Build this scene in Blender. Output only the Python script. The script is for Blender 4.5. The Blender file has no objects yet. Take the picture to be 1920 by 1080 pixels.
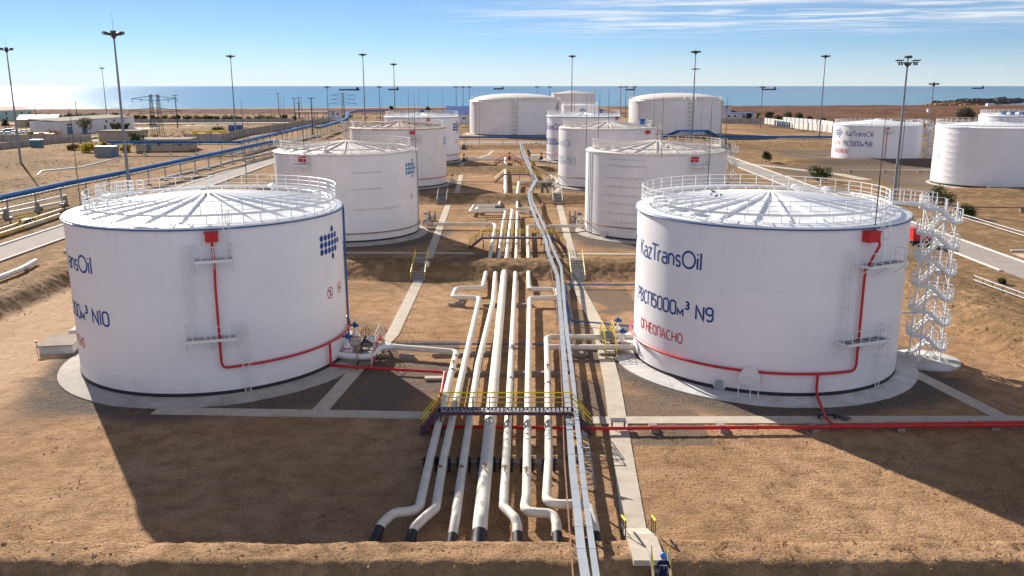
import bpy, bmesh, math, random
from mathutils import Vector, Matrix, noise as mnoise
from math import sin, cos, pi, radians, atan2, sqrt, hypot, tan
random.seed(7)
S = bpy.context.scene
COL = S.collection
# ------------------------------------------------------------------ camera, sky, sun, exposure
CAM_H, PITCH, FPX = 23.957, radians(13.1662), 1620.17
cd = bpy.data.cameras.new('camera'); cam = bpy.data.objects.new('camera', cd); COL.objects.link(cam)
cam.location = (0, 0, CAM_H); cam.rotation_euler = (pi/2 - PITCH, 0, 0)
cd.sensor_width = 36; cd.lens = 36*FPX/1920; cd.clip_start = .5; cd.clip_end = 200000
S.camera = cam
SUN_EL, SUN_AZ = radians(25), atan2(-.53, .85)      # azimuth from +Y towards +X
sdir = Vector((sin(SUN_AZ)*cos(SUN_EL), cos(SUN_AZ)*cos(SUN_EL), sin(SUN_EL)))
ld = bpy.data.lights.new('sun', 'SUN'); ld.energy = 5.0; ld.angle = radians(.55); ld.color = (1, .93, .82)
so = bpy.data.objects.new('sun', ld); COL.objects.link(so); so.rotation_euler = sdir.to_track_quat('Z', 'Y').to_euler()
W = bpy.data.worlds.new('World'); S.world = W; W.use_nodes = True
wt = W.node_tree; wn = wt.nodes; wl = wt.links
bg = wn['Background']; sky = wn.new('ShaderNodeTexSky'); sky.sky_type = 'NISHITA'; sky.sun_disc = False
sky.sun_elevation = SUN_EL; sky.sun_rotation = SUN_AZ; sky.air_density = .6; sky.dust_density = 0; sky.ozone_density = 4.5; sky.altitude = 50
# thin streaks of high cloud: noise over the sky's own direction (a flat layer: x/z, y/z)
tc = wn.new('ShaderNodeTexCoord'); sp = wn.new('ShaderNodeSeparateXYZ'); wl.new(tc.outputs['Generated'], sp.inputs[0])
def wmath(op, a, b=None, clamp=False):
    n = wn.new('ShaderNodeMath'); n.operation = op; n.use_clamp = clamp
    for i, v in enumerate((a, b)):
        if v is None: continue
        if isinstance(v, (int, float)): n.inputs[i].default_value = v
        else: wl.new(v, n.inputs[i])
    return n.outputs[0]
zz = wmath('MAXIMUM', sp.outputs[2], .02)
ux = wmath('DIVIDE', sp.outputs[0], zz); uy = wmath('DIVIDE', sp.outputs[1], zz)
cx = wn.new('ShaderNodeCombineXYZ'); wl.new(wmath('ADD', wmath('MULTIPLY', ux, .42), wmath('MULTIPLY', uy, .20)), cx.inputs[0]); wl.new(wmath('MULTIPLY', uy, .85), cx.inputs[1])
def wnoise(scale, detail, rough, vec):
    n = wn.new('ShaderNodeTexNoise'); n.inputs['Scale'].default_value = scale; n.inputs['Detail'].default_value = detail
    n.inputs['Roughness'].default_value = rough; n.inputs['Distortion'].default_value = .6; wl.new(vec, n.inputs['Vector']); return n.outputs[0]
n1 = wnoise(1.15, 10, .66, cx.outputs[0])
def wramp(v, a, b):
    n = wn.new('ShaderNodeMapRange'); n.interpolation_type = 'SMOOTHSTEP'; n.inputs[1].default_value = a; n.inputs[2].default_value = b; wl.new(v, n.inputs[0]); return n.outputs[0]
right = wramp(wmath('DIVIDE', sp.outputs[0], wmath('MAXIMUM', sp.outputs[1], .05)), -.14, .12)       # the cloud bank lies to the north-east
high = wramp(sp.outputs[2], .044, .072)
cm = wmath('MULTIPLY', wmath('MULTIPLY', wramp(n1, .40, .70), right), high)
cm = wmath('MULTIPLY', cm, .95)
band = wmath('MULTIPLY', wmath('MULTIPLY', wramp(sp.outputs[2], .050, -.004), wmath('ADD', .42, wmath('MULTIPLY', wramp(wnoise(2.2, 4, .5, cx.outputs[0]), .3, .7), .1))), 1.0)
mxc = wn.new('ShaderNodeMix'); mxc.data_type = 'RGBA'; wl.new(cm, mxc.inputs[0]); wl.new(sky.outputs[0], mxc.inputs[6]); mxc.inputs[7].default_value = (9.6, 9.8, 10.2, 1)
bk = wmath('MULTIPLY', wramp(sp.outputs[1], .10, -.45), wmath('MULTIPLY', wramp(sp.outputs[2], .0, .10), wramp(sp.outputs[2], .92, .55)))   # unseen bright cloud added behind the camera as fill for the shaded tank faces
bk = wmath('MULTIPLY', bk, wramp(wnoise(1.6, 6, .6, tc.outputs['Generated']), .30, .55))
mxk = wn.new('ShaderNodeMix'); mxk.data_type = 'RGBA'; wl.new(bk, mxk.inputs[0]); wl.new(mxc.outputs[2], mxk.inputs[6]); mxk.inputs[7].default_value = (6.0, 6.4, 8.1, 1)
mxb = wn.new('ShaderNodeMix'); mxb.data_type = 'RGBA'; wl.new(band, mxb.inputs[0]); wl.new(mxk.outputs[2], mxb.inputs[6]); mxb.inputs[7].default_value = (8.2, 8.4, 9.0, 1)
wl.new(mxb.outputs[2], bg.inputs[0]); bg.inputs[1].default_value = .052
S.view_settings.view_transform = 'Standard'; S.view_settings.look = 'None'; S.view_settings.gamma = 1
S.view_settings.exposure = .94
S.cycles.max_bounces = 6; S.cycles.diffuse_bounces = 3; S.cycles.glossy_bounces = 2; S.cycles.transmission_bounces = 2
S.cycles.sample_clamp_indirect = 4

# ------------------------------------------------------------------ terrain heights and finding points
def lerp(a, b, t): return a + (b-a)*t
def sst(a, b, x):
    t = min(1, max(0, (x-a)/(b-a))); return t*t*(3-2*t)
def yshore(x): return 1320 + (x+700)/1570*330
def z0(y, x=0):
    z = max(0, min(2.2, (y-110)*.0085))
    if y > 560:
        ys = yshore(x); z = lerp(2.2, -9.2, max(0, (y-560)/(ys-560))**1.15)
        if y > ys: z = -9.2 - (y-ys)*.03
    return z
def trap(d, a, b, c, e, h):
    if d <= a or d >= e: return 0
    if d < b: return h*sst(a-.15*(b-a), b, d)*1.0
    if d > c: return h*sst(e+.15*(e-c), c, d) if e < c else h*(1-sst(c, e, d))
    return h
CROSS = [(106.6, 111.2, 112.6, 117.5, 1.6), (173.8, 178.9, 180.6, 185.5, 1.5), (229.5, 237.4, 239.3, 245, 1.4), (311, 318, 320, 326, 1.2)]
def berm(x, y):
    w = .35*mnoise.noise((x*.13, y*.13, 3.1)); b = 0
    if -62 < x < 55:
        e = min(1, (x+62)/4, (55-x)/4)
        for a, bb, c, d, h in CROSS:
            if a-1 < y < d+1: b = max(b, trap(y+w, a, bb, c, d, h)*e)
    if y < 43.5:
        f = lerp(-1.9, 1.12, sst(36.3, 38.6, y+w*.8+.16*mnoise.noise((x*.9, 0, 7))+.1*mnoise.noise((x*2.9, 0, 3)))) if y < 39.5 else trap(y+w*1.1, 33.5, 38.5, 40.3, 41.6, 1.1)
        b = min(b, f) if f < 0 else b
        b = f if f < 0 else max(b, f)
    if 30 < y < 330:
        t = sst(-53.2, -55.9, x+w) if x > -60 else 1
        if x < -50: b = max(b, (1.55*t if x > -58 else lerp(1.55, .50, sst(-58, -62, x))))
        if x > 43:
            t = sst(43.8, 48.6, x+w)
            b = max(b, 2.0*t if x < 51 else lerp(2.0, .9, sst(51, 56, x)))
    elif 330 <= y < 360:
        k = (360-y)/30
        if x < -50: b = max(b, .55*k*sst(-53, -57, x))
        if x > 43: b = max(b, .9*k*sst(44, 49, x))
    if x > 76:
        e = min(1, (x-76)/5)
        for a, bb, c, d, h in ((176, 184, 186, 191, 1.0), (246, 254, 256, 260, 1.1)): b = max(b, .9*(1 if y < 330 else 0)+trap(y, a, bb, c, d, h)*e)
    if 58 < x < 118: b = max(b, .9*(1 if y < 330 else 0)+trap(y, 301, 316, 319, 326, 1.5)*min(1, (x-58)/6, (118-x)/6))
    return b
def gz(x, y): return z0(y, x) + berm(x, y)
_c, _s = cos(PITCH), sin(PITCH)
def ray(px, py):
    u = (px-960)/FPX; v = (540-py)/FPX
    return Vector((u, _c+v*_s, -_s+v*_c))
def at(px, py, Y):                       # point of the view ray at distance Y
    d = ray(px, py); return Vector((0, 0, CAM_H)) + d*(Y/d.y)
def G(px, py, dz=0):                     # point of the view ray dz above level ground
    d = ray(px, py); z = dz
    for _ in range(12):
        p = Vector((0, 0, CAM_H)) + d*((z-CAM_H)/d.z); z = z0(p.y, p.x) + dz
    return p
def GT(px, py, dz=0):                    # the same on the ground with its banks
    d = ray(px, py); t = 30.; o = Vector((0, 0, CAM_H))
    while t < 3000:
        p = o+d*t
        if p.z <= gz(p.x, p.y)+dz: return p
        t += .12 if t < 150 else t*.002
    return p
def on_cyl(tk, px, py, off=0):           # angle and height where the ray meets a tank's shell
    d = ray(px, py); ox, oy = -tk[0], -tk[1]; R = tk[3]+off
    a = d.x**2+d.y**2; b = 2*(ox*d.x+oy*d.y); c = ox*ox+oy*oy-R*R
    q = max(0, b*b-4*a*c); t = (-b-sqrt(q))/(2*a); p = Vector((0, 0, CAM_H))+d*t
    return atan2(p.y-tk[1], p.x-tk[0]), p.z

# ------------------------------------------------------------------ materials
MATS = {}
def mat(name, col, rough=.6, metal=0, var=.12, scale=3., bump=0, bscale=20., col2=None, streak=0, streakcol=(.25, .11, .05), spec=.4, detail=5):
    m = bpy.data.materials.new(name); m.use_nodes = True; MATS[name] = m
    if rough >= .8: spec = min(spec, .05)
    t = m.node_tree; N = t.nodes; L = t.links; P = N['Principled BSDF']
    P.inputs['Roughness'].default_value = rough; P.inputs['Metallic'].default_value = metal; P.inputs['Specular IOR Level'].default_value = spec
    geo = N.new('ShaderNodeNewGeometry')
    tx = N.new('ShaderNodeTexNoise'); tx.inputs['Scale'].default_value = scale; tx.inputs['Detail'].default_value = detail; tx.inputs['Roughness'].default_value = .62
    L.new(geo.outputs['Position'], tx.inputs['Vector'])
    mr = N.new('ShaderNodeMapRange'); mr.inputs[1].default_value = .3; mr.inputs[2].default_value = .7; L.new(tx.outputs[0], mr.inputs[0])
    mx = N.new('ShaderNodeMix'); mx.data_type = 'RGBA'; L.new(mr.outputs[0], mx.inputs[0])
    c2 = col2 or tuple(c*(1-var) for c in col); c1 = col if col2 else tuple(min(1, c*(1+var*.6)) for c in col)
    mx.inputs[6].default_value = (*c2, 1); mx.inputs[7].default_value = (*c1, 1); out = mx.outputs[2]
    if streak:
        mp = N.new('ShaderNodeMapping'); mp.inputs['Scale'].default_value = (1.6, 1.6, .09); L.new(geo.outputs['Position'], mp.inputs[0])
        s = N.new('ShaderNodeTexNoise'); s.inputs['Scale'].default_value = 1.; s.inputs['Detail'].default_value = 6; s.inputs['Roughness'].default_value = .7; L.new(mp.outputs[0], s.inputs['Vector'])
        r = N.new('ShaderNodeMapRange'); r.inputs[1].default_value = .52; r.inputs[2].default_value = .78; r.inputs[4].default_value = streak; L.new(s.outputs[0], r.inputs[0])
        m2 = N.new('ShaderNodeMix'); m2.data_type = 'RGBA'; L.new(r.outputs[0], m2.inputs[0]); L.new(out, m2.inputs[6]); m2.inputs[7].default_value = (*streakcol, 1); out = m2.outputs[2]
    L.new(out, P.inputs['Base Color'])
    if bump:
        b = N.new('ShaderNodeTexNoise'); b.inputs['Scale'].default_value = bscale; b.inputs['Detail'].default_value = 6; L.new(geo.outputs['Position'], b.inputs['Vector'])
        bp = N.new('ShaderNodeBump'); bp.inputs['Strength'].default_value = 1; bp.inputs['Distance'].default_value = bump; L.new(b.outputs[0], bp.inputs['Height']); L.new(bp.outputs[0], P.inputs['Normal'])
    return m
def shell_mat(name, col, streak, scol, dirt=.1, R=11.4):
    m = mat(name, col, .42, 0, dirt, .35, 0, streak=streak, streakcol=scol)
    N = m.node_tree.nodes; L = m.node_tree.links; P = N['Principled BSDF']
    tc = N.new('ShaderNodeTexCoord'); sx = N.new('ShaderNodeSeparateXYZ'); L.new(tc.outputs['Object'], sx.inputs[0])
    a = N.new('ShaderNodeMath'); a.operation = 'ARCTAN2'; L.new(sx.outputs[1], a.inputs[0]); L.new(sx.outputs[0], a.inputs[1])
    k = N.new('ShaderNodeMath'); k.operation = 'MULTIPLY'; k.inputs[1].default_value = R; L.new(a.outputs[0], k.inputs[0])
    cb = N.new('ShaderNodeCombineXYZ'); L.new(k.outputs[0], cb.inputs[0]); L.new(sx.outputs[2], cb.inputs[1])
    br = N.new('ShaderNodeTexBrick'); br.inputs['Scale'].default_value = 1; br.inputs['Mortar Size'].default_value = .03; br.inputs['Mortar Smooth'].default_value = 1
    br.inputs['Brick Width'].default_value = 5.97; br.inputs['Row Height'].default_value = 1.7; L.new(cb.outputs[0], br.inputs['Vector'])
    br.inputs['Color1'].default_value = (1, 1, 1, 1); br.inputs['Color2'].default_value = (.975, .972, .978, 1); br.inputs['Mortar'].default_value = (.925, .92, .92, 1)
    mm = N.new('ShaderNodeMix'); mm.data_type = 'RGBA'; mm.blend_type = 'MULTIPLY'; mm.inputs[0].default_value = 1
    src = P.inputs['Base Color'].links[0].from_socket; L.new(src, mm.inputs[6]); L.new(br.outputs[0], mm.inputs[7])
    dz = N.new('ShaderNodeMapRange'); dz.inputs[1].default_value = 1.9; dz.inputs[2].default_value = .2; L.new(sx.outputs[2], dz.inputs[0])
    dt = N.new('ShaderNodeTexNoise'); dt.inputs['Scale'].default_value = .9; dt.inputs['Detail'].default_value = 7; dt.inputs['Roughness'].default_value = .7; L.new(cb.outputs[0], dt.inputs['Vector'])
    dr = N.new('ShaderNodeMapRange'); dr.inputs[1].default_value = .35; dr.inputs[2].default_value = .75; dr.inputs[4].default_value = .6; L.new(dt.outputs[0], dr.inputs[0])
    dm = N.new('ShaderNodeMath'); dm.operation = 'MULTIPLY'; L.new(dz.outputs[0], dm.inputs[0]); L.new(dr.outputs[0], dm.inputs[1])
    dx = N.new('ShaderNodeMix'); dx.data_type = 'RGBA'; L.new(dm.outputs[0], dx.inputs[0]); L.new(mm.outputs[2], dx.inputs[6]); dx.inputs[7].default_value = (.50, .39, .29, 1)
    # rust and dirt runs below the rim
    rz = N.new('ShaderNodeMapRange'); rz.inputs[1].default_value = 8.5; rz.inputs[2].default_value = 13.6; L.new(sx.outputs[2], rz.inputs[0])
    mpr = N.new('ShaderNodeMapping'); mpr.inputs['Scale'].default_value = (2.6, .10, 1); L.new(cb.outputs[0], mpr.inputs[0])
    rn = N.new('ShaderNodeTexNoise'); rn.inputs['Scale'].default_value = 1; rn.inputs['Detail'].default_value = 5; rn.inputs['Roughness'].default_value = .75; L.new(mpr.outputs[0], rn.inputs['Vector'])
    rr = N.new('ShaderNodeMapRange'); rr.inputs[1].default_value = .55; rr.inputs[2].default_value = .80; rr.inputs[4].default_value = .35+streak*1.2; L.new(rn.outputs[0], rr.inputs[0])
    rm = N.new('ShaderNodeMath'); rm.operation = 'MULTIPLY'; L.new(rz.outputs[0], rm.inputs[0]); L.new(rr.outputs[0], rm.inputs[1])
    rx = N.new('ShaderNodeMix'); rx.data_type = 'RGBA'; L.new(rm.outputs[0], rx.inputs[0]); L.new(dx.outputs[2], rx.inputs[6]); rx.inputs[7].default_value = (*(.55, .47, .40), 1) if streak < .15 else (*(.46, .32, .20), 1)
    L.new(rx.outputs[2], P.inputs['Base Color'])
    dn = N.new('ShaderNodeTexNoise'); dn.inputs['Scale'].default_value = .55; dn.inputs['Detail'].default_value = 2; L.new(cb.outputs[0], dn.inputs['Vector'])
    ad = N.new('ShaderNodeMath'); ad.operation = 'MULTIPLY_ADD'; ad.inputs[1].default_value = .6; L.new(br.outputs[1], ad.inputs[0]); L.new(dn.outputs[0], ad.inputs[2])
    bp = N.new('ShaderNodeBump'); bp.inputs['Strength'].default_value = .35; bp.inputs['Distance'].default_value = .03; L.new(ad.outputs[0], bp.inputs['Height']); L.new(bp.outputs[0], P.inputs['Normal'])
    return m
RUST = (.30, .15, .07)
M = {}
M['shell'] = shell_mat('white tank paint', (.85, .83, .845), .10, (.62, .60, .60), .03)
M['shell_old'] = shell_mat('aged tank paint', (.82, .80, .80), .20, (.62, .52, .43), .06)
M['shell_rust'] = shell_mat('worn tank paint', (.77, .74, .73), .36, (.50, .36, .26), .08)
M['roof'] = mat('white roof paint', (.86, .86, .86), .4, 0, .04, .5)
M['roof_old'] = mat('dusty roof paint', (.70, .64, .58), .6, 0, .10, .4, streak=.15, streakcol=(.4, .3, .2))
M['roof_rust'] = mat('rusty roof plate', (.66, .60, .54), .7, 0, 0, .55, col2=(.30, .15, .09), detail=7)
M['white'] = mat('white painted steel', (.78, .78, .78), .45, 0, .05, 2)
M['white_old'] = mat('weathered white steel', (.66, .62, .57), .6, 0, .16, 1.5, streak=.25, streakcol=RUST)
M['pipe'] = mat('cream pipe paint', (.72, .655, .55), .55, 0, .15, .9, bump=.006, bscale=6, streak=.30, streakcol=(.45, .33, .22))
M['pipe_white'] = mat('white pipe paint', (.78, .77, .74), .45, 0, .06, 1)
M['wrap'] = mat('black bitumen wrap', (.030, .030, .033), .5, 0, .3, 6, bump=.01, bscale=30)
M['wrap_old'] = mat('grey worn wrap', (.14, .13, .13), .7, 0, .4, 5)
M['black'] = mat('black steel', (.025, .025, .028), .5, 0, .2, 3)
M['dark'] = mat('dark grey steel', (.07, .068, .075), .55, 0, .2, 3)
M['red'] = mat('red fire pipe paint', (.56, .018, .022), .38, 0, .08, 1.5)
M['pink'] = mat('faded red paint', (.62, .10, .10), .45, 0, .1, 1.5)
M['rustpipe'] = mat('rust brown paint', (.33, .17, .10), .7, 0, .25, 2)
M['blue'] = mat('blue pipe paint', (.02, .10, .30), .4, 0, .1, 2)
M['bluecover'] = mat('blue sheet cover', (.022, .125, .34), .85, 0, .18, .25, detail=3, spec=.05)
M['yellow'] = mat('yellow rail paint', (.82, .60, .02), .45, 0, .1, 3)
M['purple'] = mat('maroon steel paint', (.10, .045, .07), .5, 0, .2, 2)
M['galv'] = mat('galvanised cover', (.34, .37, .41), .5, .1, .10, 1.2)
M['grey'] = mat('grey pole steel', (.22, .24, .27), .5, .2, .12, .8)
M['concrete'] = mat('pale concrete', (.52, .45, .37), .9, 0, .14, 1.1, bump=.01, bscale=9, streak=0)
M['concrete2'] = mat('grey concrete', (.31, .26, .22), .9, 0, .2, .8, bump=.01, bscale=9)
M['apron'] = mat('tank apron concrete', (.44, .40, .36), .85, 0, .22, .5, bump=.01, bscale=7)
M['apronwhite'] = mat('whitewashed concrete', (.58, .56, .54), .8, 0, .22, .6, bump=.01, bscale=7)
def crack(key, scale=.22, dark=.38, wid=.006):
    m = M[key]; N = m.node_tree.nodes; L = m.node_tree.links; P = N['Principled BSDF']; geo = N.new('ShaderNodeNewGeometry')
    v = N.new('ShaderNodeTexVoronoi'); v.feature = 'DISTANCE_TO_EDGE'; v.inputs['Scale'].default_value = scale
    n = N.new('ShaderNodeTexNoise'); n.inputs['Scale'].default_value = 1.3; n.inputs['Detail'].default_value = 5; L.new(geo.outputs['Position'], n.inputs['Vector'])
    a = N.new('ShaderNodeMix'); a.data_type = 'VECTOR'; a.inputs[0].default_value = .12; L.new(geo.outputs['Position'], a.inputs[4]); L.new(n.outputs[1], a.inputs[5]); L.new(a.outputs[1], v.inputs['Vector'])
    r = N.new('ShaderNodeMapRange'); r.inputs[1].default_value = 0; r.inputs[2].default_value = wid; r.inputs[3].default_value = dark; r.inputs[4].default_value = 0; L.new(v.outputs[0], r.inputs[0])
    s = N.new('ShaderNodeTexNoise'); s.inputs['Scale'].default_value = .45; s.inputs['Detail'].default_value = 7; s.inputs['Roughness'].default_value = .7; L.new(geo.outputs['Position'], s.inputs['Vector'])
    q = N.new('ShaderNodeMapRange'); q.inputs[1].default_value = .5; q.inputs[2].default_value = .72; q.inputs[4].default_value = .5; L.new(s.outputs[0], q.inputs[0])
    src = P.inputs['Base Color'].links[0].from_socket
    for fac, c in ((q.outputs[0], (.36, .27, .19)), (r.outputs[0], (.12, .10, .08))):
        x = N.new('ShaderNodeMix'); x.data_type = 'RGBA'; L.new(fac, x.inputs[0]); L.new(src, x.inputs[6]); x.inputs[7].default_value = (*c, 1); src = x.outputs[2]
    L.new(src, P.inputs['Base Color'])
for k in ('concrete', 'apron', 'apronwhite'): crack(k)
M['asphalt'] = mat('dusty road surface', (.36, .31, .28), .9, 0, .14, .6, bump=.008, bscale=12)
M['kerb'] = mat('white kerb paint', (.68, .66, .62), .8, 0, .12, 1.2)
M['ink'] = mat('blue lettering', (.012, .060, .25), .75, 0, .08, 2)
M['ink_faint'] = mat('faded blue lettering', (.42, .47, .58), .6, 0, .2, .8)
M['ink_mid'] = mat('weathered blue lettering', (.10, .26, .44), .6, 0, .3, .8)
M['inkred'] = mat('red lettering', (.60, .05, .06), .5, 0, .1, 2)
M['inkred_faint'] = mat('faded red lettering', (.62, .30, .28), .6, 0, .1, 2)
M['grate'] = mat('grey grating', (.26, .26, .28), .6, .2, .3, 14)
M['bwhite'] = mat('white render wall', (.70, .69, .70), .85, 0, .10, .5)
M['btan'] = mat('tan render wall', (.46, .38, .28), .9, 0, .12, .5)
M['bgreen'] = mat('mint render wall', (.45, .62, .55), .85, 0, .08, .5)
M['rooftan'] = mat('felt roof', (.27, .22, .18), .9, 0, .15, .4)
M['roofred'] = mat('red roof sheet', (.42, .17, .14), .7, 0, .12, .4)
M['roofblue'] = mat('blue roof sheet', (.10, .17, .42), .5, 0, .12, .3)
M['doorblue'] = mat('grey blue door', (.10, .19, .26), .6, 0, .12, 1)
M['glass'] = mat('dark window glass', (.03, .04, .05), .12, 0, .2, 1, spec=.7)
M['wall'] = mat('concrete fence panel', (.42, .37, .33), .9, 0, .16, .4, bump=.01, bscale=5)
M['orange'] = mat('orange tank paint', (.62, .19, .04), .5, 0, .1, 1)
M['tyre'] = mat('black rubber', (.02, .02, .02), .8, 0, .2, 5)
M['navy'] = mat('navy work cloth', (.016, .022, .075), .85, 0, .25, 8)
M['helmet'] = mat('blue helmet shell', (.02, .19, .62), .3, 0, .05, 3)
M['skin'] = mat('skin', (.42, .26, .19), .6, 0, .06, 8)
M['reflect'] = mat('silver reflective tape', (.75, .76, .78), .3, .2, .05, 4)
M['bark'] = mat('bark', (.11, .08, .06), .9, 0, .25, 5)
M['timber'] = mat('timber pole', (.12, .10, .09), .9, 0, .25, 3)
M['ship'] = mat('dark ship hull', (.05, .06, .09), .6, 0, .15, .05)
M['rock'] = mat('breakwater rock', (.16, .14, .13), .95, 0, .35, .15)
M['rubble'] = mat('ochre stone', (.40, .27, .13), .95, 0, .3, .2)
def leafmat(name, a, b):
    m = mat(name, a, .75, 0, 0, 1.3, col2=b, detail=3, spec=.2); N = m.node_tree.nodes; L = m.node_tree.links; P = N['Principled BSDF']
    tr = N.new('ShaderNodeBsdfTranslucent'); mx = N.new('ShaderNodeMixShader'); mx.inputs[0].default_value = .45; L.new(P.inputs['Base Color'].links[0].from_socket, tr.inputs[0])
    L.new(P.outputs[0], mx.inputs[1]); L.new(tr.outputs[0], mx.inputs[2]); L.new(mx.outputs[0], N['Material Output'].inputs[0]); return m
M['leaf'] = leafmat('dark green leaves', (.075, .095, .035), (.030, .045, .016))
M['leaf_grey'] = leafmat('dusty olive leaves', (.13, .115, .075), (.060, .060, .040))
M['leaf_yellow'] = leafmat('yellowing leaves', (.50, .38, .03), (.22, .20, .03))
M['leaf_ochre'] = leafmat('ochre leaves', (.27, .17, .045), (.13, .10, .03))
M['drygrass'] = leafmat('dry grass blades', (.28, .165, .07), (.15, .09, .04))
M['clod'] = mat('dry soil clods', (.44, .29, .175), .95, 0, .3, 2.5)
M['scrubleaf'] = leafmat('pale scrub leaves', (.30, .215, .12), (.17, .125, .07))
M['moss'] = leafmat('orange ground plants', (.36, .20, .03), (.22, .14, .04))

# ------------------------------------------------------------------ mesh building
class MB:
    def __init__(s): s.v = []; s.f = []
    def add(s, vs, fs):
        o = len(s.v); s.v += [tuple(v) for v in vs]; s.f += [tuple(i+o for i in f) for f in fs]; return s
    def box(s, c, d, rz=0, taper=1):
        x, y, z = [k/2 for k in d]; cr, sr = cos(rz), sin(rz); vs = []
        for sz in (-1, 1):
            k = taper if sz > 0 else 1
            for sx, sy in ((-1, -1), (1, -1), (1, 1), (-1, 1)):
                a, b = sx*x*k, sy*y*k; vs.append((c[0]+a*cr-b*sr, c[1]+a*sr+b*cr, c[2]+sz*z))
        return s.add(vs, [(3, 2, 1, 0), (4, 5, 6, 7), (0, 1, 5, 4), (1, 2, 6, 5), (2, 3, 7, 6), (3, 0, 4, 7)])
    def beam(s, p, q, w, h, up=(0, 0, 1)):      # rectangular bar from p to q, w across, h along 'up'
        p, q = Vector(p), Vector(q); d = (q-p)
        if d.length < 1e-6: return s
        d.normalize(); u = Vector(up)
        if abs(d.dot(u)) > .98: u = Vector((0, 1, 0))
        r = d.cross(u).normalized(); u = r.cross(d); vs = []
        for e in (p, q):
            for a, b in ((-1, -1), (1, -1), (1, 1), (-1, 1)): vs.append(e + r*(a*w/2) + u*(b*h/2))
        return s.add(vs, [(3, 2, 1, 0), (4, 5, 6, 7), (0, 1, 5, 4), (1, 2, 6, 5), (2, 3, 7, 6), (3, 0, 4, 7)])
    def tube(s, pts, r, n=8, closed=False, caps=True):
        P = [Vector(p) for p in pts]; m = len(P); o = len(s.v)
        rr = r if isinstance(r, (list, tuple)) else [r]*m
        prev = None; T = []
        for i in range(m):
            a = P[(i-1) % m] if (closed or i > 0) else P[i]; b = P[(i+1) % m] if (closed or i < m-1) else P[i]
            T.append((b-a).normalized() if (b-a).length > 1e-9 else Vector((0, 0, 1)))
        for i in range(m):
            t = T[i]
            if prev is None:
                u = Vector((0, 0, 1)) if abs(t.z) < .9 else Vector((1, 0, 0)); u = (u - t*u.dot(t)).normalized()
            else:
                u = prev - t*prev.dot(t); u = u.normalized() if u.length > 1e-6 else Vector((1, 0, 0))
            prev = u; w = t.cross(u)
            for k in range(n):
                a = 2*pi*k/n; s.v.append(tuple(P[i] + (u*cos(a)+w*sin(a))*rr[i]))
        for i in range(m if closed else m-1):
            for k in range(n):
                a = o+i*n+k; b = o+i*n+(k+1) % n; j = (i+1) % m; c = o+j*n+(k+1) % n; d = o+j*n+k; s.f.append((a, b, c, d))
        if caps and not closed:
            s.f.append(tuple(o+k for k in range(n-1, -1, -1))); s.f.append(tuple(o+(m-1)*n+k for k in range(n)))
        return s
    def lathe(s, prof, n=32, c=(0, 0, 0), a0=0, a1=2*pi):
        full = abs(a1-a0-2*pi) < 1e-6; o = len(s.v); k = n if full else n+1; m = len(prof)
        for i in range(k):
            a = a0+(a1-a0)*i/n
            for r, z in prof: s.v.append((c[0]+r*cos(a), c[1]+r*sin(a), c[2]+z))
        for i in range(n):
            j = (i+1) % k
            for q in range(m-1): s.f.append((o+i*m+q, o+j*m+q, o+j*m+q+1, o+i*m+q+1))
        return s
    def disc(s, c, r, n=20, nrm=(0, 0, 1), th=0):
        return s.tube([Vector(c), Vector(c)+Vector(nrm)*max(th, .004)], r, n)
    def prism(s, poly, z0_, z1):
        n = len(poly); vs = [(*p[:2], z0_) for p in poly]+[(*p[:2], z1) for p in poly]
        return s.add(vs, [tuple(range(n-1, -1, -1)), tuple(range(n, 2*n))]+[(i, (i+1) % n, n+(i+1) % n, n+i) for i in range(n)])
    def build(s, name, m, parent=None, smooth=False, sharp=35, loc=None):
        me = bpy.data.meshes.new(name)
        vs = s.v
        if loc is not None: vs = [(x-loc[0], y-loc[1], z-loc[2]) for x, y, z in vs]
        me.from_pydata(vs, [], s.f); me.update()
        ml = m if isinstance(m, (list, tuple)) else [m]
        for k in ml: me.materials.append(M[k] if isinstance(k, str) else k)
        if smooth:
            me.polygons.foreach_set('use_smooth', [True]*len(me.polygons))
            if sharp: me.set_sharp_from_angle(angle=radians(sharp))
        o = bpy.data.objects.new(name, me); COL.objects.link(o)
        if loc is not None: o.location = loc
        if parent is not None:
            o.parent = parent
        return o
def rel(o):   # parts are modelled in world space: cancel the parent's place
    return o
def tag(o, label=None, cat=None, group=None, kind=None):
    if label: o['label'] = label
    if cat: o['category'] = cat
    if group: o['group'] = group
    if kind: o['kind'] = kind
    return o
def thing(name, label, cat, loc=(0, 0, 0), rz=0, group=None):
    o = bpy.data.objects.new(name, None); COL.objects.link(o); o.location = loc; o.rotation_euler = (0, 0, rz); o.empty_display_size = .3
    return tag(o, label, cat, group)
def part(mb, name, m, root, smooth=False, sharp=35):     # mesh built in world space, given to a root that may stand anywhere (no rotation)
    par = root; L = Vector((0, 0, 0)); r = root
    while r is not None: L += Vector(r.location); r = r.parent
    o = mb.build(name, m, par, smooth, sharp)
    o.data.transform(Matrix.Translation(-L)); return o
def copy_tree(o, parent=None):
    c = o.copy(); COL.objects.link(c)
    if parent is not None: c.parent = parent
    for ch in [k for k in bpy.data.objects if k.parent == o]: copy_tree(ch, c)
    return c
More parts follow.
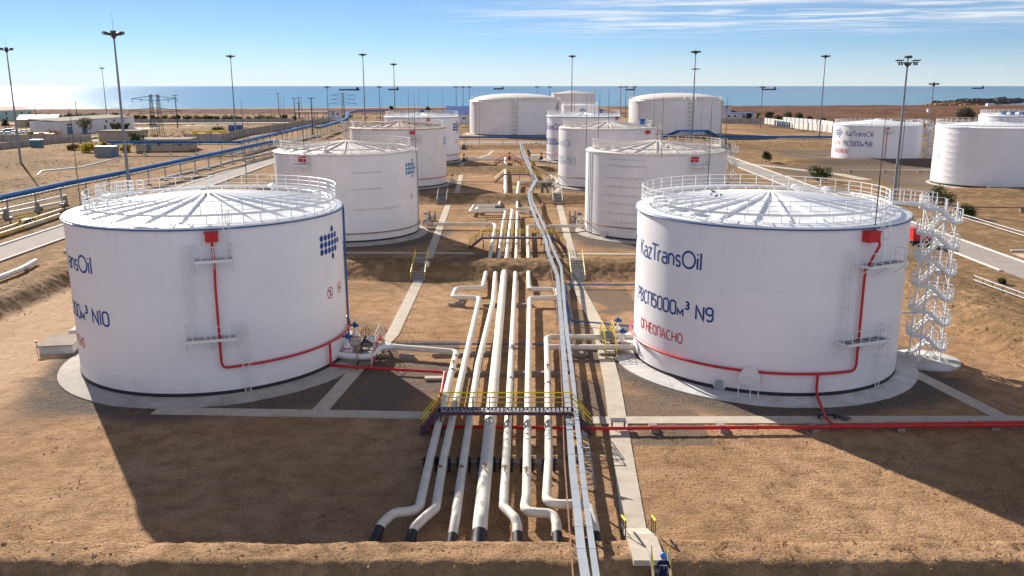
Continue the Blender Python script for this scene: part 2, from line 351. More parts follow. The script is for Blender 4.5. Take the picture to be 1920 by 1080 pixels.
def fillet(pts, rad, seg=5):
    P = [Vector(p) for p in pts]; out = [P[0]]
    for i in range(1, len(P)-1):
        a, b, c = P[i-1], P[i], P[i+1]; d1 = (a-b); d2 = (c-b); l1, l2 = d1.length, d2.length
        if l1 < 1e-6 or l2 < 1e-6: continue
        d1.normalize(); d2.normalize(); ang = d1.angle(d2)
        if ang > 3.0: out.append(b); continue
        k = min(rad/tan(ang/2), l1*.48, l2*.48); A = b+d1*k; B = b+d2*k
        for j in range(seg+1):
            t = j/seg; out.append(A*(1-t)**2+b*2*t*(1-t)+B*t*t)
    out.append(P[-1]); return out
def railing(mb, pts, h=1.1, post=.03, rails=3, every=1.5, closed=False, toe=.0, r=.022, n=6):
    """posts and rails along a polyline of foot points"""
    P = [Vector(p) for p in pts]
    if closed: P = P+[P[0]]
    tot = 0; seg = []
    for a, b in zip(P, P[1:]): seg.append((tot, a, b)); tot += (b-a).length
    cnt = max(1, round(tot/every))
    def pt(d):
        for t0, a, b in reversed(seg):
            if d >= t0-1e-6:
                l = (b-a).length; return a.lerp(b, min(1, (d-t0)/l if l else 0))
        return P[0]
    for i in range(cnt+(0 if closed else 1)):
        p = pt(tot*i/cnt); mb.beam(p, p+Vector((0, 0, h)), post*1.6, post*1.6)
    for k in range(rails):
        z = h*(k+1)/rails; mb.tube([p+Vector((0, 0, z)) for p in P], r*(1.25 if k == rails-1 else .9), n)
    if toe:
        for a, b in zip(P, P[1:]): mb.beam(a+Vector((0, 0, toe/2)), b+Vector((0, 0, toe/2)), .02, toe)
    return mb
# ================================================================== SETTING
TK = {10: (-26.55, 75.2, 0, 11.4, 13.6), 9: (22.54, 75.4, 0, 11.4, 13.6), 12: (-26.97, 141.9, .25, 11.4, 13.6), 11: (23.6, 143.2, .2, 11.4, 13.6),
      14: (-27.33, 210.5, .7, 11.4, 13.6), 13: (22.47, 207.3, .85, 11.4, 13.6), 16: (-27.8, 271.7, 1.25, 11.4, 13.6), 15: (22.0, 270.9, 1.45, 11.4, 13.6)}
def ground_axis():
    ys = [30.]; 
    while ys[-1] < 112: ys.append(ys[-1]+.29)
    while ys[-1] < 128: ys.append(ys[-1]+.45)
    while ys[-1] < 330: ys.append(ys[-1]+.85)
    while ys[-1] < 2100: ys.append(ys[-1]*1.016)
    xs = [0.]
    while xs[-1] < 58: xs.append(xs[-1]+.27)
    while xs[-1] < 140: xs.append(xs[-1]+1.3)
    while xs[-1] < 2600: xs.append(xs[-1]*1.05)
    xs = [-x for x in reversed(xs[1:])]+xs
    return xs, ys
def zones(x, y, b):
    grav = 0
    n = mnoise.noise((x*.16, y*.16, 1.7)); n2 = mnoise.noise((x*.5, y*.5, 9.))
    for k, t in TK.items():
        dx, dy = x-t[0], y-t[1]
        if abs(dx) < 40 and abs(dy) < 40:
            d = hypot(dx, dy)-t[3]
            inner = dx*(-1 if t[0] > 0 else 1) > 0
            if inner or dy < -6: grav = max(grav, sst(7.0+4*n, 3.2+2*n, d)*(1 if dy < 3 else .5))
            else: grav = max(grav, sst(4.4+2*n, 2.4+n, d))
    if 4.8 < x < 14 and 55 < y < 105: grav = max(grav, .75*sst(.05, .35, .35+n*.9+n2*.3))
    if -15 < x < -5 and 61 < y < 80: grav = max(grav, .9*sst(-.1, .3, .3+n*.6))
    if x > 84 and 188 < y < 300: grav = max(grav, .8*sst(84, 90, x))
    if x > 72 and 216 < y < 246: grav = max(grav, .75)
    red = sst(735, 790, y+60*n)*sst(960, 900, y-yshore(x)+1150+40*n) if x < 110 else sst(400, 480, y+60*n)*sst(110, 160, x)*(.55+.45*sst(-.25, .2, n+.1))
    beach = sst(1010, 1060, y-yshore(x)+1150+25*n)
    sc = min(1, b*1.1)*.75
    if y < 43.5: sc = .55*sst(38.9, 38.2, y)
    if y > 330: sc = max(sc, sst(.0, .35, mnoise.fractal((x*.012, y*.012, 5), .9, 2, 5)+.05)*.9)
    if y > 110 and x < -62: sc = max(sc, .25+.7*sst(-.15, .25, mnoise.fractal((x*.03, y*.03, 2), .9, 2, 4)))
    if y > 200 and x > 52: sc = max(sc, .2+.6*sst(-.1, .3, mnoise.fractal((x*.03, y*.03, 2), .9, 2, 4)))
    if 100 < y < 330 and -50 < x < 43: sc = max(sc, .55*sst(-.25, .35, mnoise.fractal((x*.09, y*.09, 6), .9, 2, 4)))
    if x < -88 and y > 100: grav *= .3
    pale = sst(-34, -44, x)*sst(52, 60, y)*sst(105, 98, y)
    return grav, min(1, red), min(1, sc*(1-beach)), max(pale, beach)
TRACKS = [lambda y: -49.5+.0045*(y-96)**2*(1 if y < 96 else .3), lambda y: -46.3+3.5*sin(y*.045), lambda y: -40.5-.11*(y-62)+1.6*sin(y*.09), lambda y: 40.5+2.2*sin(y*.06+1), lambda y: 24+.55*(y-50) if y < 58 else 999]
def track(x, y):
    d = 0
    for f in TRACKS:
        c = f(y)
        if abs(x-c) > 2: continue
        for s in (-.85, .85):
            q = abs(x-c-s)
            if q < .28: d -= .055*(1-q/.28)**.5*(.6+.8*mnoise.noise((x*.3, y*.3, 5)))
            elif q < .6: d += .022*(1-(q-.28)/.32)
    return d
def build_ground():
    xs, ys = ground_axis(); nx, ny = len(xs), len(ys); mb = MB(); col = []
    for y in ys:
        for x in xs:
            b = berm(x, y); z = z0(y, x)+b
            if y < 130 and abs(x) < 62:
                z += .035*mnoise.noise((x*1.4, y*1.4, 0)) + .03*mnoise.noise((x*.5, y*.5, 4)) + .02*mnoise.noise((x*3.1, y*3.1, 4))
                if b < .3 and 43 < y < 106: z += track(x, y)
                if b > .1: z += .12*mnoise.noise((x*1.1, y*1.1, 8))*min(1, b*2) + .10*mnoise.noise((x*2.6, y*2.6, 1))*min(1, b*2)
            elif y > 330: z += .5*mnoise.noise((x*.03, y*.03, 2))*sst(330, 420, y)
            mb.v.append((x, y, z)); g = zones(x, y, b); col.append(g)
    for j in range(ny-1):
        for i in range(nx-1): a = j*nx+i; mb.f.append((a, a+1, a+nx+1, a+nx))
    m = bpy.data.materials.new('ground soil'); m.use_nodes = True; t = m.node_tree; N = t.nodes; L = t.links; P = N['Principled BSDF']
    P.inputs['Roughness'].default_value = .95; P.inputs['Specular IOR Level'].default_value = .03
    geo = N.new('ShaderNodeNewGeometry'); at_ = N.new('ShaderNodeAttribute'); at_.attribute_name = 'zone'
    sep = N.new('ShaderNodeSeparateColor'); L.new(at_.outputs['Color'], sep.inputs[0])
    def noi(sc, det=6, ro=.6, mp=None):
        n = N.new('ShaderNodeTexNoise'); n.inputs['Scale'].default_value = sc; n.inputs['Detail'].default_value = det; n.inputs['Roughness'].default_value = ro
        if mp:
            q = N.new('ShaderNodeMapping'); q.inputs['Scale'].default_value = mp; L.new(geo.outputs['Position'], q.inputs[0]); L.new(q.outputs[0], n.inputs['Vector'])
        else: L.new(geo.outputs['Position'], n.inputs['Vector'])
        return n.outputs[0]
    def rng(v, a, b, c=0, d=1):
        n = N.new('ShaderNodeMapRange'); n.inputs[1].default_value = a; n.inputs[2].default_value = b; n.inputs[3].default_value = c; n.inputs[4].default_value = d; L.new(v, n.inputs[0]); return n.outputs[0]
    def mix(f, a, b):
        n = N.new('ShaderNodeMix'); n.data_type = 'RGBA'
        L.new(f, n.inputs[0]) if not isinstance(f, float) else setattr(n.inputs[0], 'default_value', f)
        for i, v in ((6, a), (7, b)):
            if isinstance(v, tuple): n.inputs[i].default_value = (*v, 1)
            else: L.new(v, n.inputs[i])
        return n.outputs[2]
    def mul(a, b):
        n = N.new('ShaderNodeMath'); n.operation = 'MULTIPLY'; L.new(a, n.inputs[0]); L.new(b, n.inputs[1]); return n.outputs[0]
    big = noi(.07, 4); mid = noi(.6, 6, .65); fine = noi(5.5, 5, .7); rake = noi(1., 5, .65, (.55, 3.2, 1)); [setattr(n_.inputs['Distortion'], 'default_value', 1.1) for n_ in N if n_.type == 'TEX_NOISE' and n_.outputs[0] == rake]
    sand = mix(rng(big, .35, .65), (.43, .255, .14), (.56, .355, .21))
    sand = mix(rng(mid, .42, .66, 0, .85), sand, (.28, .165, .09))
    sand = mix(rng(rake, .56, .80, 0, .30), sand, (.25, .15, .075))
    sand = mix(rng(fine, .48, .68, 0, .8), sand, (.20, .115, .055)); sand = mix(rng(noi(13., 3, .6), .56, .72, 0, .7), sand, (.14, .08, .04))
    gravel = mix(rng(fine, .35, .65), (.080, .064, .056), (.215, .178, .15)); gravel = mix(rng(mid, .48, .7, 0, .6), gravel, (.20, .135, .085))
    scrub = mix(rng(fine, .35, .65), (.10, .068, .035), (.24, .165, .085)); scrub = mix(rng(mid, .5, .7, 0, .5), scrub, (.30, .21, .125))
    red = mix(rng(noi(.06, 6, .7), .4, .62), (.085, .030, .024), (.16, .085, .062))
    pale = mix(rng(mid, .4, .7, 0, .6), (.56, .385, .25), (.42, .275, .165))
    pale = mix(rng(noi(1., 5, .6, (3., .35, 1)), .5, .75, 0, .4), pale, (.30, .20, .13))
    c = mix(mul(at_.outputs['Alpha'], rng(big, .1, .5)), sand, pale)
    c = mix(mul(sep.outputs[2], rng(mid, .30, .55)), c, scrub)
    c = mix(sep.outputs[1], c, red)
    c = mix(mul(sep.outputs[0], rng(mid, .76, .56)), c, gravel)
    L.new(c, P.inputs['Base Color'])
    hs = N.new('ShaderNodeMath'); hs.operation = 'MULTIPLY_ADD'; hs.inputs[1].default_value = .8; L.new(fine, hs.inputs[0]); L.new(mid, hs.inputs[2])
    h2 = N.new('ShaderNodeMath'); h2.operation = 'MULTIPLY_ADD'; L.new(rake, h2.inputs[0]); h2.inputs[1].default_value = .5; L.new(hs.outputs[0], h2.inputs[2])
    bp = N.new('ShaderNodeBump'); bp.inputs['Strength'].default_value = 1; bp.inputs['Distance'].default_value = .22; L.new(h2.outputs[0], bp.inputs['Height']); L.new(bp.outputs[0], P.inputs['Normal'])
    M['ground'] = m
    o = mb.build('ground', 'ground', None, True, 0)
    ca = o.data.color_attributes.new('zone', 'FLOAT_COLOR', 'POINT'); ca.data.foreach_set('color', [k for g in col for k in g])
    tag(o, 'dry sandy ground with low earth banks between the tanks', None, None, 'structure')
    return o
build_ground()
def build_sea():
    m = bpy.data.materials.new('sea water'); m.use_nodes = True; N = m.node_tree.nodes; L = m.node_tree.links; P = N['Principled BSDF']
    geo = N.new('ShaderNodeNewGeometry'); sx = N.new('ShaderNodeSeparateXYZ'); L.new(geo.outputs['Position'], sx.inputs[0])
    r = N.new('ShaderNodeMapRange'); r.inputs[1].default_value = 1200; r.inputs[2].default_value = 6000; L.new(sx.outputs[1], r.inputs[0])
    mx = N.new('ShaderNodeMix'); mx.data_type = 'RGBA'; L.new(r.outputs[0], mx.inputs[0]); mx.inputs[6].default_value = (.05, .19, .27, 1); mx.inputs[7].default_value = (.012, .072, .16, 1)
    L.new(mx.outputs[2], P.inputs['Base Color']); P.inputs['Roughness'].default_value = .17; P.inputs['IOR'].default_value = 1.33; P.inputs['Specular IOR Level'].default_value = .22
    mp = N.new('ShaderNodeMapping'); mp.inputs['Scale'].default_value = (.07, .014, .05); L.new(geo.outputs['Position'], mp.inputs[0])
    n = N.new('ShaderNodeTexNoise'); n.inputs['Scale'].default_value = 1; n.inputs['Detail'].default_value = 10; n.inputs['Roughness'].default_value = .75; L.new(mp.outputs[0], n.inputs['Vector'])
    bp = N.new('ShaderNodeBump'); bp.inputs['Strength'].default_value = 1; bp.inputs['Distance'].default_value = 2.6; L.new(n.outputs[0], bp.inputs['Height']); L.new(bp.outputs[0], P.inputs['Normal'])
    M['sea'] = m
    mb = MB(); mb.add([(-90000, 900, -8), (90000, 900, -8), (90000, 120000, -8), (-90000, 120000, -8)], [(0, 1, 2, 3)])
    tag(mb.build('sea', 'sea'), 'calm blue sea reaching the horizon', None, None, 'structure')
build_sea()
# surf line and breakwater
def strip(pts, w, z, name, m, label=None, kind='structure', dens=1.5, thick=0, x_edges=None):
    """flat band laid on level ground along a polyline"""
    P = [Vector((p[0], p[1], 0)) for p in pts]; out = [P[0]]
    for a, b in zip(P, P[1:]):
        k = max(1, int((b-a).length/dens))
        for i in range(1, k+1): out.append(a.lerp(b, i/k))
    mb = MB(); n = len(out)
    for i, p in enumerate(out):
        d = (out[min(n-1, i+1)]-out[max(0, i-1)]).normalized(); r = Vector((d.y, -d.x, 0))
        for s in (-1, 1):
            q = p+r*s*w/2; q.z = z0(q.y, q.x)+z
            mb.v.append(tuple(q))
            if thick: mb.v.append((q.x, q.y, q.z-thick))
    k = 4 if thick else 2
    for i in range(n-1):
        a = i*k
        if thick: mb.f += [(a, a+2, a+6, a+4), (a, a+4, a+5, a+1), (a+2, a+3, a+7, a+6)]
        else: mb.f.append((a, a+1, a+3, a+2))
    if thick: mb.f += [(0, 1, 3, 2), (4*n-4, 4*n-2, 4*n-1, 4*n-3)]
    o = mb.build(name, m)
    return tag(o, label, None, None, kind)
# roads outside the tank compound
strip([(-73.2, 60), (-73.2, 330)], 6.2, .56, 'road', 'asphalt', dens=6)
strip([(65.4, 60), (65.4, 300)], 5.6, .93, 'road', 'asphalt', dens=6)
strip([(60, 342), (180, 342)], 6, .06, 'road', 'asphalt', dens=6)
strip([(-60, 346), (60, 346)], 6, .06, 'road', 'asphalt', dens=6)
strip([tuple(G(-60, 325).xy), tuple(G(60, 308).xy), tuple(G(80, 300).xy), tuple(G(130, 278).xy), tuple(G(200, 262).xy)], 12, .07, 'road', 'concrete', dens=6)
strip([tuple(G(130, 260).xy), tuple(G(300, 237).xy), tuple(G(420, 233).xy)], 14, .08, 'road', 'concrete', dens=8)
strip([tuple(G(-30, 268).xy), tuple(G(80, 262).xy)], 22, .10, 'road', 'concrete', dens=8)
strip([(-500, 475), (-130, 520), (-60, 540)], 11, .6, 'road', 'concrete', dens=8)
def kerb(pts, name, label, m='kerb', w=.35, h=.15, z=0):
    mb = MB()
    P = [Vector((*p, 0)) for p in pts]
    for a, b in zip(P, P[1:]):
        k = max(1, int((b-a).length/6))
        for i in range(k):
            p, q = a.lerp(b, i/k), a.lerp(b, (i+1)/k)
            p.z = z0(p.y, p.x)+z+h/2; q.z = z0(q.y, q.x)+z+h/2; mb.beam(p, q, w, h)
    o = mb.build(name, m); return tag(o, label, 'kerb')
kerb([(68.4, 60), (68.4, 300)], 'kerb', 'whitewashed kerb along the far edge of the road behind the spiral stair', z=.95)
kerb([(62.4, 108), (62.4, 300)], 'kerb', 'whitewashed kerb on the tank side of the road behind the spiral stair', z=.95)
kerb([(-76.5, 60), (-76.5, 330)], 'kerb', 'white kerb on the far side of the road beside the blue pipe rack', z=.58, w=.5)
kerb([(-69.9, 60), (-69.9, 330)], 'kerb', 'low pale kerb on the tank side of the road beside the blue pipe rack', z=.58)
for poly, lab in (([(74, 133), (80.5, 133), (77, 165), (73, 158)], None), ([(70.3, 112), (78, 112), (78, 119), (70.3, 119)], None)):
    tag(MB().prism(poly, .5, 1.08).build('pavement', 'concrete'), None, None, None, 'structure')
kerb([(71, 121), (92, 121)], 'kerb', 'pale kerb in front of the concrete pad by the spiral stair', z=.98)
# concrete paths inside the tank compound (slabs 6 cm proud)
def path(pts, w, z=.06): return strip(pts, w, z, 'path', 'concrete', None, 'structure', 2, .2)
path([(7.9, 106.2), (8.85, 84), (8.3, 68), (7.35, 53), (6.75, 43.2)], 1.35)
path([(-14.6, 60.9), (-13.5, 71), (-11.8, 82), (-11.8, 106.5)], 1.25)
path([(-27, 61.5), (-6.0, 60.6)], 1.35, .066)
path([(5.7, 59.6), (60, 59.9)], 1.35, .066)
path([(34.2, 71.2), (36.3, 60.2)], 1.3, .072)
path([(-11.8, 118), (-12.9, 174)], 1.2); path([(8.6, 118), (9.6, 174)], 1.2)
path([(-40, 124.6), (-11, 124.4), (-5.6, 124)], 1.0, .066); path([(7.3, 123.6), (40, 123)], 1.0, .066)
path([(-13, 186), (-12.2, 190), (-13.5, 230)], 1.1); path([(8.8, 186), (11.5, 205), (10.5, 230)], 1.1)
path([(-30, 189.5), (40, 189.5)], .7, .066)
path([(-14.5, 246), (-15, 262), (-8, 290), (-6.5, 310)], 1.1)
path([(-30, 248), (40, 248)], .7, .066)
path([(78, 243.5), (125, 243.5)], 1.2, .07); path([(86, 193.5), (112, 193.5)], 1.0, .96)
path([(66, 253), (76, 236), (84, 222), (86, 210)], 3.2, .96)
# round aprons under the tanks
def apron(t, w, m='apron', rise=.28, bulge=None):
    x, y, z, R, h = t; mb = MB()
    mb.lathe([(R-.2, rise), (R+.5, rise-.02), (R+w-.02, .09), (R+w, -.1)], 72, (x, y, z))
    return tag(mb.build('pavement', m, None, True), None, None, None, 'structure')
for k in TK: apron(TK[k], 1.85 if k in (9, 10) else 1.6, 'apronwhite' if k == 9 else 'apron')
T8 = (111.4, 267.5, 2.0, 12.65, 10.6); T6 = (110.2, 202.2, 1.6, 11.4, 13.3)
apron((T8[0], T8[1], T8[2]-.1, T8[3], 0), 2.2, 'concrete'); apron((T6[0], T6[1], T6[2]-.1, T6[3], 0), 2.2, 'concrete')
pad = G(1734, 677)
tag(MB().lathe([(0, .26), (2.75, .24), (2.9, .2), (2.9, -.1)], 40, (pad.x, pad.y, 0)).build('pavement', 'apronwhite', None, True), None, None, None, 'structure')

# ================================================================== LETTERING on curved shells
def arc(cx_, cy_, rx, ry, a, b, n=8): return [(cx_+rx*cos(radians(a+(b-a)*i/n)), cy_+ry*sin(radians(a+(b-a)*i/n))) for i in range(n+1)]
def rrect(w, h, r=.2): return arc(w-r, h-r, r, r, 0, 90, 4)+arc(r, h-r, r, r, 90, 180, 4)+arc(r, r, r, r, 180, 270, 4)+arc(w-r, r, r, r, 270, 360, 4)+[(w, h-r)]
GL = {'K': (.5, [[(0, 0), (0, 1)], [(.5, 1), (0, .42)], [(.14, .57), (.52, 0)]]),
 'a': (.46, [[(.05, .62)]+arc(.26, .47, .2, .19, 120, 0, 6)+[(.46, 0)], [(.46, .38), (.2, .38)]+arc(.19, .19, .19, .19, 90, 270, 6)+[(.46, 0)]]),
 'z': (.42, [[(0, .66), (.4, .66), (0, 0), (.42, 0)]]), 'T': (.46, [[(-.1, 1), (.62, 1)], [(.24, 1), (.24, 0)]]),
 'r': (.26, [[(0, 0), (0, .42)]+arc(.22, .44, .22, .22, 180, 90, 5)+[(.28, .66)]]),
 'n': (.44, [[(0, 0), (0, .66)], [(0, .44)]+arc(.22, .44, .22, .22, 180, 0, 8)+[(.44, 0)]]),
 's': (.36, [arc(.19, .49, .17, .17, 30, 255, 8)+arc(.19, .165, .17, .165, 90, -150, 8)]),
 'O': (.92, [arc(.46, .5, .46, .5, 0, 360, 24)]), 'i': (.05, [[(0, 0), (0, .68)], [(0, .86), (0, .94)]]), 'l': (.05, [[(0, 0), (0, 1)]]),
 'Р': (.42, [[(0, 0), (0, 1), (.2, 1)]+arc(.2, .75, .22, .25, 90, -90, 8)+[(0, .5)]]), 'В': (.44, [[(0, 0), (0, 1), (.2, 1)]+arc(.2, .77, .2, .23, 90, -90, 7)+[(0, .54), (.2, .54)]+arc(.2, .27, .24, .27, 90, -90, 7)+[(0, 0)]]),
 'С': (.5, [arc(.27, .5, .27, .5, 50, 310, 14)]), 'П': (.48, [[(0, 0), (0, 1), (.48, 1), (.48, 0)]]),
 '5': (.44, [[(.42, 1), (.06, 1), (.02, .58), (.2, .62)]+arc(.2, .31, .24, .31, 80, -140, 9)]), '0': (.5, [rrect(.5, 1, .22)]), '1': (.1, [[(.0, .9), (.06, 1), (.06, 0)]]),
 'м': (.46, [[(0, 0), (0, .5), (.23, .15), (.46, .5), (.46, 0)]]), '³': (.3, [arc(.13, 1.0, .15, .13, 130, -80, 7)+arc(.13, .74, .17, .14, 80, -140, 7)]),
 'N': (.54, [[(0, 0), (0, 1), (.54, 0), (.54, 1)]]), '9': (.48, [[(.48, .62)]+arc(.24, .72, .24, .28, 0, 360, 14)+[(.48, .3)]+arc(.25, .26, .23, .26, 0, -140, 7)]),
 '6': (.48, [arc(.24, .28, .24, .28, 0, 360, 14), [(0, .3), (0, .6)]+arc(.24, .7, .24, .3, 180, 40, 7)]), '8': (.46, [arc(.23, .75, .21, .25, 0, 360, 14), arc(.23, .25, .23, .25, 0, 360, 14)]),
 '3': (.44, [arc(.2, .76, .22, .24, 130, -85, 8)+arc(.2, .27, .24, .27, 85, -140, 8)]),
 'О': (.54, [arc(.27, .5, .27, .5, 0, 360, 20)]), 'Г': (.36, [[(0, 0), (0, 1), (.38, 1)]]), 'Н': (.48, [[(0, 0), (0, 1)], [(.48, 0), (.48, 1)], [(0, .5), (.48, .5)]]),
 'Е': (.38, [[(.4, 1), (0, 1), (0, 0), (.4, 0)], [(0, .52), (.34, .52)]]), 'А': (.52, [[(0, 0), (.26, 1), (.52, 0)], [(.1, .34), (.42, .34)]]), ' ': (.22, [])}
def text_width(s, gap=.17): return sum(GL[c][0]+gap for c in s)-gap
def ribbon(mb, tk, pl, w, off):
    """stroke of width w along (arc metres, height) points on a shell"""
    R = tk[3]; q = []
    for (a, b), (c, d) in zip(pl, pl[1:]):
        k = max(1, int(hypot(c-a, d-b)/.35)); q += [(a+(c-a)*i/k, b+(d-b)*i/k) for i in range(k)]
    q.append(pl[-1]); n = len(q); V = []; cl = hypot(q[0][0]-q[-1][0], q[0][1]-q[-1][1]) < 1e-4
    for i in range(n):
        p, nx = q[i-1] if i else (q[-2] if cl else q[0]), q[i+1] if i < n-1 else (q[1] if cl else q[-1])
        d1 = (q[i][0]-p[0], q[i][1]-p[1]); d2 = (nx[0]-q[i][0], nx[1]-q[i][1])
        l1 = hypot(*d1) or 1; l2 = hypot(*d2) or 1
        if hypot(*d1) == 0: d1, l1 = d2, l2
        if hypot(*d2) == 0: d2, l2 = d1, l1
        nn = (-(d1[1]/l1+d2[1]/l2), d1[0]/l1+d2[0]/l2); L_ = hypot(*nn) or 1; k = min(2.2, 2/max(L_, .9))
        nn = (nn[0]/L_*k, nn[1]/L_*k)
        for s in (-1, 1): V.append((q[i][0]+nn[0]*w/2*s, q[i][1]+nn[1]*w/2*s))
    o = len(mb.v)
    for a, z in V:
        t = a/R; mb.v.append((tk[0]+(R+off)*cos(t), tk[1]+(R+off)*sin(t), tk[2]+z))
    for i in range(n-1): mb.f.append((o+2*i, o+2*i+1, o+2*i+3, o+2*i+2)[::-1])
def shell_text(root, tk, s, p0, p1, cap, m='ink', w=.13, gap=.17, name='lettering', hs=1):
    """text whose base line runs from photo point p0 to p1 on the shell; angles given directly when p0 is a number"""
    if isinstance(p0, tuple):
        a0, zb = on_cyl(tk, *p0); a1, zb2 = on_cyl(tk, *p1); zb = (zb+zb2)/2-tk[2]
    else: a1, zb = p0, p1; a0 = None
    if a0 is None: sc = cap*hs; a0 = a1-text_width(s, gap)*sc/tk[3]
    else: sc = (a1-a0)*tk[3]/text_width(s, gap)
    mb = MB(); x = a0*tk[3]
    for ch in s:
        wd, st = GL[ch]
        for pl in st: ribbon(mb, tk, [(x+px*sc, zb+py*cap) for px, py in pl], w, .012)
        x += (wd+gap)*sc
    return part(mb, name, m, root)
def shell_disc(mb, tk, a, z, r, off=.012, n=18, hole=0):
    R = tk[3]; o = len(mb.v); rs = (r, hole) if hole else (r,)
    for i in range(n):
        for q in rs:
            u, v = a*R+q*cos(2*pi*i/n), z+q*sin(2*pi*i/n); mb.v.append((tk[0]+(R+off)*cos(u/R), tk[1]+(R+off)*sin(u/R), tk[2]+v))
    if hole:
        for i in range(n): j = (i+1) % n; mb.f.append((o+2*i, o+2*j, o+2*j+1, o+2*i+1))
    else: mb.f.append(tuple(range(o, o+n)))
def shell_logo(root, tk, a, z, pitch, m='ink', k=.45):
    """arrow of round dots; a, z is the middle of the leftmost dot of the middle row"""
    mb = MB(); R = tk[3]
    for row, xs in ((0, range(6)), (1, range(5)), (-1, range(5)), (2, (3,)), (-2, (3,))):
        for i in xs: shell_disc(mb, tk, a+i*pitch*1.02/R, z+row*pitch*.96, pitch*k)
    return part(mb, 'emblem', m, root)
def shell_ban(root, tk, a, z, r, m='inkred', cig=True):
    mb = MB(); shell_disc(mb, tk, a, z, r, .012, 22, r*.8)
    u = r*.62; ribbon(mb, tk, [(a*tk[3]-u, z+u), (a*tk[3]+u, z-u)], r*.18, .016)
    o = part(mb, 'warning_sign', m, root)
    k = MB()
    if cig: ribbon(k, tk, [(a*tk[3]-r*.5, z-.1*r), (a*tk[3]+r*.5, z-.1*r)], r*.22, .013)
    else: ribbon(k, tk, [(a*tk[3], z-r*.5), (a*tk[3]+.1*r, z), (a*tk[3]-.1*r, z+r*.5)], r*.34, .013)
    part(k, 'pictogram', 'ink', o); return o
# ================================================================== TANKS
def cylp(t, a, r, z): return Vector((t[0]+r*cos(a), t[1]+r*sin(a), t[2]+z))
def arcpts(t, r, z, a0, a1, step=.05):
    n = max(2, int(abs(a1-a0)/step)); return [cylp(t, a0+(a1-a0)*i/n, r, z) for i in range(n+1)]
def roof_z(t, r, rise): return t[4]+.06+rise*(1-r/t[3])
def ladder(root, t, a, z0_, z1, m='white', cage=True, off=.35, w=.45, name='ladder'):
    R = t[3]; mb = MB(); ta = Vector((-sin(a), cos(a), 0)); rd = Vector((cos(a), sin(a), 0))
    b = cylp(t, a, R+off, 0)
    for s in (-1, 1): mb.beam(b+ta*s*w/2+Vector((0, 0, z0_)), b+ta*s*w/2+Vector((0, 0, z1)), .05, .05, rd)
    z = z0_+.2
    while z < z1: mb.tube([b-ta*w/2+Vector((0, 0, z)), b+ta*w/2+Vector((0, 0, z))], .014, 5); z += .33
    z = z0_+.5
    while z < z1:
        for s in (-1, 1): mb.beam(b+ta*s*w/2+Vector((0, 0, z)), cylp(t, a, R, z)+ta*s*w/2, .04, .04)
        z += 2.2
    o = part(mb, name, m, root)
    if cage:
        cg = MB(); zs = []; z = z0_+2.0
        while z < z1+.3: zs.append(z); z += .75
        for z in zs:
            cg.tube([b+ta*.38*cos(th)+rd*(.05+.72*sin(th))+Vector((0, 0, z)) for th in [pi*k/8 for k in range(9)]], .018, 5)
        if len(zs) > 1:
            for th in (pi*.12, pi*.5, pi*.88):
                d = ta*.38*cos(th)+rd*(.05+.72*sin(th)); cg.beam(b+d+Vector((0, 0, zs[0])), b+d+Vector((0, 0, zs[-1])), .03, .02)
        part(cg, 'cage', m, o)
    return o
def platform(root, t, a0, a1, z, depth=1.25, m='white'):
    """flat landing hung on the shell between two angles, railed on three sides"""
    R = t[3]; ac = (a0+a1)/2; L = (a1-a0)*R; ta = Vector((-sin(ac), cos(ac), 0)); rd = Vector((cos(ac), sin(ac), 0)); c = cylp(t, ac, R+.06, z)
    mb = MB()
    for k in range(1, int(L/.12)): mb.beam(c+ta*(-L/2+k*.12), c+ta*(-L/2+k*.12)+rd*depth, .05, .03)
    o = part(mb, 'platform', 'grate', root)
    fr = MB()
    for q in (0, depth): fr.beam(c-ta*L/2+rd*q, c+ta*L/2+rd*q, .05, .18)
    for k in range(5): p = c+ta*(-L/2+L*k/4); fr.beam(p, p+rd*depth, .05, .14)
    for k in (0, 2, 4):
        p = c+ta*(-L/2+L*k/4); fr.beam(p+rd*depth*.9-Vector((0, 0, .1)), p-Vector((0, 0, 1.0)), .06, .06)
    part(fr, 'frame', m, o)
    rl = MB(); railing(rl, [c-ta*L/2, c-ta*L/2+rd*depth, c+ta*L/2+rd*depth, c+ta*L/2], 1.1, .03, 2, .9, toe=.12); part(rl, 'railing', m, o)
    return o
def foam_box(root, t, a, z, m='red', s=1.0):
    mb = MB(); c = cylp(t, a, t[3]+.35, z); mb.box(c, (.7*s, .95*s, .62*s), a)
    q = cylp(t, a, t[3]+.72, z); mb.tube([cylp(t, a, t[3]-.05, z+.1), q], .2*s, 10)
    o = part(mb, 'foam_chamber', m, root); mb = MB(); mb.box(c+Vector((0, 0, .38*s)), (.8*s, 1.05*s, .10), a); part(mb, 'lid', m, o); return o
